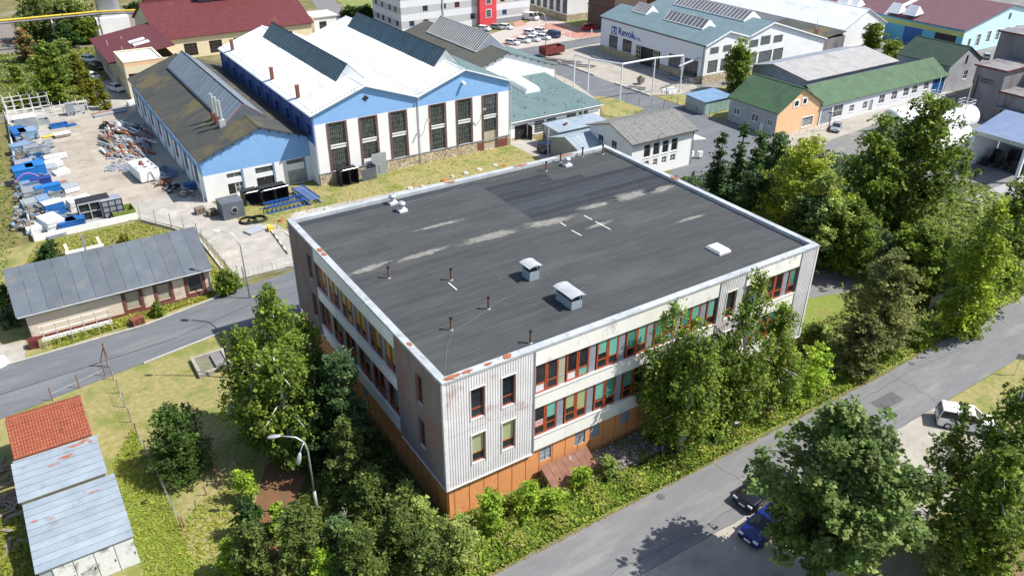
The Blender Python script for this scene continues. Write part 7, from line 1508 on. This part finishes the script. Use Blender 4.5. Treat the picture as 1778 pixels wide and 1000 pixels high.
J=[('white topped grey cabinet near the pale rack',48,224,3.2,2.2,2.0,M['grey_metal'],0,M['white'],0),('flat grey table frame beside the white topped cabinet',75,215,1.8,2,.8,M['grey_metal'],.1,None,1),('blue tarpaulin covered bundle along the wall',35,240,1.8,4.2,1.3,M['blue'],.1,None,0),
('pale blue machine casing behind the tarpaulin bundle',52,240,2.4,2.6,1.3,M['steelblue'],.1,None,0),('blue rectangular trough on the slabs',103,221,2.6,1.5,.5,M['blue'],.1,M['black'],1),('small blue cover sheet on the slabs',123,219,1.6,1.0,.25,M['blue'],.3,None,2),
('flat yellow frame lying on the slabs',92,237,3.0,.8,.2,M['yellow'],.1,None,2),('grey pallet load with white bags',109,238,2.2,1.2,.5,M['wood'],.1,M['white'],0),('grey bundle of profiles next to the wall aisle',85,252,1.2,4.2,1.0,M['grey_metal'],.1,None,3),
('dark bundle of profiles next to the grey bundle',78,262,1.4,4.0,1.1,M['panel_grey'],.1,None,3),('light blue cabinet row by the yard wall',38,266,2.6,1.8,1.3,M['steelblue'],.05,None,0),('grey cabinet beside the light blue row',58,268,2.0,2.0,1.2,M['grey_metal'],.05,None,0),
('white boat shaped cover on the concrete',97,277,3.0,1.1,.5,M['white'],.1,None,0),('timber crate with pinkish boards by the wall',42,283,1.6,2.6,1.0,M['wood'],.05,M['orange'],1),('blue framed bin with scrap',62,284,2.2,2.0,1.1,M['blue'],.05,M['black'],1),('white tarpaulin sheet folded on the concrete',92,289,2.4,2.2,.5,M['white'],.1,None,0),
('dark blue roller box near the wall',45,295,2.2,1.8,1.2,M['blue'],.05,M['panel_grey'],0),('light lattice pallet stack beside the white sheet',88,300,2.0,2.0,1.1,M['galv'],.1,None,2),('white and grey scrap plates next to the lattice stack',106,301,2.0,1.8,.5,M['white'],.3,None,2),
('large blue panel crate with pink curved stripe, left one',48,318,2.5,2.4,2.2,mat('bright_blue_panel',(.012,.13,.4),(.018,.17,.46),.8,.5),.05,None,0),('large blue panel crate with pink curved stripe, right one',68,311,2.3,2.4,2.2,MATS['bright_blue_panel'],.05,None,0),('orange scrap lattice in the middle of the pile',103,321,2.4,1.6,.6,M['orange'],.2,None,3),
('dark navy crate below the blue panel crates',75,326,2.4,1.2,1.3,mat('dark_navy_steel',(.015,.04,.2),None),.05,None,0),('grey oval hood by the wall',55,331,2.2,1.2,1.2,M['steelblue'],.05,None,0),('bright blue wide box in the middle of the pile',87,340,3.0,1.2,1.4,MATS['bright_blue_panel'],.1,None,0),
('white sack on a frame beside the bright blue box',124,333,1.8,1.5,.8,M['white'],.2,M['galv'],0),('orange brown beam lying on the concrete',124,349,2.6,.35,.2,M['rusty'],.1,None,2),('grey crate stack at the wall, upper one',60,344,2.4,2.2,1.4,M['grey_metal'],.05,None,2),
('grey crate stack at the wall, lower one',62,363,2.8,2.0,1.3,M['grey_metal'],.05,None,2),('open topped grey bins with dark mouths',95,350,2.6,1.4,1.0,M['grey_metal'],.1,M['black'],1),('slatted grey blue crate by the pile centre',80,360,1.4,2.6,1.4,M['steelblue'],.1,None,2),
('pile of stacked white trays',135,362,1.9,1.9,1.3,M['white'],.15,None,2),('white box beside the tray pile',117,360,1.6,1.6,.9,M['white'],.1,None,0),('long white panel lying on the concrete',153,352,1.3,5.0,.35,M['white'],.1,None,2),('white panel end piece',158,370,2.2,1.0,.4,M['white'],.1,None,2),
('long diagonal bundle of steel strips',131,377,4.6,.9,.3,M['galv'],-.85,None,3),('white sheet at the yard corner',70,398,3.0,2.4,.8,M['white'],.05,None,2),('white standing panels in the yard corner',93,395,2.0,3.2,1.4,M['white'],.25,None,2),('white tilted panel on blue crate',98,374,2.2,1.4,1.8,M['blue'],.2,M['white'],0),
('blue tarpaulin heap near the front wall, left part',118,396,2.0,1.6,.9,M['blue'],.2,None,0),('blue tarpaulin heap near the front wall, right part',134,391,2.0,1.5,.9,M['blue'],-.1,None,0),('dark slate sheet stack at the front wall',105,408,3.0,1.0,.4,M['panel_grey'],.2,None,2),
('red orange beam near the tall hall side of the yard',165,367,.5,2.6,.2,M['orange'],-.7,None,2),('olive framed tray by the yard exit',215,374,2.6,2.2,.9,M['meadow'],.05,M['orange'],1),
('grey pallet load at the far end of the yard',207,190,3.6,1.6,.6,M['panel_grey'],.1,None,3),('orange beam stack at the far end of the yard',178,197,4.0,1.2,.5,M['orange'],.15,None,3),('grey flat pack in front of the orange stack',180,202,3.0,1.0,.5,M['galv'],.1,None,2),('white open box at the far corner of the workshop hall',232,184,1.8,1.4,.9,M['white'],.1,M['black'],1),
('grey flat pack left of the workshop hall wall',205,197,3.0,1.0,.4,M['panel_grey'],.1,None,2),('rusty girder lying at the far yard',200,212,4.0,.6,.35,M['rusty'],.1,None,3),('small dark green tub in the yard',184,224,1.6,1.0,.6,M['dkgreen_roof'],-.6,M['black'],1),
('grey steel tub on the concrete by the pale rack',124,200,1.2,1.2,1.9,M['panel_grey'],0,None,0),('standing grille gate beside the tub',136,199,2.4,.3,1.5,M['galv'],.05,M['black'],1),
('white upright chest with red markings left of the flue hall',0,0,0,0,0,None,0,None,-1)]
for l,u,v,a_,c_,h_,m_,rz,ld_,kd in J:
    if kd>=0: jbox(l,u,v,a_,c_,h_,m_,rz,lid=ld_,kind=kd,name={0:'metal_crate',1:'open_bin',2:'sheet_stack',3:'beam_bundle'}[kd],cat={0:'crate',1:'bin',2:'stack',3:'beams'}[kd])
# pink arch on blue crates
x,y=px(58,318); b=MB(); n=14; b.tube([(x-2.2+2.9*k/n*1.2,y-1.45,.9+1.1*math.sin(math.pi*k/n)) for k in range(n+1)],.09,5); tag(b.obj('arch_hose',mat('pink_stripe',(.4,.15,.45),None)),'violet curved hose resting against the two blue panel crates','hose')
# bar heap in the middle yard
gi=0
for i in range(110):
    u=random.uniform(180,262); v=random.uniform(216,272); x,y=px(u,v); 
    if x>18.2: continue
    gi+=1; L=random.uniform(1.6,4.2); mm=random.choice([M['galv'],M['white'],M['galv'],M['orange'],M['grey_metal'],M['white'],M['rusty'],M['panel_grey'],M['wood'],M['grey_metal'],M['black']]); b=MB(); b.rbox((0,0,0),random.uniform(.15,.4),L,random.uniform(.1,.3)); b.rbox((.0,L*.2,.3),.12,L*.4,.06); o=b.obj('steel_profile',mm); o.location=(x,y,.06+.12*(i%3)); o.rotation_euler=(0,0,random.uniform(-.2,.6)); o['label']='%s %s profile in the %s part of the yard bar heap'%({'galvanised_steel':'shiny','white_paint':'white','orange_paint':'orange','grey_metal':'grey','rusty_steel':'rusty','grey_infill_panel':'slate grey','weathered_wood':'wooden','black_steel':'black'}[mm.name],'short' if L<2.4 else ('long' if L>3.4 else 'medium length'),'rear' if v<234 else ('front' if v>254 else 'middle')); tag(o,None,'steel profile','scrap profiles in the bar heap')
jbox('orange and white skip box at the front of the bar heap',202,270,2.6,.6,.5,M['orange'],.1,name='metal_crate',kind=1); jbox('red painted beam standing at the left front of the bar heap',186,262,.5,3.0,.6,M['orange'],.25,name='beam_bundle',cat='beams',kind=3)
b=MB(); c_=MB(); d_=MB()
for i in range(520):
    u=random.uniform(26,112); v=random.uniform(212,402); 
    if u>60+ (v-212)*.28: continue
    x,y=px(u,v); q=random.choice([b,c_,d_]); q.rbox((x,y,random.uniform(.05,1.0)),random.uniform(.15,1.1),random.uniform(.1,.6),random.uniform(.05,.4),random.uniform(0,3),random.uniform(-.3,.3))
tag(b.obj('scrap_litter',M['grey_metal']),'grey scrap bits strewn between the crates by the yard wall','scrap',kind='stuff'); tag(c_.obj('scrap_litter',M['steelblue']),'pale blue scrap bits strewn between the crates by the yard wall','scrap',kind='stuff'); tag(d_.obj('scrap_litter',M['wood']),'brown scrap bits strewn between the crates by the yard wall','scrap',kind='stuff')
b=MB()
for i in range(260):
    u=random.uniform(180,258); v=random.uniform(216,300); x,y=px(u,v); b.rbox((x,y,.06),random.uniform(.1,.5),random.uniform(.1,1.2),random.uniform(.03,.2),random.uniform(0,3))
tag(b.obj('scrap_litter',M['panel_grey']),'dark scrap bits below the bar heap','scrap',kind='stuff')
# white hook-lift container with scrap
x,y=14.1,116.3; T=thing('scrap_container','white open scrap container in the middle of the yard','container',(x,y,.05),.12)
b=MB(); b.box(-1.3,-1.22,-2.6,2.6,.3,1.7); b.box(1.22,1.3,-2.6,2.6,.3,1.7); b.box(-1.22,1.22,-2.6,-2.52,.3,1.7); b.box(-1.22,1.22,2.52,2.6,.3,1.7); b.box(-1.3,1.3,-2.6,2.6,.2,.299); b.obj('tub',M['white'],T)
b=MB(); b.hull([(-.55,-2.68,.35),(-.4,-2.68,.35),(-.05,-2.68,1.5),(-.2,-2.68,1.5)],[(-.55,-2.6,.35),(-.4,-2.6,.35),(-.05,-2.6,1.5),(-.2,-2.6,1.5)]); b.hull([(.4,-2.68,.35),(.55,-2.68,.35),(.2,-2.68,1.5),(.05,-2.68,1.5)],[(.4,-2.6,.35),(.55,-2.6,.35),(.2,-2.6,1.5),(.05,-2.6,1.5)]); b.obj('hook_frame',M['galv'],T)
b=MB(); [b.rbox((random.uniform(-.9,.9),random.uniform(-2.2,2.2),.9+random.random()*.6),random.uniform(.3,1.2),random.uniform(.3,1.0),.12,random.random()*3,random.uniform(-.4,.4)) for _ in range(22)]; b.obj('scrap',M['facade_light'],T); b=MB(); b.tube([(0,.9,1.3),(.1,1.2,1.9)],.45,8,.2); b.obj('red_sack',M['maroon'],T)
for s in (-1,1): b=MB(); b.tube([(s*.8,-2.3,.14),(s*.8+.2,-2.3,.14)],.14,8); b.obj('roller',M['black'],T)
jbox('open gate like steel frames leaning at the hall wall',290,305,1.8,3.2,.9,M['steelblue'],.3,name='open_bin',cat='bin',kind=1,lid=M['rusty'])
for i,(u,v,l) in enumerate(((283,318,'rusty coil heap beside the container'),(300,330,'dark pile of parts under the hall wall'),(322,338,'pallet with dark parts near the hall corner'))):
    x,y=px(u,v); T=thing('scrap_pile',l,'scrap pile',(x,y,.05)); b=MB(); [b.rbox((random.uniform(-1,1),random.uniform(-1.2,1.2),random.random()*.4),random.uniform(.2,1),random.uniform(.1,.5),.15,random.random()*3,random.uniform(-.5,.5)) for _ in range(18)]; b.obj('parts',[M['rusty'],M['black'],M['wood']][i],T); b=MB(); [b.rbox((random.uniform(-1,1),random.uniform(-1.2,1.2),.2+random.random()*.4),random.uniform(.2,.9),.12,.12,random.random()*3) for _ in range(9)]; b.obj('bars',M['galv'],T)
x,y=px(331,322); jbox('blue box at the front corner of the workshop hall',330,330,1.3,1.0,.9,M['blue'],0,kind=0)
# black coffer racks left front (window like frames)
x,y=px(171,380); T=thing('black_frame_rack','black glazed frame rack standing at the front of the yard','rack',(x,y,.05),.03)
b=MB(); b.box(-1.9,1.9,-.1,.1,0,.1); b.box(-1.9,1.9,-.1,.1,2.2,2.3); [b.box(a_-.05,a_+.05,-.1,.1,.1,2.2) for a_ in (-1.85,-.6,.6,1.85)]; b.box(-1.9,1.9,-.08,.08,1.1,1.18); b.obj('front_frame',M['galv'],T); b=MB(); b.box(-1.9,1.9,.12,2.3,0,2.25); b.obj('dark_core',M['black'],T)
x,y=px(198,372); T=thing('black_frame_rack','dark mesh clad crate right of the black frame rack','rack',(x,y,.05),.03); b=MB(); b.box(-1.2,1.2,-.9,.9,0,2.2); b.obj('core',M['panel_grey'],T); b=MB(); [b.box(a_-.04,a_+.04,-.96,-.9,0,2.25) for a_ in (-1.15,-.4,.4,1.15)]; [b.box(-1.2,1.2,-.95,-.901,z,z+.08) for z in (0,.7,1.4,2.15)]; b.obj('grille',M['black'],T)
# grey ventilation cabinet with round hole
x,y=20.6,96.9; T=thing('ventilation_cabinet','large grey sheet cabinet with a round opening before the blue gable','cabinet',(x,y,0),.05)
b=MB(); b.box(-1.35,1.35,-1.2,1.2,.0,2.2); b.obj('casing',M['steel_sheet'],T); b=MB(); b.tube([(.1,-1.21,1.15),(.1,-1.3,1.15)],.42,16); o=b.obj('round_flange',M['galv'],T); b=MB(); b.tube([(.1,-1.301,1.15),(.1,-1.31,1.15)],.34,16); b.obj('dark_opening',M['black'],o)
b=MB(); [b.box(-1.0+.3*i,-.85+.3*i,1.3,2.2,.6,.75) for i in range(7)]; b.obj('louvres',M['light_metal'],T)
for i,(x,y,l) in enumerate(((17.4,99.6,'stack of grey timber pallets left of the grey cabinet'),(18.5,98.2,'leaning pallets directly beside the grey cabinet'),(5.4,76.2,'red brown pallet stack on the bungalow verge'))):
    T=thing('pallet_stack',l,'pallets',(x,y,.03),.1+i*.1)
    for k in range(5): b=MB(); [b.box(-.6,.6,-.45+.2*q,-.31+.2*q,k*.16+.1,k*.16+.13) for q in range(5)]; [b.box(a_-.06,a_+.06,-.45,.49,k*.16,k*.16+.1) for a_ in (-.5,0,.5)]; b.obj('pallet',M['wood'] if i<2 else M['rusty'],T)
def blackbox(label,x,y,w_,d_,h_,n):
    T=thing('black_steel_housing',label,'housing',(x,y,0),.03)
    for k in range(n):
        a_=-w_/2+w_*k/n; c_=a_+w_/n-.05; b=MB(); b.box(a_,a_+.06,-d_/2,d_/2,0,h_); b.box(c_-.06,c_,-d_/2,d_/2,0,h_); b.box(a_+.06,c_-.06,d_/2-.06,d_/2,0,h_); b.box(a_+.06,c_-.06,-d_/2,d_/2-.06,0,.06); b.box(a_+.06,c_-.06,0,d_/2-.06,h_-.06,h_); b.obj('bay',M['black'],T)
    b=MB(); b.tube([(-w_/2,-d_/2,h_),(-w_/2+.3,-d_/2-.1,h_+.15),(w_/2,-d_/2,h_+.1)],.05,4); b.obj('rim_bar',M['galv'],T)
blackbox('open black steel housings on the grass before the blue gable',26.6,98.6,3.6,2.2,2.0,2); blackbox('further pair of black steel housings nearer the grey cabinet',23.9,99.6,2.0,2.0,1.7,1)
blackbox('open black housing leaning at the tall white hall',37.2,98.9,2.6,1.6,2.2,2)
T=thing('sheet_metal_screen','grey sheet panel box standing beside the black housing at the hall','panel',(40.2,98.9,0)); b=MB(); b.box(-1.2,1.0,-.6,-.5,0,1.7); b.box(.95,1.05,-.5,.6,0,2.0); b.box(-1.2,1.0,-.5,.6,0,.06); b.obj('panel',M['steel_sheet'],T)
T=thing('door_leaf','tall grey louvred door leaf leaning on the hall wall','door leaf',(42.2,99.4,0)); b=MB(); b.box(-1.1,1.1,.0,.1,0,3.2); b.obj('leaf',M['grey_metal'],T); b=MB(); [b.box(-.2,.2,-.06,-.001,.4+.3*i,.55+.3*i) for i in range(4)]; b.obj('louvre',M['panel_grey'],T)
def truss(label,p0,p1,w_,h_):
    a_=Vector((*p0,0));c_=Vector((*p1,0)); d=c_-a_; T=jbox(label,900,500,d.length,w_,h_,mat('dark_girder_blue',(.012,.06,.22),(.02,.09,.3),2,.5),0,name='lattice_girder',cat='girder',kind=4); m_=(a_+c_)/2; T.location=(m_.x,m_.y,.03); T.rotation_euler=(0,0,math.atan2(d.y,d.x)); return T
x=truss('wide blue lattice girder lying on the grass before the blue gable',px(462,368),px(530,352),1.7,.9); truss('second blue lattice girder lying crosswise beside the first',px(517,333),px(548,355),1.5,.8)
for i,(u,v,r_,l) in enumerate(((431,385,1.15,'black cable coil on the gravel, left ring'),(447,383,1.1,'black cable coil on the gravel, right ring'))):
    x,y=px(u,v); b=MB()
    for k in range(4): b.tube([(x+(r_-.05*k)*math.cos(a_)*(1.1 if i else .95),y+(r_-.05*k)*math.sin(a_)*.9,.1+.07*k) for a_ in np.linspace(0,2*math.pi,25)],.06,5,caps=False)
    tag(b.obj('cable_coil',M['rubber']),l,'cable coil')
jbox('pale metal grating plates beside the cable coils',442,402,2.0,1.6,.3,M['galv'],.3,kind=2,name='sheet_stack',cat='stack')
T=thing('lane_barrier','yellow boxed barrier with long striped boom lying on the grass','barrier',(23.3,90,0),-1.62); b=MB(); b.box(-.45,.45,-.3,.3,.1,.6); b.obj('yellow_box',M['yellow'],T)
for k in range(8): b=MB(); b.box(.5+k*.85,.5+k*.85+.84,-.06,.06,.15,.27); b.obj('boom_section',M['white'] if k%2==0 else M['wood'],T)
b=MB(); b.rbox((25.2,88,.05),.12,3.6,.12,-.1); tag(b.obj('white_bar',M['white']),'thin white bar lying near the boom at the office corner','bar')
b=MB(); b.rbox((24.7,87.1,.05),.12,2.4,.12,.1); tag(b.obj('white_bar',M['white']),'second white bar lying nearest the office parapet','bar')
# stones on the rear lawn
for i in range(16):
    x=25+i*2.3+random.uniform(-.7,.7); y=91.2+random.uniform(-.5,.7)+i*.13; b=MB(); n=7; z=random.uniform(.15,.3); r_=random.uniform(.25,.55)
    b.hull([(x+r_*math.cos(6.28*k/n)*random.uniform(.8,1.2),y+r_*math.sin(6.28*k/n),0) for k in range(n)],[(x+r_*.7*math.cos(6.28*k/n),y+r_*.7*math.sin(6.28*k/n),z) for k in range(n)]); tag(b.obj('rubble_stone',M['kerb'] if i%5 else M['orange']),'pale rubble stone in the row on the worn grass strip','stone','rubble stones on the worn grass')
# scaffold frame by the bungalow
T=thing('long_rack','long white pipe frame stacked with rails before the bungalow','frame',(-2.6,76.4,0)); off=(-2.6,76.4,0)
for k in range(6):
    xx=-2.6+k*1.15; b=MB(); b.tube([(xx,76.2,0),(xx,76.2,1.9)],.04,5); b.tube([(xx,77.4,0),(xx,77.4,1.9)],.04,5); b.tube([(xx,76.2,.7),(xx,77.4,.7)],.03,4); b.obj('post',M['galv'],T,off=off)
b=MB(); [b.tube([(-2.8,y_,z),(3.3,y_+.05,z)],.035,4) for y_,z in ((76.2,1.2),(76.2,1.85),(77.4,1.2),(77.4,1.85),(76.5,.75),(76.8,.75),(77.1,.75))]; b.obj('rails',M['white'],T,off=off)
b=MB(); b.rbox((-3.6,77.2,0),.8,.8,.9); tag(b.obj('red_bin',M['maroon']),'dark red bin at the left end of the pipe frame','bin')
b=MB(); b.tube([(-7.4,77.6,0),(-7.4,77.6,.9)],.4,10,.45); tag(b.obj('orange_bin',M['orange']),'orange bin at the left frame edge beside the bungalow','bin')
# planters/kerb goods in the works street
for (u,v,l) in ((1112,147,'dark planter on the forecourt kerb'),):
    x,y=px(u,v); T=thing('planter',l,'planter',(x,y,.3)); b=MB(); b.hull([(-.4,-.4,0),(.4,-.4,0),(.4,.4,0),(-.4,.4,0)],[(-.6,-.6,1),(.6,-.6,1),(.6,.6,1),(-.6,.6,1)]); b.obj('pot',M['dark_concrete'],T); b=MB(); [b.rbox((random.uniform(-.4,.4),random.uniform(-.4,.4),1),.3,.3,.3,random.random()) for _ in range(5)]; b.obj('plant',M['meadow'],T)
for i,(u,v,L,rz,l) in enumerate(((975,107,9,-.95,'stack of brown steel beams along the forecourt kerb, upper'),(1003,115,8,-.95,'stack of rusty beams along the forecourt kerb, lower'),(1105,155,4,-.9,'short rusty plates stacked by the forecourt kerb'),(1050,105,9,-1.5,'grey profiles stacked in the shade of the company hall'),(1085,112,8,-1.5,'second row of profiles in the shade of the company hall'),(1150,128,4,-1.5,'machine parts in the shade by the big gateway'),(1175,140,4,-1.5,'blue and grey machine parts at the hall corner'))):
    T=jbox(l,u,v,L,1.4,.8,M['rusty'] if i<3 else (M['grey_metal'] if i<5 else M['steelblue']),rz,name='beam_bundle',cat='beams',kind=3)
jbox('white ladder frames lying by the street verge',1165,160,3.0,1.4,.5,M['white'],.1,name='lattice_girder',cat='frame',kind=4)
for u,v,l in ((945,48,''),(989,50,'')): pass
for u,v,l in ((890,79,'white bollard at the parking row corner'),(989,64,'small white bollard at the street crossing'),(1027,60,'white bollard before the red car')):
    x,y=px(u,v); b=MB(); b.tube([(x,y,0),(x,y,1.1)],.14,8); tag(b.obj('bollard',M['white']),l,'bollard')
T=thing('slanted_plank_ladder','old timber trestle leaning beside the dark blue car','trestle',(68.8,97.3,0)); b=MB(); [b.tube([(-1.4+.25*i,-1.6+.1*i,0),(.3+.25*i,.4,2.1)],.07,4) for i in range(3)]; b.obj('poles',M['wood'],T); b=MB(); [b.tube([(-1.2+.3*i,-1.4+.35*i,.3+.35*i),(-.6+.3*i,-1.3+.35*i,.3+.35*i)],.05,4) for i in range(5)]; b.obj('rungs',M['wood'],T)
